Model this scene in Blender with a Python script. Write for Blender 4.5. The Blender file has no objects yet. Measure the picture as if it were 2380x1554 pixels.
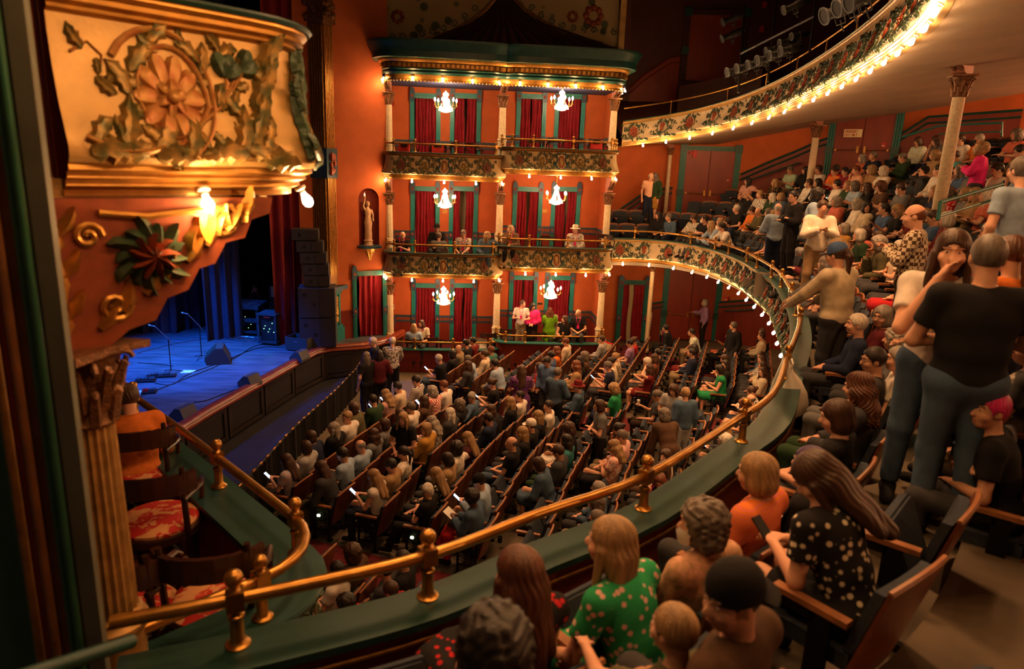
import bpy, math, random
import numpy as np
from mathutils import Vector, Matrix
random.seed(7); rng = np.random.default_rng(7)
R_ = math.radians
sc = bpy.context.scene
col = sc.collection

# ------------------------------------------------------------------ camera
FPX = 1587.0; TH = math.atan(389/1587.0); PH = R_(2.1); E = 7.15   # E: eye height above the orchestra floor
CF = Vector((0, math.cos(TH), -math.sin(TH)))
_u0 = Vector((0, math.sin(TH), math.cos(TH))); _r0 = Vector((1, 0, 0))
CR = _r0*math.cos(PH)+_u0*math.sin(PH); CU = -_r0*math.sin(PH)+_u0*math.cos(PH)
cam_d = bpy.data.cameras.new('camera'); cam = bpy.data.objects.new('camera', cam_d); col.objects.link(cam)
cam.matrix_world = Matrix(((CR.x, CU.x, -CF.x, 0), (CR.y, CU.y, -CF.y, 0), (CR.z, CU.z, -CF.z, E), (0, 0, 0, 1)))
cam_d.sensor_width = 36; cam_d.lens = 36*FPX/2380; cam_d.clip_start = .05; cam_d.clip_end = 200
cam_d.dof.use_dof = True; cam_d.dof.focus_distance = 19; cam_d.dof.aperture_fstop = 1.8
sc.camera = cam
def ray(px, py): return CF+CR*((px-1190)/FPX)-CU*((py-777)/FPX)
def at_z(px, py, z):
    d = ray(px, py); t = (z-E)/d.z; return Vector((d.x*t, d.y*t, z))
def at_y(px, py, y):
    d = ray(px, py); t = y/d.y; return Vector((d.x*t, y, E+d.z*t))
def proj(p):
    q = Vector(p)-Vector((0, 0, E)); w = q.dot(CF); return (1190+FPX*q.dot(CR)/w, 777-FPX*q.dot(CU)/w, w)

# ------------------------------------------------------------------ world, added ceiling lights, exposure
w = bpy.data.worlds.new('world'); sc.world = w; w.use_nodes = True
bg = w.node_tree.nodes['Background']; bg.inputs[0].default_value = (1.0, .62, .36, 1); bg.inputs[1].default_value = .012
sc.view_settings.view_transform = 'Standard'; sc.view_settings.look = 'None'; sc.view_settings.gamma = 1
sc.view_settings.use_curve_mapping = False; sc.view_settings.exposure = 2.12
sc.cycles.use_denoising = True; sc.cycles.max_bounces = 6; sc.cycles.diffuse_bounces = 3; sc.cycles.glossy_bounces = 2
sc.cycles.transmission_bounces = 4; sc.cycles.sample_clamp_indirect = 4.0; sc.cycles.caustics_reflective = False; sc.cycles.caustics_refractive = False
WARM = (1.0, .50, .18); WARM2 = (1.0, .5, .2)
def light(name, kind, loc, power, color=WARM, size=.1, target=None, spot=None, parent=None):
    d = bpy.data.lights.new(name, kind); d.energy = power; d.color = color
    if kind == 'AREA': d.size = size
    else: d.shadow_soft_size = size
    if spot: d.spot_size = R_(spot); d.spot_blend = .6
    o = bpy.data.objects.new(name, d); col.objects.link(o); o.location = loc
    if target is not None: o.rotation_euler = (Vector(target)-Vector(loc)).to_track_quat('-Z', 'Y').to_euler()
    if parent: o.parent = parent
    return o
CEIL_FILL = [((-1.0, 14.5, 14.6), 620, (-1.2, 15, 0)), ((2.5, 14.0, 14.6), 600, (2.5, 14.5, 0)), ((0.5, 19.5, 14.6), 560, (.5, 18.5, 0)), ((4.5, 18.5, 14.6), 620, (4.8, 18.5, 0)),
         ((4.0, 11.0, 14.6), 1500, (9.0, 12.5, 5.8)), ((0.5, 9.0, 14.6), 760, (3.0, 5.6, 4.6)), ((-3.5, 8.5, 14.6), 320, (-2.2, 4.2, 4.5)), ((0.0, 12.0, 14.6), 340, (-.6, 23.5, 3.0))]  # unseen ceiling beams added to light the crowd, balcony and box fronts
for i, (p, e, t) in enumerate(CEIL_FILL): light('added_downlight_beam', 'SPOT', p, e, (1, .47, .19), 1.0, t, 66)
for p, t, e, sp in [((-11.5, 17.5, 9.5), (-9.8, 20.2, 1), 2600, 50), ((-14.5, 20.5, 9.5), (-8.6, 20.5, 1), 1700, 46), ((-10.5, 14.0, 9.5), (-8.6, 17.0, 1), 1100, 50), ((-12.0, 21.0, 4.5), (-7.3, 23.3, 2.6), 520, 34), ((-11.0, 19.0, 10.5), (-9.9, 20.4, 1), 900, 26)]:
    light('blue_stage_light', 'SPOT', p, e, (.012, .14, 1.0) if sp != 26 else (.10, .34, 1.0), .25, t, sp)

# ------------------------------------------------------------------ materials
MATS = {}
def rgb(c):
    if isinstance(c, str):
        c = c.lstrip('#'); c = tuple(int(c[i:i+2], 16)/255 for i in (0, 2, 4))
        return tuple((x/12.92 if x <= .04045 else ((x+.055)/1.055)**2.4) for x in c)
    return c
def mat(key, color, rough=.6, metal=0.0, var=.25, scale=6.0, bump=0.0, bscale=40, emit=None, estr=0, color2=None, kind='noise', spec=.35, stretch=(1, 1, 1), coords='Object'):
    if key in MATS: return MATS[key]
    m = bpy.data.materials.new(key); m.use_nodes = True; nt = m.node_tree; n = nt.nodes; b = n['Principled BSDF']
    c = rgb(color); b.inputs['Base Color'].default_value = (*c, 1); b.inputs['Roughness'].default_value = rough; b.inputs['Metallic'].default_value = metal
    b.inputs['Specular IOR Level'].default_value = spec
    tc = n.new('ShaderNodeTexCoord'); mp = n.new('ShaderNodeMapping'); mp.inputs['Scale'].default_value = stretch
    nt.links.new(tc.outputs[coords], mp.inputs['Vector'])
    if var > 0 or color2:
        c2 = rgb(color2) if color2 else tuple(x*(1-var) for x in c)
        if kind == 'noise':
            t = n.new('ShaderNodeTexNoise'); t.inputs['Scale'].default_value = scale; t.inputs['Detail'].default_value = 3; fac = t.outputs['Fac']
        elif kind == 'wave':
            t = n.new('ShaderNodeTexWave'); t.inputs['Scale'].default_value = scale; t.inputs['Distortion'].default_value = 2.5; t.inputs['Detail'].default_value = 2; fac = t.outputs['Fac']
        elif kind == 'voronoi':
            t = n.new('ShaderNodeTexVoronoi'); t.inputs['Scale'].default_value = scale; fac = t.outputs['Distance']
        elif kind == 'checker':
            t = n.new('ShaderNodeTexChecker'); t.inputs['Scale'].default_value = scale; fac = t.outputs['Fac']
        elif kind == 'blotch':
            t = n.new('ShaderNodeTexNoise'); t.inputs['Scale'].default_value = scale; t.inputs['Detail'].default_value = 4; t.inputs['Distortion'].default_value = 1.2; fac = t.outputs['Fac']
        elif kind == 'stripe':
            t = n.new('ShaderNodeTexWave'); t.bands_direction = 'Z'; t.inputs['Scale'].default_value = scale; t.inputs['Distortion'].default_value = 0; fac = t.outputs['Fac']
        nt.links.new(mp.outputs[0], t.inputs['Vector'])
        rmp = n.new('ShaderNodeValToRGB'); e = rmp.color_ramp.elements
        lo, hi = {'noise': (.35, .65), 'voronoi': (.25, .36), 'stripe': (.4, .6), 'blotch': (.47, .51)}.get(kind, (.2, .8))
        e[0].position = lo; e[1].position = hi; e[0].color = (*c2, 1); e[1].color = (*c, 1)
        nt.links.new(fac, rmp.inputs[0]); nt.links.new(rmp.outputs[0], b.inputs['Base Color'])
    if bump > 0:
        t2 = n.new('ShaderNodeTexNoise'); t2.inputs['Scale'].default_value = bscale; t2.inputs['Detail'].default_value = 3
        nt.links.new(mp.outputs[0], t2.inputs['Vector'])
        bm = n.new('ShaderNodeBump'); bm.inputs['Strength'].default_value = bump; bm.inputs['Distance'].default_value = .02
        nt.links.new(t2.outputs['Fac'], bm.inputs['Height']); nt.links.new(bm.outputs[0], b.inputs['Normal'])
    if emit:
        b.inputs['Emission Color'].default_value = (*rgb(emit), 1); b.inputs['Emission Strength'].default_value = estr
        m.cycles.emission_sampling = 'NONE'
    MATS[key] = m; return m
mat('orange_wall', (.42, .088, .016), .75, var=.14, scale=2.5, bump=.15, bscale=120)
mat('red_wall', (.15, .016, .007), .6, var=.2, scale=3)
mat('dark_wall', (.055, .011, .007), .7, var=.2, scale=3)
mat('red_bead', (.17, .018, .007), .45, var=.25, scale=8, stretch=(1, 1, .1))
mat('red_door', (.20, .022, .007), .4, var=.18, scale=4, stretch=(1, 1, .2))
mat('teal', (.012, .13, .115), .4, var=.2, scale=5)
mat('teal_bright', (.016, .20, .185), .38, var=.15, scale=5)
mat('blue_trim', (.02, .055, .085), .45, var=.2, scale=6)
mat('dark_teal', (.008, .05, .042), .38, var=.25, scale=4)
mat('ledge_green', (.016, .050, .052), .42, var=.35, scale=3, bump=.05, color2=(.008, .040, .028))
mat('gold', (.50, .25, .055), .36, .75, var=.3, scale=10)
mat('gold_dark', (.26, .12, .03), .4, .6, var=.4, scale=14)
mat('brass', (.48, .24, .055), .33, .9, var=.3, scale=9)
mat('cream', (.50, .38, .23), .55, var=.2, scale=4, bump=.1, bscale=60)
mat('cream_gold', (.50, .30, .10), .42, .25, var=.25, scale=5, bump=.1, bscale=50)
mat('column_cream', (.60, .47, .30), .5, var=.2, scale=12)
mat('capital_bronze', (.20, .085, .035), .45, .35, var=.5, scale=25, bump=.5, bscale=60)
mat('copper', (.27, .055, .02), .42, .2, var=.4, scale=20)
mat('leaf_green', (.05, .085, .045), .45, .1, var=.5, scale=15)
mat('leaf_teal', (.025, .085, .095), .45, .1, var=.4, scale=15)
mat('leaf_gold', (.36, .20, .05), .4, .35, var=.5, scale=15, color2=(.09, .09, .03))
mat('vine', (.12, .095, .04), .45, .2, var=.4, scale=15)
mat('pink_plaster', (.35, .14, .10), .6, var=.25, scale=8)
mat('blue_ceiling', (.06, .07, .16), .7, var=.15)
mat('plaster_under', (.58, .44, .31), .8, var=.14, scale=1.2, bump=.2, bscale=200)
mat('concrete', (.12, .092, .062), .8, var=.3, scale=1.5, bump=.1)
mat('carpet_red', (.10, .008, .012), .95, var=.6, scale=9, color2=(.02, .006, .008), kind='voronoi')
mat('stage_floor', (.10, .11, .13), .38, var=.5, scale=3, stretch=(.4, 2, 1), spec=.5)
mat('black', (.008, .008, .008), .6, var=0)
mat('black_soft', (.012, .011, .011), .8, var=.3)
mat('pit_floor', (.012, .012, .014), .6, var=.4, scale=2)
mat('stage_black', (.008, .008, .010), .95, var=0)
mat('lattice', (.022, .014, .009), .6, scale=30, color2=(.004, .003, .002), kind='checker')
mat('dark_panel', (.022, .013, .008), .5, var=.3)
mat('red_velvet', (.20, .006, .012), .75, var=.25, scale=5, spec=.2)
mat('red_drape', (.16, .004, .004), .85, var=.2)
mat('blue_drape', (.028, .034, .06), .9, var=.2)
mat('rail_wood', (.20, .032, .012), .3, var=.3, scale=6, stretch=(1, 1, 4))
mat('seat_wood', (.16, .042, .016), .35, var=.35, scale=5, stretch=(.6, .6, 3))
mat('seat_wood_light', (.30, .12, .05), .4, var=.3, scale=8)
mat('seat_blue', (.028, .037, .055), .9, var=.3, scale=30)
mat('iron', (.010, .009, .008), .45, .5, var=.2)
mat('chair_wood', (.035, .012, .008), .3, var=.3, scale=8)
mat('floral', (.40, .012, .010), .7, color2=(.55, .26, .11), kind='blotch', scale=11)
mat('bulb', (1, .9, .75), .3, var=0, emit=(1, .70, .38), estr=28)
mat('candle_bulb', (1, .9, .75), .3, var=0, emit=(1, .80, .58), estr=12)
mat('crystal', (.07, .06, .045), .2, var=.5, scale=34, emit=(1, .72, .44), estr=.75)
mat('porcelain', (.7, .6, .45), .4, var=.1)
mat('statue', (.5, .30, .16), .5, var=.3, scale=12)
mat('sign_cream', (.75, .62, .38), .5, var=.05)
mat('sign_red', (.45, .05, .02), .5, var=0)
mat('fire_red', (.35, .01, .008), .4, var=0)
mat('white_paper', (.75, .72, .68), .7, var=.05)
mat('plastic_white', (.75, .68, .62), .4, var=.1)
mat('speaker', (.035, .034, .034), .65, var=.2, scale=60)
mat('speaker_grille', (.05, .042, .032), .55, .4, var=.4, scale=90)
mat('case_grey', (.05, .06, .07), .45, .4, var=.3)
mat('mixed_metal', (.2, .2, .22), .35, .7, var=.3)
mat('screen_blue', (.02, .02, .02), .3, var=0, emit=(.35, .65, 1.0), estr=1.6)
mat('screen_white', (.02, .02, .02), .3, var=0, emit=(.8, .85, 1.0), estr=3)
mat('led', (.1, .1, .1), .3, var=0, emit=(.2, 1, .4), estr=4)
mat('aisle_lamp', (.5, .5, .4), .3, var=0, emit=(.8, 1, .5), estr=1.3)
mat('panel_paint', (.30, .21, .10), .7, color2=(.05, .06, .03), kind='voronoi', scale=2.2)
mat('lens', (.02, .02, .03), .08, .2, var=0, spec=.8)

# ------------------------------------------------------------------ mesh helpers
def tag(o, label=None, cat=None, group=None, kind=None):
    if label: o['label'] = label
    if cat: o['category'] = cat
    if group: o['group'] = group
    if kind: o['kind'] = kind
    return o
def link(name, me, material=None, parent=None, loc=None, rz=None, matrix=None):
    o = bpy.data.objects.new(name, me); col.objects.link(o)
    if parent is not None: o.parent = parent
    if matrix is not None: o.matrix_local = matrix
    if loc is not None: o.location = loc
    if rz is not None: o.rotation_euler = (0, 0, rz)
    if material is not None and me is not None:
        ms = material if isinstance(material, (list, tuple)) else [material]
        if not me.materials:
            for x in ms: me.materials.append(MATS[x] if isinstance(x, str) else x)
        else:
            for i, x in enumerate(ms):
                x = MATS[x] if isinstance(x, str) else x
                if me.materials[i] != x: o.material_slots[i].link = 'OBJECT'; o.material_slots[i].material = x
    return o
def empty(name, loc=(0, 0, 0), rz=0, label=None, cat=None, group=None, kind=None):
    o = bpy.data.objects.new(name, None); col.objects.link(o); o.location = loc; o.rotation_euler = (0, 0, rz); o.empty_display_size = .1
    return tag(o, label, cat, group, kind)
class MB:
    def __init__(s): s.v = []; s.f = []
    def add(s, vs, fs):
        b = len(s.v); s.v.extend(tuple(map(float, q)) for q in vs); s.f.extend(tuple(b+i for i in f) for f in fs); return s
    def box(s, c, size, rz=0, m=None):
        x, y, z = (q/2 for q in size); vs = [Vector((i*x, j*y, k*z)) for k in (-1, 1) for j in (-1, 1) for i in (-1, 1)]
        mm = m if m is not None else Matrix.Rotation(rz, 3, 'Z'); c = Vector(c)
        return s.add([mm@q+c for q in vs], [(0, 2, 3, 1), (4, 5, 7, 6), (0, 1, 5, 4), (2, 6, 7, 3), (0, 4, 6, 2), (1, 3, 7, 5)])
    def bbox(s, a, b):
        return s.box([(p+q)/2 for p, q in zip(a, b)], [abs(q-p) for p, q in zip(a, b)])
    def tube(s, pts, r, n=8, cap=True, flat=1.0):
        pts = [Vector(p) for p in pts]; k = len(pts); rs = r if hasattr(r, '__len__') else [r]*k
        up = Vector((0, 0, 1)); rings = []; prev = None
        for i, p in enumerate(pts):
            t = (pts[min(i+1, k-1)]-pts[max(i-1, 0)])
            if t.length < 1e-9: t = Vector((0, 0, 1))
            t.normalize()
            if prev is None:
                a = up.cross(t)
                if a.length < .05: a = Vector((1, 0, 0)).cross(t)
            else: a = prev-t*prev.dot(t)
            a.normalize(); prev = a; b = t.cross(a)
            rings.append([p+(a*math.cos(2*math.pi*j/n)+b*(math.sin(2*math.pi*j/n)*flat))*rs[i] for j in range(n)])
        vs = [q for rg in rings for q in rg]
        fs = [(i*n+j, i*n+(j+1) % n, (i+1)*n+(j+1) % n, (i+1)*n+j) for i in range(k-1) for j in range(n)]
        if cap: fs += [tuple(reversed(range(n))), tuple((k-1)*n+j for j in range(n))]
        return s.add(vs, fs)
    def lathe(s, prof, n=16, c=(0, 0, 0), m=None, flute=0, fl=0.0):
        vs = []; c = Vector(c)
        for r, z in prof:
            for j in range(n):
                a = 2*math.pi*j/n; rr = r*(1-(fl if flute and j % flute == 0 else 0))
                q = Vector((rr*math.cos(a), rr*math.sin(a), z)); vs.append((m@q if m is not None else q)+c)
        k = len(prof)
        fs = [(i*n+j, i*n+(j+1) % n, (i+1)*n+(j+1) % n, (i+1)*n+j) for i in range(k-1) for j in range(n)]
        fs += [tuple(reversed(range(n))), tuple((k-1)*n+j for j in range(n))]
        return s.add(vs, fs)
    def sweep(s, path, prof, closed=False, endcap=True):
        P = [Vector(p) for p in path]; k = len(P); n = len(prof); vs = []
        for i, p in enumerate(P):
            a = P[max(i-1, 0)]; b = P[min(i+1, k-1)]
            t1 = (p-a); t2 = (b-p)
            t1 = Vector((t1.x, t1.y)); t2 = Vector((t2.x, t2.y))
            if t1.length < 1e-6: t1 = t2.copy()
            if t2.length < 1e-6: t2 = t1.copy()
            t1.normalize(); t2.normalize(); t = (t1+t2).normalized(); nn = Vector((t.y, -t.x)); sc_ = 1/max(.5, nn.dot(Vector((t1.y, -t1.x))))
            for o, z in prof: vs.append((p.x+nn.x*o*sc_, p.y+nn.y*o*sc_, p.z+z))
        fs = [(i*n+j, i*n+(j+1) % n, (i+1)*n+(j+1) % n, (i+1)*n+j) for i in range(k-1) for j in range(n if closed else n-1)]
        if closed and endcap: fs += [tuple(reversed(range(n))), tuple((k-1)*n+j for j in range(n))]
        return s.add(vs, fs)
    def prism(s, poly, z0, z1, m=None):
        n = len(poly); vs = [Vector((x, y, z)) for z in (z0, z1) for x, y in poly]
        if m is not None: vs = [m@q for q in vs]
        return s.add(vs, [tuple(reversed(range(n))), tuple(range(n, 2*n))]+[(i, (i+1) % n, n+(i+1) % n, n+i) for i in range(n)])
    def ball(s, c, r, n=10, k=6, sz=(1, 1, 1), m=None):
        prof = [(max(1e-4, math.sin(math.pi*i/k))*1.0, -math.cos(math.pi*i/k)) for i in range(k+1)]
        mm = (m if m is not None else Matrix.Identity(3))@Matrix.Diagonal((sz[0]*r, sz[1]*r, sz[2]*r)); return s.lathe(prof, n, c, mm)
    def quad(s, a, b, c, d): return s.add([a, b, c, d], [(0, 1, 2, 3)])
    def mesh(s, name='mesh', smooth=True, angle=38):
        me = bpy.data.meshes.new(name); me.from_pydata(s.v, [], s.f); me.update()
        if smooth:
            me.shade_smooth(); me.set_sharp_from_angle(angle=R_(angle))
        return me
    def build(s, name, material, parent=None, smooth=True, loc=None, rz=None, matrix=None, angle=38):
        return link(name, s.mesh(name, smooth, angle), material, parent, loc, rz, matrix)
def struct(o): return tag(o, kind='structure')
def lerp(a, b, t): return a+(b-a)*t
def smooth_path(pts, m=6):
    P = [Vector(p) for p in pts]; out = []
    for i in range(len(P)-1):
        p0 = P[max(i-1, 0)]; p1 = P[i]; p2 = P[i+1]; p3 = P[min(i+2, len(P)-1)]
        for j in range(m):
            t = j/m; out.append(.5*((2*p1)+(p2-p0)*t+(2*p0-5*p1+4*p2-p3)*t*t+(3*p1-p0-3*p2+p3)*t**3))
    out.append(P[-1]); return out
class Path:
    def __init__(s, pts):
        s.p = [Vector(q) for q in pts]; s.s = [0]
        for a, b in zip(s.p, s.p[1:]): s.s.append(s.s[-1]+(b-a).length)
        s.L = s.s[-1]
    def at(s, d):
        d = min(max(d, 0), s.L); i = int(np.searchsorted(s.s, d, side='right'))-1; i = min(max(i, 0), len(s.p)-2)
        t = (d-s.s[i])/max(1e-9, s.s[i+1]-s.s[i]); p = s.p[i].lerp(s.p[i+1], t)
        a = s.p[max(i-1, 0)] if t < .5 else s.p[i]; b = s.p[i+1] if t < .5 else s.p[min(i+2, len(s.p)-1)]
        tg = (b-a); tg.z = 0; tg.normalize(); return p, tg, Vector((tg.y, -tg.x, 0))
def frame(p, x, y, z=None):
    z = z if z is not None else x.cross(y); m = Matrix.Identity(4)
    for i, c in enumerate((x, y, z)):
        m[0][i], m[1][i], m[2][i] = c.x, c.y, c.z
    m[0][3], m[1][3], m[2][3] = p[0], p[1], p[2]; return m
ORD = ['zeroth', 'first', 'second', 'third', 'fourth', 'fifth', 'sixth', 'seventh', 'eighth', 'ninth', 'tenth', 'eleventh', 'twelfth', 'thirteenth', 'fourteenth', 'fifteenth', 'sixteenth', 'seventeenth', 'eighteenth', 'nineteenth', 'twentieth']
for t, t2 in (('twenty', ''), ('thirty', 'thirtieth'), ('forty', 'fortieth'), ('fifty', 'fiftieth'), ('sixty', 'sixtieth'), ('seventy', 'seventieth'), ('eighty', 'eightieth')):
    ORD += ([t2] if t2 else [])+[t+'-'+q for q in ORD[1:10]]

mat('near_column', (.40, .22, .07), .42, .45, var=.35, scale=14)
mat('near_red', (.26, .022, .008), .6, var=.2); mat('near_brown', (.17, .065, .018), .5, var=.3); mat('near_green', (.02, .085, .045), .4, var=.2); mat('near_grey', (.10, .10, .075), .55, var=.15)
mat('leaf_olive', (.15, .125, .055), .45, .15, var=.5, scale=15, color2=(.05, .075, .04)); mat('near_rosette', (.34, .12, .035), .42, .25, var=.5, scale=18, color2=(.42, .22, .06)); mat('copper_dull', (.20, .07, .035), .5, .15, var=.4, scale=20)
# ------------------------------------------------------------------ plan of the house
AX = Vector((math.cos(R_(-16.9)), math.sin(R_(-16.9)), 0)); CX = Vector((-AX.y, AX.x, 0))   # AX: from the stage to the rear, CX: to the far side
ROW0 = Vector((-4.85, 12.85, 0))
def floor_z(x, y): return max(0.0, .05*((x-ROW0.x)*AX.x+(y-ROW0.y)*AX.y))
# lower balcony rail line (plan), far end to near end
RAIL = [(3.39, 24.76), (4.64, 24.92), (5.66, 24.33), (6.32, 22.93), (6.52, 21.42), (6.55, 19.63), (6.39, 17.97), (6.17, 16.31), (5.88, 14.91), (5.32, 12.96), (4.97, 11.77), (4.25, 9.89), (3.31, 7.91), (2.62, 6.49), (1.94, 5.62), (0.99, 4.49), (0.2, 3.88), (-0.42, 3.37), (-1.12, 3.01), (-1.80, 2.72)]
RZ = E-2.10; CAPZ = E-2.36; FRONT_FLOOR = E-2.92; TREAD = .88
def rise_at(y): return .32+.14*min(1, max(0, (y-4)/8))      # the steps get steeper towards the far side
rail_path = [Vector((x, y, 0)) for x, y in RAIL]; rail_path = smooth_path(rail_path, 4)
FAR_WALL = [(3.3, 27.6), (7.8, 27.9), (10.4, 26.2), (13.0, 24.0), (16.0, 20.2), (18.0, 15.5), (18.8, 10.0), (18.0, 4.0), (15.5, -1.5), (10, -4), (4, -4.2)]

# floor
fm = MB(); nx, ny = 28, 28
gx = [lerp(-7, 20, i/nx) for i in range(nx+1)]; gy = [lerp(-5, 30, j/ny) for j in range(ny+1)]
fm.add([(x, y, floor_z(x, y)) for y in gy for x in gx], [(j*(nx+1)+i, j*(nx+1)+i+1, (j+1)*(nx+1)+i+1, (j+1)*(nx+1)+i) for j in range(ny) for i in range(nx)])
struct(fm.build('floor', 'concrete', angle=80))
def strip(name, pts, width, m, dz=.012):
    b = MB(); P = [Vector((x, y, 0)) for x, y in pts]; Q = []
    for i in range(len(P)-1):
        for k in range(8): Q.append(P[i].lerp(P[i+1], k/8))
    Q.append(P[-1]); Q = [Vector((q.x, q.y, floor_z(q.x, q.y)+dz)) for q in Q]
    b.sweep(Q, [(-width/2, -.01), (-width/2, 0), (width/2, 0), (width/2, -.01)]); return struct(b.build(name, m))
def orch(a, c): p = ROW0+AX*a+CX*c; return (p.x, p.y)
def c_near(a): return -.22-.12*(a-.5)
strip('carpet_floor_aisle_near', [orch(a, c_near(a)-.95) for a in (-1.8, 2, 6, 12)], 1.15, 'carpet_red')
strip('carpet_floor_aisle_far', [(-4.3, 19.0), (1.57, 18.0), (9, 17.4)], 1.05, 'carpet_red')
strip('carpet_floor_rear', [(4.6, 27.0), (7.3, 22.5), (9.0, 15.0)], 2.6, 'carpet_red', .010)

# ------------------------------------------------------------------ stage
SZ = E-6.1
ap = [at_z(x, y, SZ+.12) for x, y in [(393, 1000), (472, 951), (551, 907), (640, 858), (729, 809), (765, 801), (800, 799), (850, 795), (905, 782), (935, 765)]]
d0 = (ap[0]-ap[1]).normalized(); ap = [ap[0]+d0*9+Vector((.9, 0, 0)), ap[0]+d0*4.5+Vector((.25, 0, 0))]+ap
ap = [Vector((p.x, p.y, SZ)) for p in ap]
sm = MB(); bk = [(-6.3, 24.6), (-6.3, 33), (-24, 33), (-24, 2)]
sm.prism([(p.x, p.y) for p in ap]+bk, SZ-.2, SZ); struct(sm.build('stage_floor', 'stage_floor', smooth=False))
edge = MB()
edge.sweep([p+Vector((0, 0, 0)) for p in ap], [(-.16, 0), (-.16, .05), (-.13, .09), (-.06, .12), (.05, .12), (.11, .09), (.13, .05), (.11, .02), (.14, -.02), (.14, -.07), (.08, -.10), (-.05, -.10)], closed=True)
struct(edge.build('trim_1', 'rail_wood'))
fp = Path([Vector((p.x, p.y, 0)) for p in ap])
fb = MB(); fb.sweep([Vector((p.x, p.y, 0)) for p in ap], [(.02, -.1), (.02, SZ-.05)]); front = struct(fb.build('wall_stage_front', 'dark_panel'))
s = .4; k = 0
while s < fp.L-3.0:                       # grille panels in frames along the stage front
    L = 1.75; a, t, n = fp.at(s); b_, _, _ = fp.at(s+L)
    if proj(b_)[2] > 3:
        m = frame(a.lerp(b_, .5), (b_-a).normalized(), Vector(((b_-a).y, -(b_-a).x, 0)).normalized()*-1)
        g = MB(); g.box((0, -.04, SZ*.5), (L-.32, .02, SZ-.42)); g.build('grille_panel', 'lattice', front, matrix=m)
        f = MB()
        for sx in (-1, 1): f.box((sx*(L/2-.08), -.06, SZ*.5), (.14, .05, SZ-.12))
        for zz in (.12, SZ-.16): f.box((0, -.06, zz), (L-.2, .05, .1))
        f.build('panel_frame', 'dark_panel', front, matrix=m)
    s += L+.06
# orchestra pit floor and the curtained pit rail
pit = [at_z(x, y, .5) for x, y in [(560, 1165), (620, 1098), (660, 1050), (700, 1008), (730, 980), (760, 952), (785, 928), (810, 900), (828, 880), (838, 862)]]
pit = [pit[0]+(pit[0]-pit[1])*3]+pit
pf = MB(); pf.prism([(p.x, p.y) for p in pit]+[(-5.4, 24), (-9, 24), (-11, 10)], .0, .02); struct(pf.build('pit_floor', 'pit_floor', smooth=False))
pr = empty('pit_rail', (pit[3].x, pit[3].y, 0), 0, 'black curtained rail curving in front of the first orchestra row', 'rail'); o0 = Vector((pit[3].x, pit[3].y, 0))
pc = MB(); dense = smooth_path([Vector((p.x, p.y, 0)) for p in pit], 14); cur = []
for i, q in enumerate(dense):
    t = (dense[min(i+1, len(dense)-1)]-dense[max(i-1, 0)]).normalized(); cur.append(q+Vector((t.y, -t.x, 0))*(.035*math.sin(i*1.9))-o0)
pc.sweep(cur, [(.01, .0), (.01, .82), (-.01, .82), (-.01, 0)]); pc.build('curtain', 'black_soft', pr)
pb = MB(); pb.tube([q-o0+Vector((0, 0, .84)) for q in dense], .022, 8); pb.build('top_rail', 'iron', pr)
for i in range(4, len(dense)-2, 5):
    c = MB(); q = dense[i]-o0; t = (dense[i+1]-dense[i]).normalized(); c.tube([q+t*-.06+Vector((0, 0, .842)), q+t*.06+Vector((0, 0, .842))], .028, 8); c.build('rail_clip', 'brass', pr)
# stage surround
sw = MB(); sw.quad((-24, 33, SZ), (-6.0, 33, SZ), (-6.0, 33, 14), (-24, 33, 14)); struct(sw.build('wall_stage_back', 'stage_black'))
sw = MB(); sw.quad((-24, 2, SZ), (-24, 33, SZ), (-24, 33, 14), (-24, 2, 14)); struct(sw.build('wall_stage_side', 'stage_black'))
sw = MB(); sw.quad((-6.6, 25.0, SZ-.2), (-6.0, 33, SZ-.2), (-6.0, 33, 14), (-6.6, 25.0, 14)); struct(sw.build('wall_stage_wing', 'stage_black'))
sw = MB(); sw.quad((-24, 2, 13.9), (-6.2, 2, 13.9), (-6.2, 33, 13.9), (-24, 33, 13.9)); struct(sw.build('ceiling_stage', 'stage_black'))
def drape(name, a, b, z0, z1, m, label=None, cat=None, amp=.07, wave=.30, parent=None, struct_kind=False, group=None, gather=0.0, n_per=8, flare=1.0):
    a = Vector(a); b = Vector(b); L = (b-a).length; t = (b-a)/L; nrm = Vector((t.y, -t.x, 0)); n = max(6, int(L/wave*n_per)); mb = MB(); rows = 7; vs = []
    ph = random.random()*6
    for j in range(rows):
        f = j/(rows-1); z = lerp(z1, z0, f)
        for i in range(n+1):
            g = i/n; x = g*L
            am = amp*(.45+.55*f*flare)*(1+.35*math.sin(3.1*g*L/wave+ph))
            x2 = x+gather*math.sin(math.pi*f)*(.5-g)*L
            p = a+t*(x2+.02*math.sin(j*1.3+i))+nrm*(am*math.sin(2*math.pi*x/wave+ph+.25*math.sin(2.2*f+i*.31)))
            vs.append((p.x, p.y, z))
    mb.add(vs, [(j*(n+1)+i, (j+1)*(n+1)+i, (j+1)*(n+1)+i+1, j*(n+1)+i+1) for j in range(rows-1) for i in range(n)])
    o = mb.build(name, m, parent, angle=70)
    if label: tag(o, label, cat, group)
    return o
drape('stage_curtain', at_z(640, 800, SZ), at_z(712, 792, SZ), SZ, 13.5, 'red_drape', 'tall red side curtain hanging at the edge of the stage', 'curtain', .09, .34)
drape('stage_curtain', at_z(478, 792, SZ), at_z(533, 790, SZ)+Vector((.3, .6, 0)), SZ, 13.5, 'blue_drape', 'blue-lit leg curtain standing right behind the microphone stands', 'curtain', .10, .36)
drape('stage_curtain', at_z(392, 770, SZ), at_z(474, 765, SZ)+Vector((0, .5, 0)), SZ, 13.5, 'blue_drape', 'blue-lit leg curtain deeper upstage of the nearer blue curtain', 'curtain', .10, .4)
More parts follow.
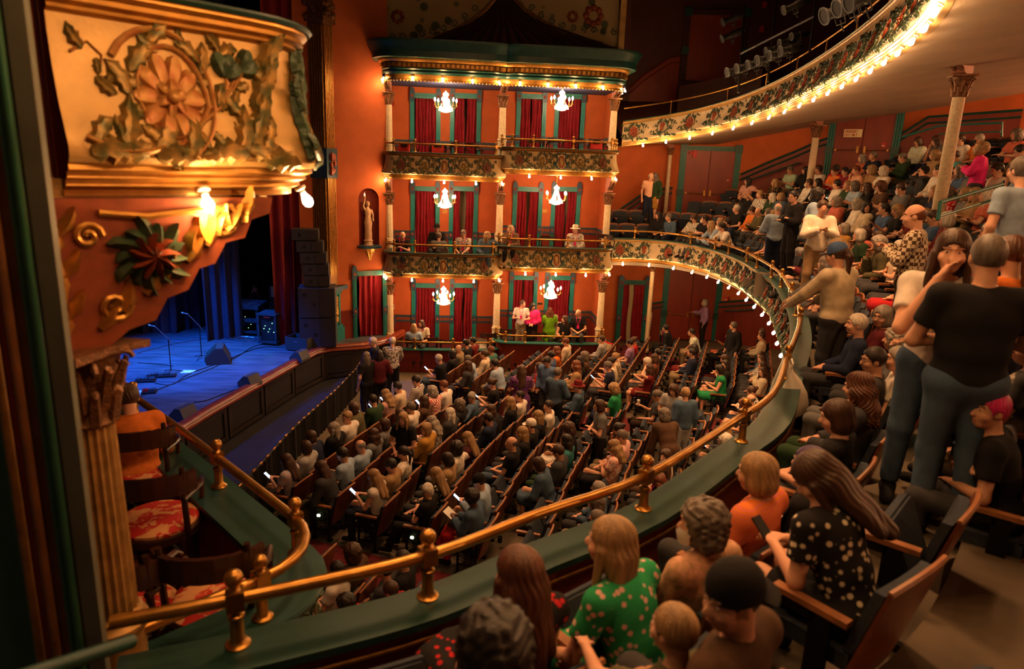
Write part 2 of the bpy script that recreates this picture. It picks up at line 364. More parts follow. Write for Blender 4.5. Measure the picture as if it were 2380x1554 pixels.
drape('stage_curtain', at_z(333, 772, SZ), at_z(412, 775, SZ), SZ, SZ+2.6, 'blue_drape', 'short blue-lit curtain bunched low beside the gold bracket', 'curtain', .10, .34)

# ------------------------------------------------------------------ proscenium pilaster and the orange wall with the niche
PC = at_z(770, 795, SZ); PC = Vector((PC.x, PC.y, 0))
pil = empty('pilaster', (PC.x, PC.y, SZ), 0, 'tall gilded fluted pilaster at the right edge of the stage', 'pilaster')
def pil_face(org, t, nrm, width, z0, z1, nfl, mname, par):
    b = MB(); dw = width/nfl
    for i in range(nfl):
        c = org+t*(dw*(i+.5)); b.box((c.x+nrm.x*.02, c.y+nrm.y*.02, (z0+z1)/2), (dw*.62, .05, z1-z0), math.atan2(t.y, t.x))
    return b
pw, pd = .98, .50; n1 = AX; n2 = -CX
core = MB(); cc = -AX*(pw/2)+CX*(pd/2)
core.box((cc.x, cc.y, (15-SZ)/2+.9), (pw, pd, 15-SZ), math.atan2(AX.y, AX.x)); core.build('shaft_core', 'gold_dark', pil)
pil_face(Vector((0, 0, 0)), -AX, n2, pw, 2.3, 10.2, 11, '', pil).build('fluting', 'gold', pil)
pil_face(Vector((0, 0, 0)), CX, n1, pd, 2.3, 10.2, 6, '', pil).build('fluting', 'gold', pil)
bb = MB(); bz = at_y(775, 380, PC.y).z-SZ; bb.box((cc.x, cc.y, bz), (pw+.14, pd+.14, .95), math.atan2(AX.y, AX.x)); bnd = bb.build('band_block', 'blue_trim', pil)
for (org, t, nn, wd) in ((Vector((0, 0, 0)), -AX, n2, pw), (Vector((0, 0, 0)), CX, n1, pd)):
    q = MB(); c = org+t*(wd/2)+nn*.09
    for i in range(14):
        a = random.random()*6.28; q.ball((c.x+t.x*random.uniform(-.14, .14), c.y+t.y*random.uniform(-.14, .14), bz+random.uniform(-.3, .3)), random.uniform(.05, .1), 6, 4, (1, 1, 1.4))
    q.build('carved_panel', 'copper', pil)
cp = MB()
for dz, gr in ((10.2, .02), (10.35, .10), (10.5, .04), (10.8, .10), (11.1, .2), (11.3, .3)): cp.box((cc.x, cc.y, dz), (pw+gr*2, pd+gr*2, .16), math.atan2(AX.y, AX.x))
for i in range(60):
    sd = random.random(); fc = random.choice((0, 1)); c = (-AX*(pw*sd)-CX*.08) if fc == 0 else (CX*(pd*sd)+AX*.08)
    cp.ball((c.x, c.y, random.uniform(10.4, 11.3)), random.uniform(.06, .11), 6, 4)
cp.build('capital', 'capital_bronze', pil)
ped = empty('pedestal', (PC.x, PC.y, SZ), 0, 'teal wooden pedestal with carved gilt panel at the foot of the pilaster', 'pedestal')
def off(c): return (c.x, c.y)
pb = MB(); rzp = math.atan2(AX.y, AX.x)
for z0, z1, g in ((0, .45, .16), (.45, .55, .12), (.55, 1.65, .06), (1.65, 1.78, .10)): pb.box((cc.x, cc.y, (z0+z1)/2), (pw+2*g, pd+2*g, z1-z0), rzp)
pb.build('body', 'teal', ped)
q = MB(); q.box((cc.x, cc.y, 1.86), (pw+.5, pd+.5, .14), rzp); q.build('top_slab', 'blue_trim', ped)
for (t, nn, wd) in ((-AX, n2, pw), (CX, n1, pd)):
    q = MB(); c = t*(wd/2)+nn*.075
    q.box((c.x, c.y, 1.1), (wd*.6, .02, .92), math.atan2(t.y, t.x)); pn = q.build('carved_panel', 'leaf_gold', ped)
    q = MB()
    for i in range(26): q.ball((c.x+t.x*random.uniform(-.2, .2)*wd*1.2, c.y+t.y*random.uniform(-.2, .2)*wd*1.2, 1.1+random.uniform(-.42, .42)), random.uniform(.03, .06), 5, 4)
    q.build('carving', 'gold', pn)
    fr = MB()
    for sx in (-1, 1): fr.box((c.x+t.x*sx*wd*.34+nn.x*.01, c.y+t.y*sx*wd*.34+nn.y*.01, 1.1), (wd*.1, .05, 1.05), math.atan2(t.y, t.x))
    fr.build('panel_frame', 'teal_bright', ped)
# box-side frame
C1 = Vector((-4.45, 24.2, 0)); C3 = Vector((3.26, 24.9, 0)); BX = (C3-C1).normalized(); BN = Vector((BX.y, -BX.x, 0)); WB = (C3-C1).length/2; C2 = C1+BX*WB
WA = PC+CX*(pd)+AX*.0; WBp = C1+BN*.05-BX*.02
def on_wall(px, py, A=WA, B=WBp):           # pixel -> point on the vertical plane through A, B
    t = (B-A).normalized(); n = Vector((t.y, -t.x, 0)); d = ray(px, py); k = A.dot(n)/d.dot(n); return Vector((d.x*k, d.y*k, E+d.z*k))
wt = (WBp-WA).normalized(); wn = Vector((wt.y, -wt.x, 0))
NA = on_wall(834, 520); NB = on_wall(881, 520); nz0 = on_wall(857, 572).z; nz1 = on_wall(857, 462).z; nr = (NB-NA).length/2
DA = on_wall(829, 700); DB = on_wall(889, 700); dz1 = on_wall(857, 640).z
wm = MB(); dlen = (WBp-WA).length
def wl(u, z): p = WA+wt*u; return (p.x, p.y, z)
uN0 = (NA-WA).dot(wt); uN1 = (NB-WA).dot(wt); uD0 = (DA-WA).dot(wt); uD1 = (DB-WA).dot(wt)
wm.add([wl(-1.2, SZ), wl(uD0, SZ), wl(uD0, dz1), wl(-1.2, dz1)], [(0, 1, 2, 3)]); wm.add([wl(uD1, SZ), wl(dlen, SZ), wl(dlen, dz1), wl(uD1, dz1)], [(0, 1, 2, 3)])
wm.add([wl(-1.2, dz1), wl(dlen, dz1), wl(dlen, nz0), wl(-1.2, nz0)], [(0, 1, 2, 3)])
arc = [(uN1+(0)-nr+nr*math.cos(math.pi*i/12), nz1+nr*math.sin(math.pi*i/12)) for i in range(13)]      # right to left
ztop = 15.0
wm.add([wl(-1.2, nz0), wl(uN0, nz0)]+[wl(*q) for q in reversed(arc[6:])]+[wl(uN0+nr, ztop), wl(-1.2, ztop)], [tuple(range(2+7+2))])
wm.add([wl(uN1, nz0), wl(dlen, nz0), wl(dlen, ztop), wl(uN0+nr, ztop)]+[wl(*q) for q in reversed(arc[:7])], [tuple(range(4+7))])
struct(wm.build('wall_stage_left', 'orange_wall', smooth=False))
nb = MB(); ring = []
for j in range(9):
    a = math.pi*j/8; ring.append((uN0+nr-nr*math.cos(a), .9*nr*math.sin(a)))
vs = []
for z in (nz0, nz1):
    for u, d in ring: p = WA+wt*u-wn*d; vs.append((p.x, p.y, z))
nb.add(vs, [(j, j+1, 9+j+1, 9+j) for j in range(8)])
for kk in range(6):
    a0 = math.pi/2*kk/6; a1 = math.pi/2*(kk+1)/6
    def dome(j, a): u, d = ring[j]; cu = uN0+nr; p = WA+wt*(cu+(u-cu)*math.cos(a))-wn*(d*math.cos(a)); return (p.x, p.y, nz1+nr*math.sin(a))
    for j in range(8): nb.quad(dome(j, a0), dome(j+1, a0), dome(j+1, a1), dome(j, a1))
p0 = WA+wt*(uN0+nr)
nb.add([(WA+wt*u-wn*d)+Vector((0, 0, nz0)) for u, d in ring], [tuple(range(9))]); struct(nb.build('wall_niche', 'red_wall'))
sh = empty('niche_shelf', (p0.x, p0.y, nz0), math.atan2(wt.y, wt.x), 'dark shelf on a gilded bracket below the statue niche', 'shelf')
q = MB(); q.lathe([(.42, -.02), (.44, .0), (.44, .05), (.40, .07)], 20, (0, -.05, -.03), Matrix.Diagonal((1, .75, 1))); q.build('slab', 'blue_trim', sh)
q = MB(); q.lathe([(.01, -.5), (.04, -.47), (.06, -.40), (.16, -.22), (.30, -.08), (.36, -.05)], 20, (0, -.05, 0), Matrix.Diagonal((1, .7, 1)), 2, .14); q.build('bracket', 'gold', sh)
# wainscot and casing of the curtained doorway beside the pedestal
def door_casing(parent, a, t, n, w, h, ch=.14, main='teal_bright', blk='blue_trim', z0=0, curtain=True, cmat='red_velvet', split=.0, gap=0.0, gapat=.6):
    """a: left foot of the opening, t along, n out; casing with corner blocks, header and plinths as parts of parent (world coordinates)."""
    rz = math.atan2(t.y, t.x); m = Matrix.Translation((a.x, a.y, z0))@Matrix.Rotation(rz, 4, 'Z')
    for sx in (-ch/2, w+ch/2):
        b = MB()
        for k in range(4): b.box((sx-ch/2+ch*(k+.5)/4, -.03-.012*(k in (1, 2)), h/2), (ch/4*.8, .06, h))
        b.box((sx, -.015, h/2), (ch, .03, h)); b.build('casing', main, parent, matrix=m)
        b = MB(); b.box((sx, -.05, h+.06), (ch*1.16, .10, .34)); b.prism([(sx-ch*.58, 0), (sx+ch*.58, 0), (sx+ch*.4, .1), (sx, .15), (sx-ch*.4, .1)], 0, .1, Matrix.Translation((0, 0, h+.23))@Matrix.Rotation(R_(90), 4, 'X')); cb = b.build('corner_block', blk, parent, matrix=m)
        b = MB(); b.lathe([(.055, 0), (.05, .015), (.035, .01), (.025, .022), (.008, .026)], 12, (sx, -.1, h+.08), Matrix.Rotation(R_(90), 3, 'X')); b.build('corner_rosette', 'copper', parent, matrix=m)
        b = MB(); b.box((sx, -.05, .96), (ch*1.12, .10, .30)); b.build('casing_block', blk, parent, matrix=m)
        b = MB(); b.lathe([(.05, 0), (.045, .015), (.025, .022), (.006, .026)], 12, (sx, -.1, .96), Matrix.Rotation(R_(90), 3, 'X')); b.build('casing_rosette', 'copper', parent, matrix=m)
    b = MB()
    for k in range(4): b.box((w/2, -.035-.012*(k in (1, 2)), h+.02+.045*k), (w, .06, .036))
    b.build('header', main, parent, matrix=m)
PLACE = []
dw = struct(empty('door_1', (DA.x, DA.y, SZ))); dw.location = (0, 0, 0)
door_casing(dw, WA+wt*uD0, wt, wn, uD1-uD0, dz1-SZ, .15, 'teal', z0=SZ)
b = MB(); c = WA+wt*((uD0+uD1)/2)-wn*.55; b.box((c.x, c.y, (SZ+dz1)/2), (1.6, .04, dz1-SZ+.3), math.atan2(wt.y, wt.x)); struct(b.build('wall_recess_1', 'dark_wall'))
drape('door_curtain', WA+wt*(uD0+.10)-wn*.1, WA+wt*(uD1-.02)-wn*.1, SZ+.02, dz1+.02, 'red_velvet', 'red velvet curtain in the green framed doorway beside the pedestal', 'curtain', .06, .2)
b = MB(); u0 = .1; b.box((WA+wt*((u0+uD0-.2)/2)).to_tuple()[:2]+(SZ+.5,), (uD0-.25-u0+.2, .03, 1.0), math.atan2(wt.y, wt.x)); struct(b.build('baseboard_stage', 'red_bead'))
# statue
def statue():
    st = empty('statue', (p0.x-wn.x*.12, p0.y-wn.y*.12, nz0), math.atan2(wt.y, wt.x), 'pale classical statue holding up a torch in the arched red niche', 'statue')
    b = MB(); b.lathe([(.17, 0), (.18, .04), (.15, .08), (.15, .16), (.17, .18), (.14, .22), (.13, .25)], 16); b.build('plinth', 'statue', st)
    b = MB(); b.lathe([(.13, .25), (.14, .35), (.125, .55), (.14, .72), (.15, .82), (.11, .98), (.10, 1.05), (.13, 1.14), (.12, 1.24), (.05, 1.31), (.04, 1.36)], 18, (0, 0, 0), Matrix.Diagonal((1, .8, 1)), 3, .1)
    b.tube([(-.10, 0, 1.25), (-.17, -.03, 1.36), (-.14, -.05, 1.5), (-.12, -.05, 1.58)], [.045, .035, .028, .025], 8)
    b.tube([(.11, 0, 1.25), (.17, -.02, 1.08), (.15, -.08, .92), (.17, -.10, .86)], [.045, .035, .03, .025], 8)
    b.ball((0, -.01, 1.44), .075, 12, 8, (.9, 1, 1.15)); b.ball((0, .03, 1.46), .085, 10, 6, (.95, .9, 1)); b.build('figure', 'statue', st)
    b = MB(); b.lathe([(.012, 1.55), (.02, 1.62), (.035, 1.7), (.02, 1.72)], 10, (-.12, -.05, 0)); tr = b.build('torch', 'statue', st)
    b = MB(); b.lathe([(.018, 1.71), (.026, 1.745), (.014, 1.79), (.002, 1.83)], 8, (-.12, -.05, 0)); b.build('torch_flame', mat('flame', (1, .6, .3), .4, var=0, emit=(1, .45, .12), estr=2.0), tr)
statue()
mat('box_cream', (.46, .32, .15), .5, .1, var=.2, scale=5, bump=.1, bscale=50)
# ------------------------------------------------------------------ parapets with relief ornament
PANEL = [(.0, -.13), (.0, -.2), (.015, -.33), (.05, -.48), (.10, -.6), (.125, -.66), (.12, -.70), (.10, -.725)]
TOPM = [(-.02, -.03), (.085, -.03), (.085, -.045), (.06, -.065), (.065, -.085), (.03, -.10), (.035, -.115), (.0, -.13)]
RIM = [(.10, -.725), (.085, -.735), (.09, -.755), (.05, -.77), (.055, -.79), (.015, -.805), (.02, -.825), (-.03, -.845), (-.03, -.87), (-.10, -.88)]
CAP = [(-.16, -.03), (-.16, 0), (.10, 0), (.115, -.015), (.10, -.03)]
INNER = [(-.10, -.02), (-.10, -.88)]
def pout(z):
    for (o1, z1), (o2, z2) in zip(PANEL, PANEL[1:]):
        if z <= z1 and z >= z2: return lerp(o1, o2, (z-z1)/(z2-z1))
    return 0.0 if z > -.2 else .1
ZC = -.43
ZS = 1.27
def R3(x, z, h=0):
    z = z*ZS; return Vector((x, -(pout(z+ZC)+h), z+ZC))      # relief point: x along, z up from the panel middle, h height above the panel
def o_tube(b, pts2, r, n=6, h=.3):
    rs = r if hasattr(r, '__len__') else [lerp(r, r*.5, i/(len(pts2)-1)) for i in range(len(pts2))]
    b.tube([R3(x, z, rr*h+.004) for (x, z), rr in zip(pts2, rs)], rs, n, flat=.8)
def o_leaf(b, x, z, ang, L, W, h=.03, curl=.0, lobes=1):
    segs = 7; cx, cz = x, z; a = ang; vs = []
    for i in range(segs+1):
        t = i/segs
        if lobes: w_ = W*math.sin(math.pi*min(1, .10+.90*t))**.75*(1.12 if i % 2 else .72)
        else: w_ = W*math.sqrt(max(0, math.sin(math.pi*min(1, .08+.80*t))))*1.0
        if i == segs: w_ = 0 if lobes else W*.3
        dx, dz = -math.sin(a), math.cos(a); hh = h*(.45+.55*math.sin(math.pi*min(1, t*1.05)))
        vs += [R3(cx+dx*w_, cz+dz*w_, .001), R3(cx+dx*w_*.55, cz+dz*w_*.55, hh*.95), R3(cx, cz, hh*(.62 if lobes else .75)), R3(cx-dx*w_*.55, cz-dz*w_*.55, hh*.95), R3(cx-dx*w_, cz-dz*w_, .001)]
        a += curl/segs; cx += math.cos(a)*L/segs; cz += math.sin(a)*L/segs
    b.add(vs, [(i*5+j+1, (i+1)*5+j+1, (i+1)*5+j, i*5+j) for i in range(segs) for j in range(4)])
def spiral(cx, cz, r0, r1, a0, turns, n=22):
    return [(cx+lerp(r0, r1, i/(n-1))*math.cos(a0+turns*2*math.pi*i/(n-1)), cz+lerp(r0, r1, i/(n-1))*math.sin(a0+turns*2*math.pi*i/(n-1))) for i in range(n)]
def o_rosette(b, cx, cz, r, pet=9, h=.035):
    for k in range(pet):
        a = 2*math.pi*k/pet; o_leaf(b, cx+math.cos(a)*r*.25, cz+math.sin(a)*r*.25, a, r*.78, r*.27, h, 0, 0)
    for k in range(6):
        a = 2*math.pi*k/6+.3; o_leaf(b, cx, cz, a, r*.5, r*.18, h*1.5, 0, 0)
    b.ball(R3(cx, cz, h*1.2), r*.2, 8, 6)
def acanthus(b, x, z, ang, L, W, side=1, h=.03):
    o_leaf(b, x, z, ang, L, W, h, .6*side)
    for k in range(4):
        t = .15+.2*k; px, pz = x+math.cos(ang)*L*t, z+math.sin(ang)*L*t
        for s in (-1, 1): o_leaf(b, px, pz, ang+s*(.9-.1*k), L*(.42-.05*k), W*.5, h*.8, -.5*s)
def unit_meshes(kind, L, mir=1):
    V, G, T = MB(), MB(), MB(); k = L/1.0; m = mir
    def X(p): return [(x*m*k, z) for x, z in p]
    def leaf(b, x, z, ang, l, w_, h=.03, cu=0, lob=1): o_leaf(b, x*m*k, z, ang if m > 0 else math.pi-ang, l, w_, h, cu*m, lob)
    if kind in ('rosette', 'trumpet', 'leafscroll'):
        o_tube(V, X([(-.5, -.15), (-.38, -.19), (-.22, -.19), (-.05, -.16), (.08, -.08)]+spiral(-.06, .0, .2, .13, -.4, .95)[1:]), [.02-.012*i/25 for i in range(26)])
        o_tube(V, X([(.08, -.08), (.2, -.02), (.3, .08), (.4, .14), (.5, .12)]), .014)
        o_tube(V, X([(.22, 0), (.30, .0), (.36, -.05)]), .008); o_tube(V, X([(.26, .05), (.27, .13), (.24, .18)]), .008)
        o_tube(V, X([(.5, -.15), (.42, -.1), (.34, -.13), (.36, -.18)]), .009); o_tube(V, X([(-.5, .12), (-.42, .16), (-.36, .12), (-.38, .06)]), .009)
        for i, (x, z, a, l, w_) in enumerate([(-.46, -.17, 1.2, .11, .03), (-.36, -.19, -.2, .13, .035), (-.30, -.19, 2.2, .10, .03), (-.18, -.18, .5, .14, .04), (-.12, -.17, -.6, .09, .03), (-.26, .0, 1.8, .12, .035), (-.24, .08, 1.1, .13, .035), (-.14, .19, .5, .14, .035), (.0, .20, -.2, .12, .03), (.12, .1, 1.0, .1, .03),
                                               (.2, -.02, 1.6, .09, .028), (.24, .02, -1.0, .1, .028), (.34, .11, 1.3, .1, .03), (.4, .14, -.6, .1, .03), (.36, -.05, -.4, .08, .026), (.24, .18, 2.0, .08, .026), (.24, .18, .6, .08, .026), (.44, -.12, .6, .09, .03), (.3, -.17, .2, .14, .035), (.38, -.19, .5, .12, .03), (-.44, .14, 2.6, .08, .025), (-.40, .05, -1.0, .08, .025), (.15, -.19, .3, .12, .032), (.05, -.2, -.1, .1, .03)]):
            leaf(G, x+.05, z+(.03 if z < 0 else -.03), a+2.4, l*k**.5*.8, w_*.8, .025, -.5)
            leaf(G, x, z, a, l*k**.5*1.25, w_*1.2, .035, .7 if i % 2 else -.7)
        cx = -.06*m*k
        if kind == 'rosette': o_rosette(T, cx, 0, .15, 10)
        elif kind == 'leafscroll':
            for a in (0, .8, 1.7, 2.6, 3.6, 4.5, 5.4): leaf(T, -.06, 0, a, .13, .04, .035, .5)
        else:
            leaf(T, -.08, -.08, 1.3, .16, .06, .06, .2, 0)
            for a in (.4, .9, 1.5, 2.1, 2.7): leaf(T, -.05, .06, a, .1, .035, .05, .3, 0)
    elif kind == 'medallion':
        V.add(*_ring(.085, .125, .035)); T.add(*_dome(.09, .115, .04))
        for s in (-1, 1):
            o_tube(G, [(s*.05, .19), (s*.13, .21), (s*.17, .15), (s*.13, .08), (s*.15, 0), (s*.2, -.06), (s*.16, -.13), (s*.07, -.19)], [.03, .035, .03, .026, .03, .034, .03, .02])
            o_tube(G, [(s*.17, .15), (s*.21, .2), (s*.24, .17)], .016); o_tube(G, [(s*.2, -.06), (s*.26, -.04), (s*.27, .02)], .018)
            for a in (-.4, .3, 1.0): o_leaf(G, s*.18, -.1, a if s > 0 else math.pi-a, .12, .035, .03, .3*s)
        o_tube(G, [(-.06, .19), (0, .23), (.06, .19)], .025)
    return V, G, T
def _ring(rx, rz, h):
    vs, fs = [], []; n = 24
    for i in range(n):
        a = 2*math.pi*i/n
        for sc_, hh in ((.86, .005), (.95, h), (1.1, h), (1.2, .0)): vs.append(R3(rx*sc_*math.cos(a), rz*sc_*math.sin(a), hh))
    for i in range(n):
        for j in range(3): q = i*4+j; r = ((i+1) % n)*4+j; fs.append((q, q+1, r+1, r))
    return vs, fs
def _dome(rx, rz, h):
    vs, fs = [R3(0, 0, h)], []; n = 16
    for k in (1, 2, 3):
        for i in range(n): a = 2*math.pi*i/n; f = k/3; vs.append(R3(rx*f*math.cos(a), rz*f*math.sin(a), h*(1-f*f)))
    for i in range(n):
        fs.append((0, 1+i, 1+(i+1) % n))
        for k in range(2): q = 1+k*n; fs.append((q+i, q+n+i, q+n+(i+1) % n, q+(i+1) % n))
    return vs, fs
UNIT = {}
def unit(kind, L, mir=1):
    key = (kind, round(L, 2), mir)
    if key not in UNIT: UNIT[key] = tuple(b.mesh(kind, True, 60) for b in unit_meshes(kind, L, mir))
    return UNIT[key]
UM = {'rosette': ('vine', 'leaf_green', 'copper', 'rosette'), 'leafscroll': ('vine', 'leaf_green', 'leaf_gold', 'leaf_scroll'), 'trumpet': ('leaf_teal', 'leaf_green', 'copper', 'trumpet_flower'), 'medallion': ('copper', 'leaf_teal', 'cream_gold', 'medallion')}
def place_unit(parent, kind, L, p, t, n, mir=1, um=None):
    V, G, T = unit(kind, L, mir); m = parent.matrix_world.inverted() if False else Matrix.Translation(-Vector(parent.location)); mm = m@frame(p, t, -n, Vector((0, 0, 1)))
    a, b, c, nm = um or UM[kind]
    if kind == 'medallion':
        link('medallion_ring', V, a, parent, matrix=mm); link('medallion_scrollwork', G, b, parent, matrix=mm); link('medallion', T, c, parent, matrix=mm)
    else:
        link('vine_scroll', V, a, parent, matrix=mm); link('leaf_spray', G, b, parent, matrix=mm); link(nm, T, c, parent, matrix=mm)
def parapet(root, path, panel='cream', top='gold_dark', rim='gold', cap='dark_teal', inner='red_bead'):
    o = Vector(root.location); P = [Vector(p)-o for p in path]
    for nm, pr, m in (('frieze_panel', PANEL, panel), ('top_moulding', TOPM, top), ('rim_moulding', RIM, rim), ('inner_face', INNER, inner)):
        b = MB(); b.sweep(P, pr); b.build(nm, m, root, angle=30)
    b = MB(); b.sweep(P, CAP, closed=True); b.build('ledge_cap', cap, root, angle=30)
def d_path(org, t, n, w_, out, z, r=.45, ext=.04, straight=True):
    pts = [(-ext, .0), (-ext, (out-r)*.5), (-ext, out-r)]
    for i in range(1, 7): a = math.pi/2*i/6; pts.append((-ext+r-r*math.cos(a), out-r+r*math.sin(a)))
    for i in range(1, 8): pts.append((lerp(-ext+r, w_+ext-r, i/8), out+.05*math.sin(math.pi*i/8)))
    for i in range(0, 7): a = math.pi/2*i/6; pts.append((w_+ext-r+r*math.sin(a), out-r+r*math.cos(a)))
    pts += [(w_+ext, (out-r)*.5), (w_+ext, 0)]
    return [Vector((org.x, org.y, z))+t*u+n*o for u, o in pts]
# brass rail with ball-topped posts
def brass_rail(name, label, path, z_cap, h, posts, group=None, r=.032, cat='railing'):
    o = Vector((path[len(path)//2].x, path[len(path)//2].y, z_cap)); root = empty(name, o, 0, label, cat, group)
    b = MB(); b.tube([Vector((p.x, p.y, z_cap+h))-o for p in path], r, 10); b.build('rail', 'brass', root)
    P = Path([Vector((p.x, p.y, 0)) for p in path])
    for s_ in posts:
        p, t, n = P.at(s_); rz = math.atan2(t.y, t.x); lo = Vector((p.x-o.x, p.y-o.y, 0)); m = Matrix.Translation(lo)@Matrix.Rotation(rz, 4, 'Z')
        link('post', post_mesh(h), 'brass', root, matrix=m)
        link('finial', ball_mesh(), 'brass', root, matrix=m@Matrix.Translation((0, 0, h)))
    return root
_pm = {}
def post_mesh(h):
    k = round(h, 2)
    if k not in _pm:
        b = MB(); b.lathe([(.062, 0), (.062, .012), (.045, .022), (.034, .04), (.032, h-.11), (.040, h-.10), (.040, h-.085), (.022, h-.07), (.022, h-.05)], 16); b.box((0, 0, h), (.085, .085, .10))
        b.lathe([(.03, h+.05), (.018, h+.065), (.018, h+.08)], 12); _pm[k] = b.mesh('post')
    return _pm[k]
def ball_mesh():
    if 'b' not in _pm: b = MB(); b.ball((0, 0, .115), .046, 14, 9); _pm['b'] = b.mesh('finial')
    return _pm['b']
# bulbs
_bm = {}
def bulb(p, n, label, group, power=7.0, lamp=True, sz=1.0):
    if 'g' not in _bm:
        b = MB(); b.lathe([(.014, 0), (.016, -.02), (.03, -.05), (.036, -.075), (.03, -.10), (.015, -.115), (.002, -.118)], 12); _bm['g'] = b.mesh('glass', True, 80)
        b = MB(); b.lathe([(.038, .035), (.038, .02), (.022, .01), (.02, -.01), (.012, -.012)], 12); _bm['s'] = b.mesh('socket')
    tilt = Matrix.Translation(p)@frame((0, 0, 0), Vector((-n.y, n.x, 0)), -n, Vector((0, 0, 1)))@Matrix.Rotation(R_(-28), 4, 'X')@Matrix.Scale(sz, 4)
    o = bpy.data.objects.new('light_bulb', None); col.objects.link(o); o.matrix_world = tilt; o.empty_display_size = .05; tag(o, label, 'bulb', group)
    link('bulb_glass', _bm['g'], 'bulb', o); link('socket', _bm['s'], 'porcelain', o)
    if lamp:
        q = tilt@Vector((0, 0, -.09)); light('bulb_light', 'POINT', q+n*.06+Vector((0, 0, -.05)), power, WARM, .045)
    return o
PARA_OUT = 1.24
LEV = {('left', 3): (E+.36, .26), ('left', 2): (E-2.92, .26), ('right', 3): (E+.65, .25), ('right', 2): (E-2.62, .25), ('left', 1): (E-6.28, .24), ('right', 1): (E-6.0, .24)}
LN = {3: 'upper', 2: 'middle', 1: 'lowest'}
BOXES = {'left': (C1, C2), 'right': (C2, C3)}
for (side, lv), (zc, rh) in LEV.items():
    org = BOXES[side][0]; path = d_path(org, BX, BN, WB-.04, PARA_OUT, zc); P = Path(path)
    nm = f'{side} box on the {LN[lv]} tier opposite'
    mid = org+BX*(WB/2)+BN*PARA_OUT
    root = empty('box_parapet', (mid.x, mid.y, zc-.88), 0, f'{"plain red boarded" if lv == 1 else "cream relief"} parapet of the {nm}', 'parapet', 'parapets of the boxes opposite')
    if lv > 1:
        parapet(root, path, 'box_cream')
        seq = [('rosette', .66, 1, .30), ('rosette', .72, 1, -1.36), ('leafscroll', .86, 1, -.60), ('medallion', .5, 1, 0), ('leafscroll', .86, -1, .60), ('rosette', .72, -1, 1.36), ('rosette', .66, -1, -.30)]
        for i, (k, L, mi, s_) in enumerate(seq):
            s_ = (P.L/2+s_) if 0 < i < 6 else (.42 if i == 0 else P.L-.42)
            p, t, n = P.at(s_); place_unit(root, k, L, p, t, n, mi, {'rosette': ('vine', 'leaf_olive', 'copper_dull', 'rosette'), 'leafscroll': ('vine', 'leaf_olive', 'leaf_gold', 'leaf_scroll')}.get(k))
        for j, s_ in enumerate((.30, 1.0, P.L/2-1.05, P.L/2, P.L/2+1.05, P.L-1.0, P.L-.30)):
            p, t, n = P.at(s_); bulb(p+n*.02+Vector((0, 0, -.88)), n, f'{ORD[j+1]} glowing bulb from the left under the {nm}', 'bulbs under the boxes opposite', 3 if j in (0, 6) else 7)
    else:
        o = Vector(root.location); b = MB(); b.sweep([p-o for p in path], [(.0, -.03), (.0, -1.3)]); b.build('boarding', 'red_bead', root)
        b = MB(); b.sweep([p-o for p in path], [(-.14, -.05), (-.14, 0), (.10, 0), (.11, -.03), (.08, -.05)], closed=True); b.build('ledge_cap', 'teal', root)
    rp = [Vector(q)-BN*0 for q in path[1:-1]]
    brass_rail('brass_railing', f'brass rail with ball posts on the {nm}', rp, zc, rh, [.25, .95, P.L/2-1.35, P.L/2-.02, P.L/2+1.3, P.L-1.1, P.L-.5][:7], 'brass rails of the boxes opposite', .03)
    # box floor slab
    fl = MB(); zf = zc-(.62 if lv > 1 else .50)
    fl.prism([((org+BX*u+BN*o_).x, (org+BX*u+BN*o_).y) for u, o_ in ((-.05, -1.6), (WB, -1.6), (WB, PARA_OUT-.35), (WB-.3, PARA_OUT-.08), (.3, PARA_OUT-.08), (-.05, PARA_OUT-.35))], zf-.12, zf)
    struct(fl.build(f'floor_box_{side}_{LN[lv]}', 'carpet_red', smooth=False))
    if lv > 1:
        cl = MB(); cl.prism([((org+BX*u+BN*o_).x, (org+BX*u+BN*o_).y) for u, o_ in ((-.05, -1.6), (WB, -1.6), (WB, PARA_OUT-.4), (-.05, PARA_OUT-.4))], zf-.26, zf-.13)
        struct(cl.build(f'ceiling_box_{side}_{LN[lv]}', 'orange_wall', smooth=False))
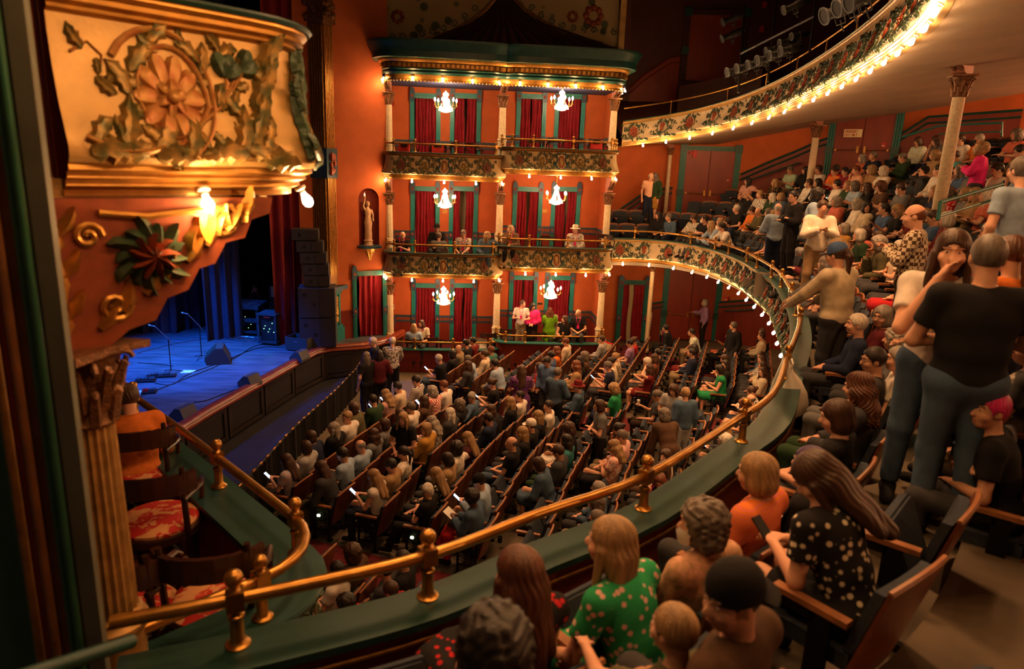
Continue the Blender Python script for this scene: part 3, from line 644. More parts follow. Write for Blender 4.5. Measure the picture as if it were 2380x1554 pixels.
# columns
def column(name, label, p, zb, zt, r, parent_group='columns', zplinth=None, bracket_n=None, brz=.36, shaft='column_cream', flute=True, blen=.75, capm='capital_bronze'):
    """zb: bottom of the base torus, zt: top of the capital (abacus)."""
    root = empty(name, (p.x, p.y, zplinth if zplinth is not None else zb), 0, label, 'column', parent_group); z0 = root.location.z
    b = MB(); ch = r*3.1; n = 40 if flute else 20
    b.lathe([(r*1.02, zb-z0+.10), (r, zb-z0+.3), (r*.88, zt-z0-ch)], n, (0, 0, 0), None, 2 if flute else 0, .09); b.build('shaft', shaft, root, angle=20)
    b = MB(); b.lathe([(r*1.25, zb-z0), (r*1.4, zb-z0+.025), (r*1.4, zb-z0+.05), (r*1.2, zb-z0+.065), (r*1.12, zb-z0+.08), (r*1.2, zb-z0+.10), (r*1.03, zb-z0+.115)], 24)
    if zplinth is not None and zb-z0 > .02: b.lathe([(r*1.2, 0), (r*1.2, zb-z0+.01)], 24)
    b.build('base', shaft, root)
    b = MB(); zc_ = zt-z0-ch
    b.lathe([(r*.95, zc_-.02), (r*1.08, zc_), (r*.95, zc_+.02), (r*.9, zc_+ch*.5), (r*1.2, zc_+ch*.82), (r*1.35, zc_+ch*.88)], 20)
    for k in range(8):
        a = 2*math.pi*k/8
        for (h0, h1, rr, tw) in ((0.0, .45, 1.02, 0), (.2, .75, 1.12, math.pi/8)):
            c, s_ = math.cos(a+tw), math.sin(a+tw)
            b.tube([(c*r*.92, s_*r*.92, zc_+ch*h0), (c*r*rr*1.05, s_*r*rr*1.05, zc_+ch*(h0+.3)), (c*r*rr*1.3, s_*r*rr*1.3, zc_+ch*h1), (c*r*rr*1.42, s_*r*rr*1.42, zc_+ch*(h1-.06))], [r*.26, r*.24, r*.15, r*.06], 5)
    for k in range(4):
        a = math.pi/4+math.pi/2*k; c, s_ = math.cos(a), math.sin(a)
        pts = []
        for i in range(14): an = i*.55; q = r*.36*(1-i/16); pts.append((c*(r*1.42+q*math.cos(an)), s_*(r*1.42+q*math.cos(an)), zc_+ch*.74+q*math.sin(an)))
        b.tube(pts, r*.12, 5)
    m45 = Matrix.Rotation(0, 3, 'Z'); ab = [(1.7, 1.7), (.0, 1.35), (-1.7, 1.7), (-1.35, 0), (-1.7, -1.7), (0, -1.35), (1.7, -1.7), (1.35, 0)]
    ba = BX if abs(p.y-24.5) < 2 else AX; rot = Matrix.Rotation(math.atan2(ba.y, ba.x), 4, 'Z')
    b.prism([(x*r, y*r) for x, y in ab], zc_+ch*.9, zc_+ch, rot); b.build('capital', capm, root, angle=50)
    if bracket_n is not None:
        t = Vector((-bracket_n.y, bracket_n.x, 0)); w2 = r*.8
        prof = [(-.12, 0), (-.12, brz), (blen, brz), (blen*.97, brz*.82), (blen*.72, brz*.72), (blen*.62, brz*.45), (blen*.38, brz*.36), (blen*.26, brz*.06), (r*.7, 0)]
        b = MB(); m = frame((0, 0, zt-z0), bracket_n, Vector((0, 0, 1)), t)
        b.prism(prof, -w2, w2, m); br = b.build('bracket', 'pink_plaster', root, angle=30)
        b = MB()
        for i in range(9):
            f = i/8; x = lerp(r*.6, blen*.95, f); z = lerp(.03, brz*.75, f**.9)
            for s_ in (-.5, .5): b.ball(m@Vector((x+.02, z, s_*w2)), r*.42, 6, 4, (1, 1, .8))
        b.build('bracket_carving', capm, br)
    return root
for i, (cpos, lab) in enumerate(((C1, 'left'), (C2, 'middle'), (C3, 'right'))):
    sd = 'left' if i == 0 else 'right'
    for lv in (3, 2, 1):
        zc, rh = LEV[(sd, lv)]; zf = zc-(.62 if lv > 1 else .5)
        zt = {3: E+2.30, 2: E-1.02, 1: E-4.20}[lv]+(.12*i if lv < 3 else .06*i)
        nxt = {3: E+2.62, 2: LEV[('left' if i < 2 else 'right', 3)][0]-.9, 1: LEV[('left' if i < 2 else 'right', 2)][0]-.9}[lv]
        zb_ = zc+(.18 if lv == 1 else .2)
        column('column', f'{lab} cream fluted column of the {LN[lv]} box tier opposite', cpos, zb_, zt, .125, 'fluted columns of the boxes opposite', zf, BN, max(.2, nxt-zt))
# back wall of the boxes, doorways, wainscot
BK = 1.55
def on_back(px, py, dep=BK):
    A = C1-BN*dep; d = ray(px, py); k = A.dot(BN)/d.dot(BN); return Vector((d.x*k, d.y*k, E+d.z*k))
def bu(px, py): return (on_back(px, py)-(C1-BN*BK)).dot(BX)
DOORS = {('left', 3): [(963, 1014, 0), (1056, 1108, 1)], ('left', 2): [(964, 1012, 0), (1053, 1101, 2)], ('left', 1): [(966, 1012, 0), (1055, 1098, 1)],
         ('right', 3): [(1209, 1259, 1), (1298, 1349, 0)], ('right', 2): [(1200, 1250, 2), (1289, 1338, 2)], ('right', 1): [(1191, 1238, 1), (1273, 1322, 0)]}
DTOP = {('left', 3): 229, ('right', 3): 230, ('left', 2): 444, ('right', 2): 445, ('left', 1): 668, ('right', 1): 650}
A0 = C1-BN*BK; holes = []
for (side, lv), dl in DOORS.items():
    zc, rh = LEV[(side, lv)]; zf = zc-(.62 if lv > 1 else .50); py = {3: 280, 2: 500, 1: 720}[lv]
    for j, (x0, x1, op) in enumerate(dl):
        u0, u1 = bu(x0, py), bu(x1, py); h = on_back((x0+x1)/2, DTOP[(side, lv)]).z-zf
        dr = struct(empty(f'door_box_{side}_{LN[lv]}_{j+1}')); a = A0+BX*u0
        door_casing(dr, a, BX, BN, u1-u0, h, .155, 'teal_bright', z0=zf); holes.append((u0, u1, zf, zf+h))
        nmc = f'{"left" if j == 0 else "right"} doorway of the {side} box on the {LN[lv]} tier'
        if op == 0: segs = [(.0, 1.0)]
        elif op == 1: segs = [(.0, .47), (.53, 1.0)] if side == 'left' else [(.0, .49), (.51, 1)]
        else: segs = [(.0, .34), (.58, 1.0)] if side == 'left' else [(.0, .48), (.57, 1.0)]
        for q, (f0, f1) in enumerate(segs):
            drape('door_curtain', a+BX*((u1-u0)*f0+.01)-BN*.06, a+BX*((u1-u0)*f1-.01)-BN*.06, zf+.02, zf+h+.02, 'red_velvet', f'red velvet curtain{"" if len(segs) == 1 else (", left half," if q == 0 else ", right half,")} {"left" if j == 0 else "right"} doorway of the {side} box, {LN[lv]} tier', 'curtain', .045, .125, group='red curtains in the box doorways', gather=.05)
us = sorted({round(q, 4) for h in holes for q in h[:2]}|{-.1, round(2*WB+.1, 4)}); bw = MB()
def bwp(u, z, dep=0): p = A0+BX*u-BN*dep; return (p.x, p.y, z)
for u0, u1 in zip(us, us[1:]):
    if u1-u0 < .002: continue
    blk = sorted([(h[2], h[3]) for h in holes if h[0] < (u0+u1)/2 < h[1]]); z = 0.0
    for a, b_ in blk+[(15, 15)]:
        if a > z: bw.quad(bwp(u0, z), bwp(u1, z), bwp(u1, a), bwp(u0, a))
        z = b_
struct(bw.build('wall_box_back', 'orange_wall', smooth=False))
cw = MB(); cw.quad(bwp(-.2, 0, .9), bwp(2*WB+.2, 0, .9), bwp(2*WB+.2, 13, .9), bwp(-.2, 13, .9)); struct(cw.build('wall_corridor', mat('corridor', (.42, .34, .2), .8, var=.05), smooth=False))
for nm, uu in (('wall_box_left', -.05), ('wall_box_middle', WB), ('wall_box_right', 2*WB+.03)):
    b = MB(); c = C1+BX*uu-BN*(BK/2); b.box((c.x, c.y, 5.1), (.08, BK, 10.2), math.atan2(BX.y, BX.x)); struct(b.build(nm, 'orange_wall', smooth=False))
for (side, lv), dl in DOORS.items():
    zc, rh = LEV[(side, lv)]; zf = zc-(.62 if lv > 1 else .50); py = {3: 330, 2: 550, 1: 745}[lv]; uo = 0 if side == 'left' else WB
    ex = [uo+.05]+[q for x0, x1, _ in dl for q in (bu(x0, py)-.17, bu(x1, py)+.17)]+[uo+WB-.05]
    tr = struct(empty(f'trim_box_{side}_{LN[lv]}')); w0 = MB(); w1 = MB(); w2 = MB()
    for u0, u1 in zip(ex[::2], ex[1::2]):
        c = A0+BX*((u0+u1)/2)+BN*.02; rz = math.atan2(BX.y, BX.x)
        w0.box((c.x, c.y, zf+.42), (u1-u0, .03, .84), rz); w1.box((c.x, c.y, zf+.86), (u1-u0, .06, .06), rz); w1.box((c.x, c.y, zf+1.05), (u1-u0, .07, .07), rz); w2.box((c.x, c.y, zf+.955), (u1-u0, .04, .12), rz)
    for uu, sgn in ((uo, 1), (uo+WB, -1)):
        c = C1+BX*(uu+sgn*.06)-BN*(BK/2); rz = math.atan2(BX.y, BX.x)
        w0.box((c.x, c.y, zf+.42), (.03, BK, .84), rz); w1.box((c.x, c.y, zf+.86), (.06, BK, .06), rz); w1.box((c.x, c.y, zf+1.05), (.07, BK, .07), rz); w2.box((c.x, c.y, zf+.955), (.04, BK, .12), rz)
    w0.build('wainscot', 'red_bead', tr); w1.build('chair_rail', 'blue_trim', tr); w2.build('frieze_strip', 'copper', tr)
ceil = MB(); ceil.prism([((C1+BX*u+BN*o_).x, (C1+BX*u+BN*o_).y) for u, o_ in ((-.1, -BK), (2*WB+.1, -BK), (2*WB+.1, PARA_OUT-.2), (-.1, PARA_OUT-.2))], E+2.66, E+2.74); struct(ceil.build('ceiling_box', 'blue_ceiling', smooth=False))
# top cornice over both boxes
cpath = []
pl = d_path(C1, BX, BN, WB, PARA_OUT+.05, 0, .5, .04); pr2 = d_path(C2, BX, BN, WB, PARA_OUT+.05, 0, .5, .04)
na = len(pl)//2; flat_l = [q for q in pl if (q-C1).dot(BX) < WB-.25]; flat_r = [q for q in pr2 if (q-C2).dot(BX) > .25]
cpath = flat_l+[C1+BX*(WB)+BN*(PARA_OUT-.12)]+flat_r
cr = empty('cornice', (C2+BN*PARA_OUT).to_tuple()[:2]+(E+2.56,), 0, 'teal and gold cornice with dentils crowning the boxes opposite', 'cornice'); o = Vector(cr.location)
cpl = [Vector((q.x, q.y, E+2.56))-o for q in cpath]
for nm, prf, m in (('gold_architrave', [(-.10, .0), (.0, .0), (.02, .03), (.0, .05), (.03, .12), (.03, .18)], 'gold'), ('green_moulding', [(.03, .18), (.07, .20), (.10, .25), (.08, .30), (.12, .34), (.10, .37), (.05, .38)], 'dark_teal'), ('dentil_bed', [(.05, .38), (.08, .38), (.08, .53), (.05, .53)], 'gold_dark'),
                   ('gold_moulding', [(.05, .53), (.17, .54), (.20, .58), (.22, .62), (.22, .64)], 'gold'), ('soffit_band', [(.18, .64), (.40, .65), (.40, .84), (.36, .84)], 'dark_teal'), ('crown', [(.36, .84), (.42, .84), (.44, .90), (.48, .98), (.53, 1.06), (.55, 1.10), (.55, 1.16), (-.5, 1.18)], 'dark_teal')):
    b = MB(); b.sweep(cpl, prf); b.build(nm, m, cr, angle=30)
PP = Path(cpl); db = MB(); db.box((0, 0, 0), (.085, .07, .11)); dm = db.mesh('dentil', False); ns = int(PP.L/.15)
for i in range(ns):
    p, t, n = PP.at((i+.5)*PP.L/ns); link('dentil', dm, 'gold', cr, matrix=frame(p+n*.11+Vector((0, 0, .455)), t, -n, Vector((0, 0, 1))))
sb = MB(); ns = int(PP.L/.11)
for i in range(ns): p, t, n = PP.at((i+.5)*PP.L/ns); sb.ball(p+n*.0+Vector((0, 0, -.005)), .035, 6, 4)
sb.build('scalloped_trim', 'gold', cr)
for j, s_ in enumerate((.35, .95, 2.0, 2.95, 3.9, 4.75, 5.5, 6.4, 7.3, 8.2, PP.L-.95, PP.L-.4)):
    p, t, n = PP.at(s_); bulb(p+o+n*.06+Vector((0, 0, .08)), n, f'{ORD[j+1]} glowing bulb from the left under the top cornice opposite', 'bulbs under the top cornice', 3 if j in (0, 11) else 7)
# ------------------------------------------------------------------ lower balcony
lp = [Vector((p.x, p.y, CAPZ)) for p in rail_path]; LP = Path(lp)
lb = empty('balcony_front', (5.5, 14, CAPZ-.88), 0, 'curved cream balcony front with painted scroll relief, lower of the two', 'balcony front')
parapet(lb, lp, 'cream', 'cream_gold', 'gold', 'dark_teal')
o = Vector(lb.location)
b = MB(); b.sweep([p-o for p in lp], [(-.20, -.04), (-.20, 0.004), (.10, 0.004), (.12, -.015), (.10, -.04)], closed=True); b.build('ledge_board', 'ledge_green', lb, angle=30)
b = MB(); b.sweep([p-o for p in lp], [(-.175, -.04), (-.175, -.62)]); b.build('inner_boarding', 'red_wall', lb)
b = MB(); b.sweep([p-o for p in lp], [(-.18, -.10), (-.195, -.105), (-.195, -.12), (-.18, -.125)], closed=True); b.build('inner_beading', 'gold_dark', lb)
s = .45; i = 0
while s < LP.L-1:
    p, t, n = LP.at(s); pj = proj(p)
    place_unit(lb, 'rosette' if i % 2 == 0 else 'trumpet', .92, p, t, n, 1); s += .92; i += 1
lp3 = Path(lp); s = .55; i = 0
while s < LP.L-.5:
    p, t, n = LP.at(s); i += 1
    if p.y > 8.5: bulb(p+n*.04+Vector((0, 0, -.88)), n, f'{ORD[i]} glowing bulb along the lower balcony front from its far end', 'bulbs along the lower balcony front', 6)
    s += 1.0
ppx = [(1497, 545), (1571, 550), (1639, 560), (1684, 570), (1724, 585), (1762, 600), (1795, 620), (1818, 640), (1842, 675), (1855, 700), (1857, 740), (1830, 830), (1724, 965), (1500, 1105), (993, 1290), (560, 1390)]
posts = []
for x, y in ppx:
    q = at_z(x, y, RZ); d = [((LP.p[k].x-q.x)**2+(LP.p[k].y-q.y)**2, LP.s[k]) for k in range(len(LP.p))]; posts.append(min(d)[1])
brass_rail('brass_railing', 'long curved brass rail with ball posts on the lower balcony', lp, CAPZ, RZ-CAPZ, posts, None, .034)
# stepped balcony floor
for k in range(9):
    d0 = .27 if k == 0 else k*TREAD+.05; d1 = (k+1)*TREAD+.05; b = MB(); RPt = Path([Vector((p.x, p.y, 0)) for p in rail_path]); vs = []
    for j, p in enumerate(rail_path):
        n = RPt.at(RPt.s[j])[2]; r_ = rise_at(p.y); z1 = FRONT_FLOOR+r_*k
        for d_, z_ in ((d0, z1-r_), (d0, z1), (d1+.01, z1)): vs.append((p.x-n.x*d_, p.y-n.y*d_, z_))
    b.add(vs, [(j*3+i, (j+1)*3+i, (j+1)*3+i+1, j*3+i+1) for j in range(len(rail_path)-1) for i in range(2)]); struct(b.build(f'floor_balcony_{k+1}', 'concrete', angle=30))
b = MB(); b.sweep([Vector((p.x, p.y, 0)) for p in rail_path], [(.02, CAPZ-.86), (-.6, CAPZ-.80), (-2.2, CAPZ-.72), (-5, CAPZ-.5)]); struct(b.build('ceiling_under_balcony', 'plaster_under'))
# ------------------------------------------------------------------ upper balcony
UPX = [(1486, 337, .90), (1548, 329, 1.06), (1610, 320, 1.20), (1667, 307, 1.36), (1715, 296, 1.48), (1758, 283, 1.58), (1797, 270, 1.66), (1833, 256, 1.73), (1867, 242, 1.78), (1900, 227, 1.82), (1933, 213, 1.85), (1966, 196, 1.87), (2003, 178, 1.89), (2035, 158, 1.90), (2066, 140, 1.90), (2101, 120, 1.90), (2135, 88, 1.88), (2170, 58, 1.86), (2205, 22, 1.84)]
ub = [at_z(x, y, E+z) for x, y, z in UPX]
ups = [(3.62, 25.05, E+.80)]+[(p.x, p.y, p.z) for p in ub]; dd = (ub[-1]-ub[-4]).normalized()
ups += [(lerp(ub[-1].x, 2.3, f), lerp(ub[-1].y, 4.2, f), lerp(ub[-1].z, E+1.72, f)) for f in (.25, .5, .75, 1)]+[(1.3, 2.8, E+1.6), (.2, 1.95, E+1.45), (-.9, 1.5, E+1.25), (-1.8, 1.55, E+1.0)]
# even out the digitised bulbs
U = np.array(ups)
for _ in range(3): U[1:-1] = .25*U[:-2]+.5*U[1:-1]+.25*U[2:]
up = [Vector((x, y, z+.90)) for x, y, z in U]; up = smooth_path(up, 3); UP = Path(up)
ubo = empty('balcony_front', (7, 18, E+1.6), 0, 'curved cream balcony front with painted scroll relief, upper of the two', 'balcony front')
parapet(ubo, up, 'cream', 'cream_gold', 'cream_gold', 'dark_teal'); o = Vector(ubo.location)
s = .45; i = 0
while s < UP.L-1:
    p, t, n = UP.at(s); place_unit(ubo, 'rosette' if i % 2 == 0 else 'trumpet', .98, p, t, n, 1); s += .98; i += 1
for i in range(len(ub)):
    q = ub[i]; d = min(((UP.p[k].x-q.x)**2+(UP.p[k].y-q.y)**2, UP.s[k]) for k in range(len(UP.p)))[1]; p, t, n = UP.at(d)
    bulb(p+n*.02+Vector((0, 0, -.875)), n, f'{ORD[i+1]} glowing bulb along the upper balcony front from its far end', 'bulbs along the upper balcony front', 6.5 if i < 12 else 4.5)
k_ = max(UP.s[k] for k in range(len(UP.p)) if (UP.p[k].x-ub[-1].x)**2+(UP.p[k].y-ub[-1].y)**2 < .3); i = len(ub)
while k_+.9 < UP.L-.3:
    k_ += .9; i += 1; p, t, n = UP.at(k_); bulb(p+n*.02+Vector((0, 0, -.875)), n, f'{ORD[i]} glowing bulb along the upper balcony front from its far end', 'bulbs along the upper balcony front', 9)
up_posts = [min(((UP.p[k].x-q.x)**2+(UP.p[k].y-q.y)**2, UP.s[k]) for k in range(len(UP.p)))[1] for q in [at_z(x, y, E+2.9) for x, y in [(1580, 215), (1713, 165), (1820, 115), (1893, 70), (1978, 10)]]]
s = 1.6; lst = []
while s < UP.L: lst.append(s); s += 2.1
urp = empty('brass_railing', (7, 18, E+2.5), 0, 'thin brass rail along the dark upper balcony', 'railing'); o2 = Vector(urp.location)
b = MB(); b.tube([p-o2+Vector((0, 0, .42))-UP.at(UP.s[k])[2]*.12 for k, p in enumerate(up)], .028, 8); b.build('rail', 'brass', urp)
for s in lst:
    p, t, n = UP.at(s); b = MB(); q = p-o2-n*.12; b.tube([q, q+Vector((0, 0, .42))], .022, 8); b.lathe([(.04, .40), (.045, .42), (.04, .44)], 10, q); b.build('post', 'brass', urp)
WZ = [1.0, 1.15, 1.75, 2.25, 2.9, 3.3, 3.4, 3.4, 3.4, 3.4, 3.4]
FW = Path([Vector((x, y, E+z)) for (x, y), z in zip(FAR_WALL, WZ)])
def wall_match(frac): return FW.at(frac*FW.L*.82)[0]
un = MB(); vs = []; nU = len(up); nr = 6
for k, p in enumerate(up):
    _, t, n = UP.at(UP.s[k]); a = p-n*.10+Vector((0, 0, -.875)); w_ = wall_match((UP.s[k]/UP.L)**.9)
    for j in range(nr+1): vs.append(a.lerp(w_, j/nr))
un.add(vs, [(k*(nr+1)+j, (k+1)*(nr+1)+j, (k+1)*(nr+1)+j+1, k*(nr+1)+j+1) for k in range(nU-1) for j in range(nr)]); struct(un.build('ceiling_balcony', 'plaster_under', angle=60))
uf = MB(); vs = []
for k, p in enumerate(up):
    _, t, n = UP.at(UP.s[k]); a = p-n*.12+Vector((0, 0, -.55)); w_ = wall_match((UP.s[k]/UP.L)**.9)+Vector((0, 0, 1.6))
    for j in range(nr+1): vs.append(a.lerp(w_, j/nr))
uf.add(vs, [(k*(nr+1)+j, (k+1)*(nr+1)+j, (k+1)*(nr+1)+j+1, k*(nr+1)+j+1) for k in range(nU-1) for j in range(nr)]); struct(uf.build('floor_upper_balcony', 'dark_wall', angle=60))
# ------------------------------------------------------------------ far wall
FWD = []
for i in range(len(FAR_WALL)-1):
    (x0, y0), (x1, y1) = FAR_WALL[i:i+2]; n = max(1, int(math.hypot(x1-x0, y1-y0)/.8))
    for j in range(n): FWD.append((lerp(x0, x1, j/n), lerp(y0, y1, j/n), lerp(WZ[i], WZ[i+1], j/n)))
FWD.append((*FAR_WALL[-1], WZ[-1])); n = len(FWD)
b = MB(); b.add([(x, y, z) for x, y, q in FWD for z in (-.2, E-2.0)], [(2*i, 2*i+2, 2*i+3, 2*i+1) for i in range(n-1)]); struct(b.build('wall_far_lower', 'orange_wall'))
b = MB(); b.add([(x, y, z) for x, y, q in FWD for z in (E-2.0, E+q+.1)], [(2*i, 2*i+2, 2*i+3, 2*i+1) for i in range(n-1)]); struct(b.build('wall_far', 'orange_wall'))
b = MB(); b.add([(x, y, z) for x, y, q in FWD for z in (E+q+.1, 15.2)], [(2*i, 2*i+2, 2*i+3, 2*i+1) for i in range(n-1)]); struct(b.build('wall_far_upper', 'dark_wall'))  # dark tint puts the lack of light into the upper wall's colour
def on_far(px, py):
    d = ray(px, py); best = None
    for (x0, y0), (x1, y1) in zip(FAR_WALL, FAR_WALL[1:]):
        ex, ey = x1-x0, y1-y0; det = d.x*-ey+ex*d.y
        if abs(det) < 1e-9: continue
        t = (x0*-ey+ex*y0)/det; s_ = (d.x*y0-d.y*x0)/det
        if t > 0 and -.0001 <= s_ <= 1.0001 and (best is None or t < best[0]): best = (t, Vector((ex, ey, 0)).normalized())
    t, tg = best; return Vector((d.x*t, d.y*t, E+d.z*t)), tg, Vector((tg.y, -tg.x, 0))
GLY = {'E': [(0, 0, 0, 2), (0, 2, 1, 2), (0, 1, .8, 1), (0, 0, 1, 0)], 'M': [(0, 0, 0, 2), (0, 2, .5, 1), (.5, 1, 1, 2), (1, 2, 1, 0)], 'R': [(0, 0, 0, 2), (0, 2, 1, 2), (1, 2, 1, 1), (1, 1, 0, 1), (.4, 1, 1, 0)], 'G': [(1, 2, 0, 2), (0, 2, 0, 0), (0, 0, 1, 0), (1, 0, 1, 1), (1, 1, .5, 1)], 'N': [(0, 0, 0, 2), (0, 2, 1, 0), (1, 0, 1, 2)], 'C': [(1, 2, 0, 2), (0, 2, 0, 0), (0, 0, 1, 0)], 'Y': [(0, 2, .5, 1), (1, 2, .5, 1), (.5, 1, .5, 0)], 'X': [(0, 0, 1, 2), (0, 2, 1, 0)], 'I': [(.5, 0, .5, 2)], 'T': [(0, 2, 1, 2), (.5, 2, .5, 0)], 'O': [(0, 0, 0, 2), (0, 2, 1, 2), (1, 2, 1, 0), (1, 0, 0, 0)], 'L': [(0, 2, 0, 0), (0, 0, 1, 0)]}
def lettering(b, text, x0, z0, h, y=0, sw=.012):
    x = x0
    for ch in text:
        if ch != ' ':
            for (a, c, d, e) in GLY[ch]:
                p = Vector((x+a*h*.4, y, z0+c*h/2)); q = Vector((x+d*h*.4, y, z0+e*h/2)); dv = q-p; L = dv.length; an = math.atan2(dv.z, dv.x)
                b.box(((p.x+q.x)/2, y, (p.z+q.z)/2), (L+sw, .006, sw), m=Matrix.Rotation(-an, 3, 'Y'))
        x += h*.62
    return x
def exit_sign(c, t, n, w_, h, which):
    s_ = empty('exit_sign', c, math.atan2(t.y, t.x), f'cream sign reading EMERGENCY EXIT ONLY on the {which} red door', 'sign', 'emergency exit signs')
    b = MB(); b.box((0, 0, 0), (w_, .015, h)); b.build('plate', 'sign_cream', s_)
    b = MB(); lettering(b, 'EMERGENCY', -w_*.43, h*.08, h*.28, -.012, h*.035); lettering(b, 'EXIT ONLY', -w_*.43, -h*.36, h*.28, -.012, h*.035); b.build('lettering', 'sign_red', s_)
def slab_door(name, pl, pr_, ytop, ybot, sign=None, cas=True, ztop=None, zbot=None, leaves=2, bars=True, which='', casing='teal'):
    A, t0, n0 = on_far(pl, (ytop+ybot)/2); B, _, _ = on_far(pr_, (ytop+ybot)/2); t = Vector(((B-A).x, (B-A).y, 0)).normalized(); n = Vector((t.y, -t.x, 0)); w_ = (B-A).length
    zb = zbot if zbot is not None else on_far((pl+pr_)/2, ybot)[0].z; zt = ztop if ztop is not None else on_far((pl+pr_)/2, ytop)[0].z
    root = struct(empty(name, (A.x+n.x*.05, A.y+n.y*.05, zb), math.atan2(t.y, t.x)))
    lw = w_/leaves
    for k in range(leaves):
        b = MB(); b.box((lw*(k+.5), 0, (zt-zb)/2), (lw-.02, .06, zt-zb)); lf = b.build('door_leaf', 'red_door', root)
        if bars:
            zz = 1.05; b = MB(); b.tube([(lw*k+.15, -.10, zz), (lw*(k+1)-.15, -.10, zz)], .016, 6)
            b.box((lw*(k+(.12 if k else .88)), -.06, zz+.02), (.07, .06, .22)); b.box((lw*(k+(.88 if k else .12)), -.05, zz), (.06, .07, .06)); b.build('panic_bar', 'brass', root)
    if cas:
        for sx in (-.1, w_+.1):
            b = MB()
            for j in range(3): b.box((sx-.08+.08*j, -.03, (zt-zb)/2), (.055, .07, zt-zb+.0))
            b.box((sx, -.01, (zt-zb)/2), (.24, .04, zt-zb)); b.build('casing', casing, root)
            b = MB(); b.box((sx, -.05, zt-zb+.1), (.27, .1, .3)); b.build('corner_block', 'dark_teal', root)
            b = MB(); b.box((sx, -.05, 1.05), (.27, .1, .26)); b.build('casing_block', 'dark_teal', root)
        b = MB()
        for j in range(3): b.box((w_/2, -.03, zt-zb+.03+.06*j), (w_, .06, .045))
        b.build('header', casing, root)
    return root, A, t, n, w_, zb, zt
_, A, t, n, w_, zb, zt = slab_door('door_2', 1588, 1702, 349, 508, ztop=E+.88, zbot=E-1.80)
c, tt, nn = on_far(1635, 391); exit_sign(c+n*.12, t, n, .56, .27, 'nearer to the boxes')
_, A, t, n, w_, zb, zt = slab_door('door_3', 1938, 2076, 270, 402, ztop=E+2.3, zbot=E-.05)
c, tt, nn = on_far(1985, 310); exit_sign(c+n*.14, t, n, .60, .27, 'farther right')
slab_door('door_4', 1552, 1664, 600, 768, ztop=3.4, zbot=.45)
# curtained doorway under the balcony
A, t0, n0 = on_far(1443, 700); B, _, _ = on_far(1492, 700); dr = struct(empty('door_5')); t = (B-A); t.z = 0; w_ = t.length; t.normalize(); n = Vector((t.y, -t.x, 0)); A.z = 0; A += n*.25
door_casing(dr, A, t, n, w_, 2.35, .2, 'teal', z0=.35)
b = MB(); c = A+t*(w_/2)-n*.12; b.box((c.x, c.y, 1.55), (w_, .02, 2.4), math.atan2(t.y, t.x)); b.build('bright_corridor', 'corridor', dr)
drape('door_curtain', A+t*.02+n*.0, A+t*(w_*.28), .38, 2.68, 'red_velvet', 'narrow red curtain at the left of the doorway under the balcony', 'curtain', .05, .14)
drape('door_curtain', A+t*(w_*.5), A+t*(w_-.02), .38, 2.68, 'red_velvet', 'wide red curtain at the right of the doorway under the balcony', 'curtain', .05, .16)
# wainscot bands with handrails along the far wall
def wall_band(name, pxs, h, zdown, mw='red_bead', mr='dark_teal'):
    P = [on_far(x, y) for x, y in pxs]; pts = [q[0]+q[2]*.06 for q in P]; root = struct(empty(name)); b = MB()
    for a, c in zip(pts, pts[1:]): b.quad((a.x, a.y, zdown), (c.x, c.y, zdown), c, a)
    b.build('boarding', mw, root)
    b = MB()
    for dz, hh in ((0, .07), (-.2, .06)):
        for a, c in zip(pts, pts[1:]): b.tube([a+Vector((0, 0, dz)), c+Vector((0, 0, dz))], hh*.6, 6)
    b.build('dado_rail', mr, root); return pts
wall_band('trim_wainscot_1', [(1424, 498), (1450, 480), (1490, 452), (1530, 440), (1562, 436)], 1, E-3)
wall_band('trim_wainscot_2', [(1722, 406), (1790, 376), (1850, 352), (1905, 328), (1925, 322)], 1, E-2.2)
wall_band('trim_wainscot_3', [(2096, 312), (2160, 272), (2270, 264), (2379, 256)], 1, E-1.5)
wall_band('trim_wainscot_4', [(1505, 706), (1545, 700)], 1, 0)
wall_band('trim_wainscot_5', [(1672, 702), (1760, 695), (1830, 690), (2000, 690)], 1, 0)
def handrail(pxs, outs=.25, r=.03, label='', m='dark_teal'):
    P = [on_far(x, y) for x, y in pxs]; pts = [q[0]+q[2]*outs for q in P]; b = MB(); o = pts[0].copy(); b.tube([p-o for p in pts], r, 8)
    root = empty('handrail', o, 0, label, 'handrail'); b.build('rail', m, root); b = MB()
    for f in (0, len(pts)-1): b.tube([pts[f]-o, P[f][0]-o], r*.7, 6)
    b.build('bracket', m, root)
handrail([(1746, 419), (1862, 379)], label='dark sloping handrail on the wall between the two red doors')
handrail([(1425, 522), (1450, 500), (1485, 478)], label='dark sloping handrail beside the standing couple')
handrail([(1690, 720), (1755, 717)], label='dark handrail on the wall under the balcony')
for nm, px, py, sz, lab in (('fire_alarm', 1694, 417, .16, 'red fire alarm on the wall right of the first exit door'), ('fire_alarm', 2056, 337, .16, 'red fire alarm beside the second exit door'), ('fire_alarm_strobe', 2071, 257, .26, 'bright red alarm box just under the balcony ceiling'), ('fire_alarm', 1690, 693, .16, 'red fire alarm under the balcony by the double doors')):
    c, t, n = on_far(px, py); o = empty(nm, c+n*.1, math.atan2(t.y, t.x), lab, 'fire alarm'); b = MB(); b.box((0, 0, 0), (sz, .08, sz*1.1)); b.build('housing', 'fire_red', o); b = MB(); b.box((0, -.05, -sz*.2), (sz*.5, .03, sz*.2)); b.build('handle', 'sign_cream', o)
c, t, n = on_far(1612, 358); o = empty('exit_lamp', c+n*.14, math.atan2(t.y, t.x), 'small red emergency lamp above the first exit door', 'lamp'); b = MB(); b.box((0, 0, 0), (.16, .1, .3)); b.box((-.16, 0, .04), (.12, .08, .1)); b.build('housing', 'fire_red', o)
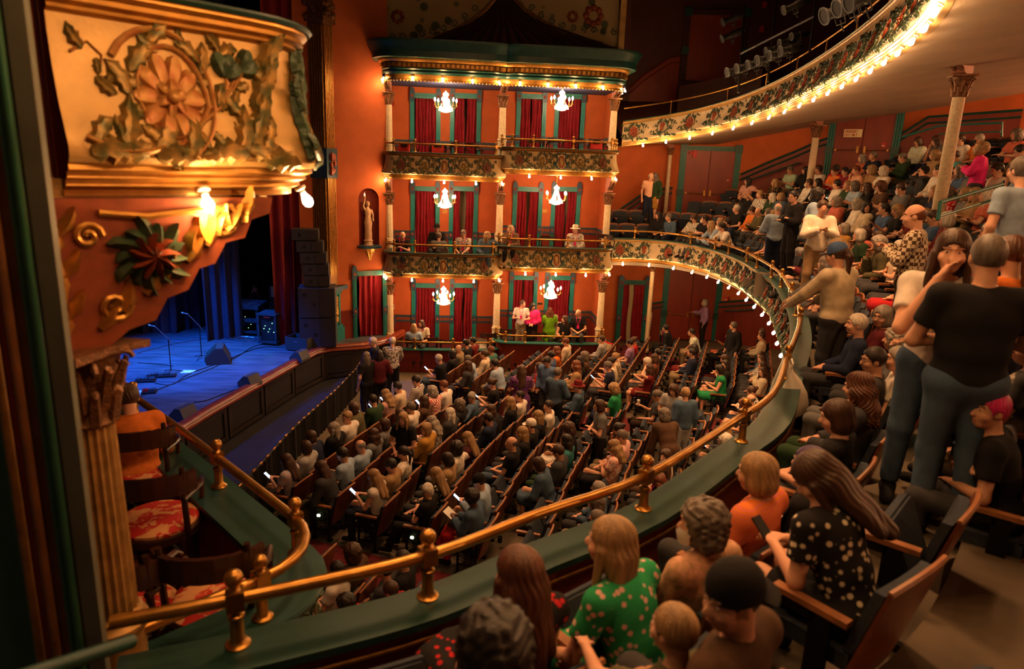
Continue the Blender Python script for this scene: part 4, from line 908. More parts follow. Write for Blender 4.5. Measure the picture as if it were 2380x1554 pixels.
for (px0, py0, dep, zt, rr, lab, zf) in ((1548, 470, 26.9, E+.95, .085, 'slim engaged column beside the standing couple', E-2.2), (1885, 400, 23.2, E+1.72, .125, 'pale column in the middle of the balcony seating', E-2.2), (2197, 400, 13.4, E+2.0, .125, 'nearest pale column rising through the balcony crowd', E-1.8)):
    d = ray(px0, py0); k = dep/d.dot(CF); q = Vector((d.x*k, d.y*k, 0))
    column('column', lab, q, zf+.05, zt, rr, None, zf, AX*-.3+CX*-.0+Vector((-.6, -.75, 0)).normalized(), .30, mat('column_stone', (.5, .39, .26), .6, var=.25, scale=20), False, .7)
d = ray(1515, 650); k = 25.9/d.dot(CF); q = Vector((d.x*k, d.y*k, 0)); column('column', 'slim pale column standing under the balcony by the curtained doorway', q, .4, E-3.35, .09, None, .35, None, .3, 'column_cream', False)
# ------------------------------------------------------------------ upper dark balcony: door, boarding, lighting bars
for nm, pts, z0 in (('trim_upper_wainscot', [(1462, 205), (1500, 172), (1556, 136), (1580, 133)], E+1.4),):
    wall_band(nm, pts, 1, z0, 'red_bead', 'red_wall')
_r = slab_door('door_6', 1598, 1722, 38, 190, cas=True, leaves=1, bars=False, casing='dark_wall')
for px, py in ((1779, 13), (1773, 69)):
    c, t, n = on_far(px, py); o = empty('fire_alarm', c+n*.1, math.atan2(t.y, t.x), f'red alarm box on the dark upper wall, {"upper" if py < 40 else "lower"} of two', 'fire alarm'); b = MB(); b.box((0, 0, 0), (.17, .08, .22)); b.build('housing', 'fire_red', o)
brd = empty('upper_partition', (0, 0, 0), 0, 'dark vertical boarded partition on the upper balcony', 'partition')
A = at_y(1582, 200, 26.3); B = at_y(1770, 160, 23.8); nb_ = 42; pm_ = MB(); pm_.box((0, 0, 0), (.10, .03, 1.5)); pmm = pm_.mesh('plank', False); dirp = (B-A); dirp.z = 0; rz = math.atan2(dirp.y, dirp.x); brd.location = (A.x, A.y, E+2.2)
for i in range(nb_):
    q = A.lerp(B, i/(nb_-1)); link('plank', pmm, 'dark_wall', brd, matrix=Matrix.Translation((q.x-A.x, q.y-A.y, q.z-.75-(E+2.2)))@Matrix.Rotation(rz, 4, 'Z'))
def spot_fixture(px, py, depth, aim, label, L=.55, r=.10):
    d = ray(px, py); k = depth/d.dot(CF); p = Vector((d.x*k, d.y*k, E+d.z*k)); a = Vector(aim).normalized()
    x = Vector((0, 0, 1)).cross(a)
    if x.length < .1: x = Vector((1, 0, 0))
    x.normalize(); z = a; y = z.cross(x); o = bpy.data.objects.new('stage_spotlight', None); col.objects.link(o); o.matrix_world = frame(p, x, y, z); tag(o, label, 'spotlight', 'stage spotlights on the upper balcony bars')
    b = MB(); b.lathe([(r*.6, -L), (r*.85, -L*.8), (r*.85, -L*.45), (r*.62, -L*.4), (r*.62, -.08), (r*.9, -.04), (r*.9, 0)], 14); b.build('barrel', 'black', o)
    b = MB(); n_ = 18; vs = []; 
    for i in range(n_):
        an = 2*math.pi*i/n_
        for rr, zz in ((.86, -.01), (1.02, -.01), (1.02, .012), (.86, .012)): vs.append((rr*r*math.cos(an), rr*r*math.sin(an), zz))
    b.add(vs, [(i*4+j, ((i+1) % n_)*4+j, ((i+1) % n_)*4+(j+1) % 4, i*4+(j+1) % 4) for i in range(n_) for j in range(4)]); b.build('lens_ring', 'case_grey', o)
    b = MB(); b.lathe([(r*.02, -.03), (r*.8, -.03)], 14); b.build('lens', 'lens', o)
    b = MB(); b.tube([(0, -r*1.05, -L*.4), (0, -r*1.9, -L*.4), (0, -r*2.4, -L*.42)], .014, 6); b.tube([(-r, 0, -L*.4), (-r*.9, -r*1.5, -L*.4), (r*.9, -r*1.5, -L*.4), (r, 0, -L*.4)], .012, 6); b.build('yoke', 'black', o)
    return p
aimS = Vector((-.93, -.2, -.25))
SPX = [(1690, 168), (1712, 159), (1738, 151), (1760, 140), (1788, 129), (1814, 119)]
for i, (x, y) in enumerate(SPX): spot_fixture(x, y, 19.0-.35*i, aimS, f'{ORD[i+1]} black spotlight from the left in the low row on the upper balcony', .6, .13)
for i, (x, y) in enumerate([(1780, 118), (1812, 100), (1840, 85)]): spot_fixture(x, y, 18.4-.4*i, aimS, f'{ORD[i+1]} black spotlight from the left hanging below the short upper bar', .5, .10)
for i, (x, y, dp) in enumerate([(1680, 52, 20), (1678, 90, 20), (1822, 24, 17), (1915, 38, 12.5), (1945, 20, 12), (1972, 8, 11.6)]): spot_fixture(x, y, dp, Vector((-.9, -.1, -.4)), f'black spotlight high above the balcony rail, {ORD[i+1]} counted from the left', .7, .12 if i < 3 else .16)
def pipe(name, pp, dep, r, label, m='iron'):
    pts = []
    for (x, y), dp in zip(pp, dep): d = ray(x, y); k = dp/d.dot(CF); pts.append(Vector((d.x*k, d.y*k, E+d.z*k)))
    b = MB(); o = pts[0].copy(); b.tube([p-o for p in pts], r, 8); q = b.build(name, m, loc=o); tag(q, label, 'pipe'); return pts
pipe('lighting_bar', [(1685, 180), (1835, 118)], [19.2, 17.2], .03, 'black lighting bar carrying the low row of spotlights')
pipe('lighting_bar', [(1722, 125), (1892, 38)], [18.6, 16.4], .025, 'grey lighting bar stretched above the low row of spotlights', 'mixed_metal')
pipe('lighting_pole', [(1731, 10), (1716, 215)], [19.5, 19.5], .03, 'black vertical pole left of the lighting bars')
pipe('lighting_pole', [(1806, -10), (1785, 190)], [18.6, 18.6], .03, 'black vertical pole between the lighting bars')
pipe('lighting_pole', [(1898, -20), (1882, 120)], [16.8, 16.8], .03, 'black vertical pole at the right of the lighting bars')
# ------------------------------------------------------------------ painted wall panel over the boxes
Pn = C1-BN*.35
def on_top(px, py):
    d = ray(px, py); k = Pn.dot(BN)/d.dot(BN); return Vector((d.x*k, d.y*k, E+d.z*k))
tw = MB(); tw.add([on_top(785, 140), on_top(1462, 140), on_top(1475, -160), on_top(770, -160)], [(0, 1, 2, 3)]); struct(tw.build('wall_top_panel', 'dark_wall', smooth=False))
def plate(name, pts, m, off_, parent=None, th=.04):
    P = [on_top(x, y)+BN*off_ for x, y in pts]; k = len(P); b = MB(); b.add([p for p in P]+[p-BN*th for p in P], [tuple(range(k)), tuple(reversed(range(k, 2*k)))]+[(i, (i+1) % k, k+(i+1) % k, k+i) for i in range(k)])
    return b.build(name, m, parent, smooth=False)
lob1 = [(790, 100), (840, 106), (900, 108), (950, 105), (1000, 95), (1050, 77), (1095, 52), (1130, 24), (1150, 0), (1165, -30), (1180, -150), (790, -150)]
lob2 = [(1195, 0), (1186, -30), (1184, -150), (1438, -150), (1438, 110), (1400, 106), (1350, 93), (1300, 74), (1255, 50), (1220, 26)]
pt = struct(empty('trim_painted_panels'))
for lb_ in (lob1, lob2): plate('painted_panel', lb_, 'panel_paint', .06, pt)
for pts in (lob1[:10], [lob2[1], lob2[0]]+lob2[:4:-1]):
    for off2, r_ in ((.09, .05), (.10, .03)):
        b = MB(); b.tube([on_top(x, y+(0 if r_ > .04 else -5))+BN*off2 for x, y in pts], r_, 6); b.build('panel_moulding', 'gold_dark', pt)
for cx, cy, rr in ((820, 30, 20), (925, 40, 14), (880, 38, 12), (1378, 38, 22), (1330, 40, 12)):
    c = on_top(cx, cy)+BN*.08; b = MB(); sc_ = .0165*rr/14*1.0
    for k in range(8):
        a = 2*math.pi*k/8; q = c+BX*(math.cos(a)*.16*rr/14)+Vector((0, 0, math.sin(a)*.16*rr/14)); b.ball(q, .075*rr/14, 6, 4, (1, .4, 1))
    b.build('painted_flower', 'copper', pt)
for i in range(13):
    x0 = 815+i*24; y0 = 85-2*abs(0) if i < 6 else 85-(i-5)**2*1.3
    if x0 > 1110: break
    c = on_top(x0, y0)+BN*.075; b = MB(); pts = [c+BX*(.13*(1-j/16)*math.cos(j*.6+i))+Vector((0, 0, .13*(1-j/16)*math.sin(j*.6+i))) for j in range(14)]; b.tube(pts, .018, 5); b.build('border_scroll', 'leaf_green', pt)
for i in range(9):
    x0 = 1235+i*24; y0 = 20+60*(1-math.exp(-i*.33)); c = on_top(x0, y0)+BN*.075; b = MB(); pts = [c+BX*(.12*(1-j/16)*math.cos(j*.6+i))+Vector((0, 0, .12*(1-j/16)*math.sin(j*.6+i))) for j in range(14)]; b.tube(pts, .018, 5); b.build('border_scroll', 'leaf_green', pt)
fan = MB()
for i in range(15):
    f = i/14; xb = lerp(960, 1420, f); yb = 116+4*math.sin(f*3); fan.tube([on_top(1168+8*(f-.5), -20)+BN*.02, on_top(lerp(1172, xb, .35), 55)+BN*.05, on_top(xb, yb)+BN*.04], [.03, .11, .2], 6, flat=.5)
fan.build('draped_fan', mat('dark_drape', (.035, .012, .008), .85, var=.2), pt)
b = MB(); a = on_top(1446, 130); c = on_top(1452, -150); b.box(((a.x+c.x)/2, (a.y+c.y)/2-.1, (a.z+c.z)/2), (.2, .2, abs(c.z-a.z)), math.atan2(BX.y, BX.x)); b.build('edge_post', 'cream_gold', pt)
# ceiling and the wall behind the camera close the room
b = MB(); b.quad((-6.2, -6, 15), (21, -6, 15), (21, 31, 15), (-6.2, 31, 15)); struct(b.build('ceiling', 'dark_wall', smooth=False))
for i, (p, e, t) in enumerate(CEIL_FILL):
    o = empty('added_downlight', (p[0], p[1], 14.75), 0, f'unseen round downlight added to the ceiling, {ORD[i+1]} of eight', 'added ceiling light', 'added ceiling downlights'); b = MB(); b.lathe([(.24, .25), (.24, .02), (.26, 0), (.22, 0), (.22, .2)], 20); b.build('housing', 'iron', o)

# unseen globe lamps added to brighten the balcony underside and crowd
for i, (x, y, z) in enumerate(((17.0, 17.2, E+2.3), (17.9, 12.5, E+2.4), (17.7, 7.5, E+2.4), (13.6, -1.0, E+2.3))):
    o = empty('added_globe_lamp', (x, y, z), 0, f'unseen globe lamp added beside the balcony wall, {ORD[i+1]} from the far end', 'lamp', 'unseen globe lamps added by the balcony wall'); b = MB(); b.ball((0, 0, .1), .11, 14, 9); b.build('globe', mat('added_globe_glass', (1, .8, .5), .3, var=0, emit=(1, .6, .28), estr=4), o); b = MB(); b.lathe([(.02, -.15), (.05, -.05), (.06, .0), (.02, .01)], 12); b.tube([(0, 0, -.1), (.3, .1, -.12)], .02, 8); b.build('bracket', 'brass', o)
    light('added_globe_light', 'POINT', (x-.25, y-.05, z+.1), 170, (1, .52, .22), .12)
# ------------------------------------------------------------------ near box on the left
ND = Vector((-.73, .69, 0)).normalized(); NN = Vector((ND.y, -ND.x, 0))
NC = Vector((-1.98, 3.02, 0)); N3 = E+.68; N2 = E-2.66
nbp = empty('box_parapet', (-1.5, 3.8, N3-.88), 0, 'large blurred cream and gold carved parapet in the upper left foreground', 'parapet')
pth = d_path(NC+ND*-.0, ND, NN, 3.8, PARA_OUT+.02, N3, .42, .05); NP = Path(pth)
parapet(nbp, pth, 'cream_gold', 'gold', 'gold', 'ledge_green')
for i, (k, L, mi, s_) in enumerate([('rosette', .86, 1, .50), ('leafscroll', .62, 1, 1.26), ('rosette', .7, -1, 1.95), ('medallion', .5, 1, 2.9)]):
    p, t, n = NP.at(s_); place_unit(nbp, k, L, p, t, n, mi, ('near_rosette', 'leaf_gold', 'near_rosette', 'rosette') if k == 'rosette' else None)
# extra acanthus sweeping along the near return
G = MB(); T = MB(); Vv = MB()
for i in range(7): o_leaf(G, -.42+.13*i, -.20+.02*math.sin(i*1.7), .35+.5*(i % 2), .20, .05, .045, .7*(1 if i % 2 else -1))
for i in range(5): o_leaf(G, .30+.03*i, -.16+.075*i, 1.2-.5*(i % 2), .2, .05, .05, .6*(1 if i % 2 else -1))
for a in (.5, 1.2, 2.0): o_leaf(T, .22, .10, a, .09, .04, .05, 0, 0)
for a in (.2, .9): o_leaf(T, .30, .13, a, .09, .04, .05, 0, 0)
o_tube(Vv, [(-.05, .0), (.08, -.05), (.2, .02), (.24, .1)], .012); o_tube(Vv, [(.16, .0), (.26, .06), (.32, .13)], .010); o_tube(Vv, spiral(-.07, .0, .24, .20, 2.6, -.75), .02)
p, t, n = NP.at(.50); mm = Matrix.Translation(-Vector(nbp.location))@frame(p, t, -n, Vector((0, 0, 1)))
G.build('acanthus_spray', 'leaf_gold', nbp, matrix=mm); T.build('bud_cluster', 'leaf_green', nbp, matrix=mm); Vv.build('vine_scroll', 'near_rosette', nbp, matrix=mm)
p, t, n = NP.at(1.15); mm = Matrix.Translation(-Vector(nbp.location))@frame(p, t, -n, Vector((0, 0, 1))); G = MB()
for i in range(6): acanthus(G, -.1+.05*i, -.2+.06*i, 1.0+.25*(i % 3), .2, .05, 1 if i % 2 else -1, .05)
G.build('acanthus_spray', 'leaf_green', nbp, matrix=mm)
for px, py, lab in ((478, 478, 'big glowing bare bulb hanging under the near carved parapet'), (716, 478, 'glowing bare bulb at the tip of the near carved parapet')):
    best = min((abs(proj(NP.at(s_)[0]+NP.at(s_)[2]*.03+Vector((0, 0, -.86)))[0]-px), s_) for s_ in [.02*k for k in range(5, 110)]); p, t, n = NP.at(best[1])
    bulb(p+n*.03+Vector((0, 0, -.86)), n, lab, 'bare bulbs of the near box', 4.5, True, .82)
b = MB(); b.prism([((NC+ND*u+NN*o_).x, (NC+ND*u+NN*o_).y) for u, o_ in ((0, -.6), (3.8, -.6), (3.8, PARA_OUT-.15), (.3, PARA_OUT-.15), (0, PARA_OUT-.5))], N3-.90, N3-.8); struct(b.build('ceiling_near_box', 'cream_gold', smooth=False))
# near column with its big carved bracket
ncol = column('column', 'gilded fluted column in the left foreground with a bronze capital', NC, E-2.36, E-.86, .118, None, E-3.3, None, .3, 'near_column', True, .7, 'capital_bronze')
bt = Vector((-NN.y, NN.x, 0)); zb0 = E-.86; prof = [(-.14, 0), (-.14, .66), (.92, .66), (.90, .58), (.80, .55), (.76, .46), (.66, .44), (.60, .34), (.52, .32), (.46, .22), (.36, .19), (.30, .09), (.18, .06), (.10, 0)]
nbk = empty('carved_bracket', (NC.x, NC.y, zb0), 0, 'orange carved bracket with leaf rosette above the near column capital', 'bracket')
mbr = frame((0, 0, 0), NN, Vector((0, 0, 1)), NN.cross(Vector((0, 0, 1))))
b = MB(); b.prism(prof, -.10, .10, mbr); b.build('bracket_body', mat('bracket_orange', (.24, .055, .02), .5, .2, var=.3, scale=9), nbk, angle=30)
for side, mname in ((.10, 'leaf_gold'), (-.10, 'leaf_gold')):
    sg = 1 if side > 0 else -1
    def br(x, z, h=0): return mbr@Vector((x, z, side+sg*h))
    def bleaf(b, x, z, a, L, W, h=.03, cu=.4):
        vs = []; cx, cz = x, z
        for i in range(6):
            w_ = W*math.sin(math.pi*min(1, .12+.88*i/5))**.8*(1-.25*(i % 2)) if i < 5 else 0
            dx, dz = -math.sin(a), math.cos(a); vs += [br(cx+dx*w_, cz+dz*w_, .002), br(cx, cz, h), br(cx-dx*w_, cz-dz*w_, .002)]; a += cu/5; cx += math.cos(a)*L/5; cz += math.sin(a)*L/5
        b.add(vs, [f for i in range(5) for f in ((i*3, i*3+3, i*3+4, i*3+1), (i*3+1, i*3+4, i*3+5, i*3+2))])
    b = MB()
    for k in range(13): a = 2*math.pi*k/13; bleaf(b, .30+.04*math.cos(a), .40+.04*math.sin(a), a, .12+.04*(k % 2), .045, .05, .8)
    b.ball(br(.30, .40, .03), .05, 8, 6); b.build('leaf_rosette', 'leaf_green', nbk)
    b = MB()
    for k in range(9): a = 2*math.pi*k/9+.4; bleaf(b, .30, .40, a, .11, .04, .09, -.6)
    b.build('flower', 'copper', nbk)
    b = MB()
    for (cx, cz, r0, tt) in ((.66, .54, .09, 1.4), (.13, .18, .07, -1.3), (.05, .5, .06, 1.2)): b.tube([br(cx+r0*(1-i/20)*math.cos(i*.45*tt), cz+r0*(1-i/20)*math.sin(i*.45*tt), .01) for i in range(18)], .014, 5)
    b.tube([br(.1, .6, .01), (br(.3, .58, .01)), br(.5, .6, .01), br(.7, .62, .01)], .016, 6); b.tube([br(-.1, .1, .01), br(-.06, .3, .015), br(-.1, .5, .01)], .02, 6)
    for k in range(8): bleaf(b, .06+.1*k, .08+.07*k, .6+.3*(k % 2), .16, .04, .04, .7)
    for k in range(6): bleaf(b, -.08+.02*(k % 2), .06+.09*k, 1.2-.5*(k % 2), .14, .035, .04, .6)
    for k in range(5): bleaf(b, .48+.07*k, .42+.03*k, 1.6+.6*(k % 2), .13, .035, .04, -.7)
    b.build('scrollwork', 'gold', nbk)
# near box on the balcony level: ledge, boards, floor, rail
nb2 = empty('box_parapet', (-1.6, 4.2, N2-.88), 0, 'green ledged parapet with red boarding of the near box beside the camera', 'parapet')
p2 = d_path(NC+ND*.0, ND, NN, 6.2, PARA_OUT+.02, N2, .5, .05); P2 = Path(p2); o = Vector(nb2.location)
for nm, prf, m in (('frieze_panel', PANEL, 'cream_gold'), ('rim_moulding', RIM, 'gold'), ('top_moulding', TOPM, 'gold_dark')):
    b = MB(); b.sweep([q-o for q in p2], prf); b.build(nm, m, nb2)
b = MB(); b.sweep([q-o for q in p2], [(-.24, -.045), (-.24, 0), (.12, 0), (.13, -.02), (.12, -.045)], closed=True); b.build('ledge_board', 'ledge_green', nb2, angle=30)
b = MB(); b.sweep([q-o for q in p2], [(-.20, -.045), (-.20, -.64)]); b.build('inner_boarding', 'red_wall', nb2)
for k in range(5): 
    p, t, n = P2.at(1.1+.9*k); place_unit(nb2, 'rosette' if k % 2 else 'leafscroll', .8, p, t, n, 1)
pk = MB(); pk.box((0, 0, 0), (.066, .02, .56)); pkm = pk.mesh('plank', False); s = .35
while s < P2.L*.72:
    p, t, n = P2.at(s); link('plank', pkm, 'red_bead', nb2, matrix=frame(p-o-n*.212+Vector((0, 0, -.35)), t, -n, Vector((0, 0, 1)))); s += .074
ppx = [(304, 950), (457, 1045), (662, 1185), (630, 1375)]; ps = []
for x, y in ppx:
    q = at_z(x, y, N2+.25); ps.append(min(((P2.p[k].x-q.x)**2+(P2.p[k].y-q.y)**2, P2.s[k]) for k in range(len(P2.p)))[1])
brass_rail('brass_railing', 'brass rail with ball posts curving round the near box', [q for q in p2[:-2]], N2, .26, ps, None, .034)
b = MB(); b.prism([((NC+ND*u+NN*o_).x, (NC+ND*u+NN*o_).y) for u, o_ in ((-.1, -1.2), (6.5, -1.2), (6.5, PARA_OUT-.2), (.3, PARA_OUT-.2), (-.1, PARA_OUT-.4))], E-3.42, E-3.30); struct(b.build('floor_near_box', 'carpet_red', smooth=False))
# casing and wall strips at the far left edge
nw = struct(empty('wall_near_left')); YN = 2.35
def nstrip(x0, x1, dY, m, nm, rnd=False):
    a = at_y(x0, 1000, YN+dY); c = at_y(x1, 1000, YN+dY); w_ = c.x-a.x; b = MB()
    if rnd: b.lathe([(w_/2, E-4.2), (w_/2, E+3.6)], 16, ((a.x+c.x)/2, YN+dY, 0))
    else: b.box(((a.x+c.x)/2, YN+dY+.015, E-.3), (w_, .03, 7.8))
    b.build(nm, m, nw, angle=50)
nstrip(-440, 14, .1, 'near_green', 'outer_panel'); nstrip(6, 26, .05, 'gold_dark', 'panel_bead', True); nstrip(-20, 56, .12, 'near_red', 'red_panel'); nstrip(48, 68, .06, 'near_brown', 'brown_bead', True); nstrip(68, 98, .08, 'near_brown', 'brown_strip')
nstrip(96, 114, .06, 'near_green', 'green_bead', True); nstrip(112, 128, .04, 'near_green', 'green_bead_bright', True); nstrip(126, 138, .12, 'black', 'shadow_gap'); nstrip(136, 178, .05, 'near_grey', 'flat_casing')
b = MB(); b.box((NC.x-.85, NC.y+.35, E+1.2), (1.7, .08, 5.0), math.atan2(-.3, 1)); b.build('red_wall_panel', 'red_wall', nw)
hr = MB(); a = at_y(60, 1570, 1.9); c = at_y(305, 1490, 2.35); hr.tube([a+(a-c)*.6, c], .028, 10); o_ = hr.build('handrail', 'ledge_green'); tag(o_, 'dark green handrail crossing the bottom left corner', 'handrail')
# wooden armchairs with red floral seats
def armchair(loc, rz, label, group='red floral armchairs in the near box'):
    o = empty('armchair', loc, rz, label, 'chair', group)       # faces +y
    if 'ac' not in _pm:
        s_ = MB(); prof = [(.22*math.cos(a)*(1.0 if math.sin(a) < 0 else 1.08), .22*math.sin(a)) for a in [2*math.pi*i/20 for i in range(20)]]
        s_.lathe([(.20, .41), (.235, .425), (.24, .45), (.20, .475), (.05, .485), (.001, .486)], 24); fr = MB(); fr.lathe([(.225, .37), (.25, .375), (.25, .42), (.235, .43)], 24)
        lg = MB(); lg.tube([(0, 0, 0), (0, 0, .40)], [.015, .021], 8)
        bk = MB(); pts = [(.27*math.cos(a), .27*math.sin(a), .80+.035*math.sin(a)**2) for a in [math.pi+math.pi*(.12+.76*i/10) for i in range(11)]]
        for p_, q_ in zip(pts, pts[1:]):
            d_ = Vector(q_)-Vector(p_); bk.box(((p_[0]+q_[0])/2, (p_[1]+q_[1])/2, (p_[2]+q_[2])/2-.06), (d_.length+.01, .028, .13), math.atan2(d_.y, d_.x))
        ps_ = MB(); ps_.tube([(0, 0, .40), (0, -.03, .62), (0, -.04, .86)], [.02, .019, .016], 8)
        am = MB(); am.tube([(.0, -.20, .66), (.06, .0, .66), (.04, .16, .63), (.02, .19, .60)], [.018, .02, .018, .016], 8); am.tube([(.03, .15, .42), (.04, .17, .6)], .016, 8)
        _pm['ac'] = (s_.mesh('seat'), fr.mesh('seat_frame'), lg.mesh('leg'), bk.mesh('backrest'), ps_.mesh('back_post'), am.mesh('arm'))
    o.scale = (1.22,)*3; S, F_, L, B, Q, A_ = _pm['ac']
    link('seat', S, 'floral', o); link('seat_frame', F_, 'chair_wood', o); link('backrest', B, 'chair_wood', o)
    for x, y in ((.17, .17), (-.17, .17), (.17, -.17), (-.17, -.17)): link('leg', L, 'chair_wood', o, loc=(x, y, 0))
    for x in (.2, -.2): link('back_post', Q, 'chair_wood', o, loc=(x, -.14, 0))
    link('arm', A_, 'chair_wood', o, loc=(.2, 0, 0)); link('arm', A_, 'chair_wood', o, matrix=Matrix.Translation((-.2, 0, 0))@Matrix.Scale(-1, 4, (1, 0, 0)))
    return o
FZ = E-3.26
def on_floor(px, py, z): return at_z(px, py, z)
a1 = at_z(505, 1372, FZ+.60); armchair((a1.x, a1.y, FZ), R_(10), 'red floral armchair standing nearest to the camera inside the near box')
a2 = at_z(365, 1190, FZ+.60); armchair((a2.x, a2.y, FZ), R_(15), 'red floral armchair in the middle of the near box')
a3 = at_z(325, 1080, FZ+.60); armchair((a3.x, a3.y, FZ), R_(20), 'red floral armchair under the person in the orange sweater')
a4 = at_z(330, 1400, FZ+.60); armchair((a4.x-.1, a4.y, FZ), R_(5), 'red floral armchair half hidden behind the near column')
pp = at_z(365, 1032, N2+.004); o = empty('programme', (pp.x, pp.y, N2+.003), R_(30), 'white printed programme lying on the green ledge', 'booklet'); b = MB(); b.box((0, 0, .004), (.15, .21, .006)); b.build('cover', 'white_paper', o); b = MB(); b.box((.02, .03, .0085), (.07, .09, .001)); b.box((-.03, -.06, .0085), (.03, .03, .001)); b.build('print', 'blue_trim', o)
# ------------------------------------------------------------------ chandeliers in the boxes
def chandelier(px, py_bulbs, side, lv, label):
    zc, _ = LEV[(side, lv)]; p = on_back(px, py_bulbs, -.35); zceil = {3: E+2.66, 2: LEV[(side, 3)][0]-.88, 1: LEV[(side, 2)][0]-.88}[lv]
    o = empty('chandelier', (p.x, p.y, p.z), random.random(), label, 'chandelier', 'crystal chandeliers in the boxes')
    if 'ch' not in _pm:
        st = MB(); st.tube([(0, 0, .30), (0, 0, 1)], .008, 6)
        body = MB(); body.lathe([(.03, -.36), (.14, -.34), (.22, -.27), (.25, -.20), (.22, -.18), (.16, -.12), (.10, .05), (.07, .16), (.11, .2), (.10, .26), (.04, .30), (.02, .34)], 14, (0, 0, 0), None, 2, .12)
        arm = MB(); arm.tube([(.10, 0, -.14), (.22, 0, -.22), (.33, 0, -.20), (.37, 0, -.15)], .013, 6); arm.lathe([(.03, -.16), (.055, -.15), (.055, -.14), (.02, -.13)], 10, (.37, 0, 0)); arm.lathe([(.017, -.13), (.017, -.01)], 8, (.37, 0, 0))
        fl = MB(); fl.lathe([(.012, -.01), (.035, .03), (.03, .07), (.006, .12)], 8, (.37, 0, 0)); dr = MB()
        for k in range(14): a = 2*math.pi*k/14; dr.ball((.23*math.cos(a), .23*math.sin(a), -.27), .022, 5, 4, (1, 1, 1.8))
        cn = MB(); cn.lathe([(.06, .0), (.05, -.03), (.012, -.05)], 12)
        _pm['ch'] = [q.mesh('part') for q in (body, arm, fl, dr, cn)]
    bd, ar, fl, dr, cn = _pm['ch']
    link('crystal_body', bd, 'crystal', o); link('crystal_drops', dr, 'crystal', o)
    for k in range(6):
        m = Matrix.Rotation(2*math.pi*k/6, 4, 'Z'); a = link('arm', ar, 'brass', o, matrix=m); link('candle_bulb', fl, 'candle_bulb', a)
    h = zceil-p.z
    b = MB(); b.tube([(0, 0, .32), (0, 0, h)], .007, 6); b.build('chain', 'brass', o); link('ceiling_rose', cn, 'brass', o, loc=(0, 0, h))
    light('chandelier_light', 'POINT', (p.x, p.y, p.z+.05), 95, (1, .60, .30), .2)
for px, py, sd, lv in ((1036, 236, 'left', 3), (1306, 232, 'right', 3), (1034, 460, 'left', 2), (1293, 452, 'right', 2), (1031, 686, 'left', 1), (1280, 672, 'right', 1)):
    chandelier(px, py, sd, lv, f'lit crystal chandelier in the {sd} box on the {LN[lv]} tier')
# small wall fittings in the boxes
for sd, lv, px, py, lab in (('left', 3, 925, 240, 'upper'), ('left', 2, 926, 464, 'middle'), ('left', 1, 929, 683, 'lowest')):
    c = C1+BX*.02-BN*.9; z = at_y(px, py, 25).z; o = empty('fire_alarm', (c.x+.05, c.y, z), 0, f'small red alarm on the side wall of the left box, {lab} tier', 'fire alarm'); b = MB(); b.box((0, 0, 0), (.06, .1, .16)); b.build('housing', 'fire_red', o)
c = C1+BX*.02-BN*.55; o = empty('wall_keypad', (c.x+.05, c.y, at_y(920, 712, 24.8).z), 0, 'small white keypad on the side wall of the lowest left box', 'keypad'); b = MB(); b.box((0, 0, 0), (.05, .12, .15)); b.build('case', 'plastic_white', o); b = MB(); b.box((.02, -.063, .02), (.03, .006, .06)); b.build('display', 'black', o)
for px, py, lab in ((1034, 491, 'brass plate on the wall between the doorways of the middle left box'), (1266, 490, 'brass plate on the wall between the doorways of the middle right box'), (1255, 705, 'dark nameplate between the doorways of the lowest right box')):
    c = on_back(px, py)+BN*.03; o = empty('wall_plate', c, math.atan2(BX.y, BX.x), lab, 'wall plate'); b = MB(); b.box((0, 0, 0), (.19, .02, .13 if py < 600 else .07)); b.build('plate', 'gold' if py < 600 else 'black', o)
# ------------------------------------------------------------------ stage equipment
def wedge(px, py, rz, label, s=1.0):
    p = at_z(px, py, SZ); o = empty('monitor_speaker', (p.x, p.y, SZ), rz, label, 'speaker', 'floor monitors on the stage')
    b = MB(); b.prism([(-.28*s, 0), (.24*s, 0), (.28*s, .14*s), (.02*s, .40*s), (-.14*s, .40*s), (-.28*s, .1*s)], -.3*s, .3*s, Matrix.Rotation(R_(90), 4, 'X')); b.build('cabinet', 'speaker', o, angle=20)
    b = MB(); m = Matrix.Rotation(R_(-45), 3, 'Y'); b.box((.155*s, 0, .275*s), (.02, .52*s, .34*s), m=Matrix.Rotation(R_(-45), 3, 'Y')); b.build('grille', 'speaker_grille', o)
    b = MB()
    for q in (-.06, .06): b.box((-.06*s+q, -.302*s, .2*s), (.08*s, .01, .05*s))
    b.build('handle_slots', 'case_grey', o)
wedge(507, 840, R_(200), 'large black floor monitor at centre stage beside the taller microphone stand', 1.25)
for i, (x, y) in enumerate(((427, 972), (581, 895), (697, 837))): wedge(x, y, R_(165), f'small black floor monitor on the stage edge, {["nearest", "middle", "farthest"][i]} of three', .8)
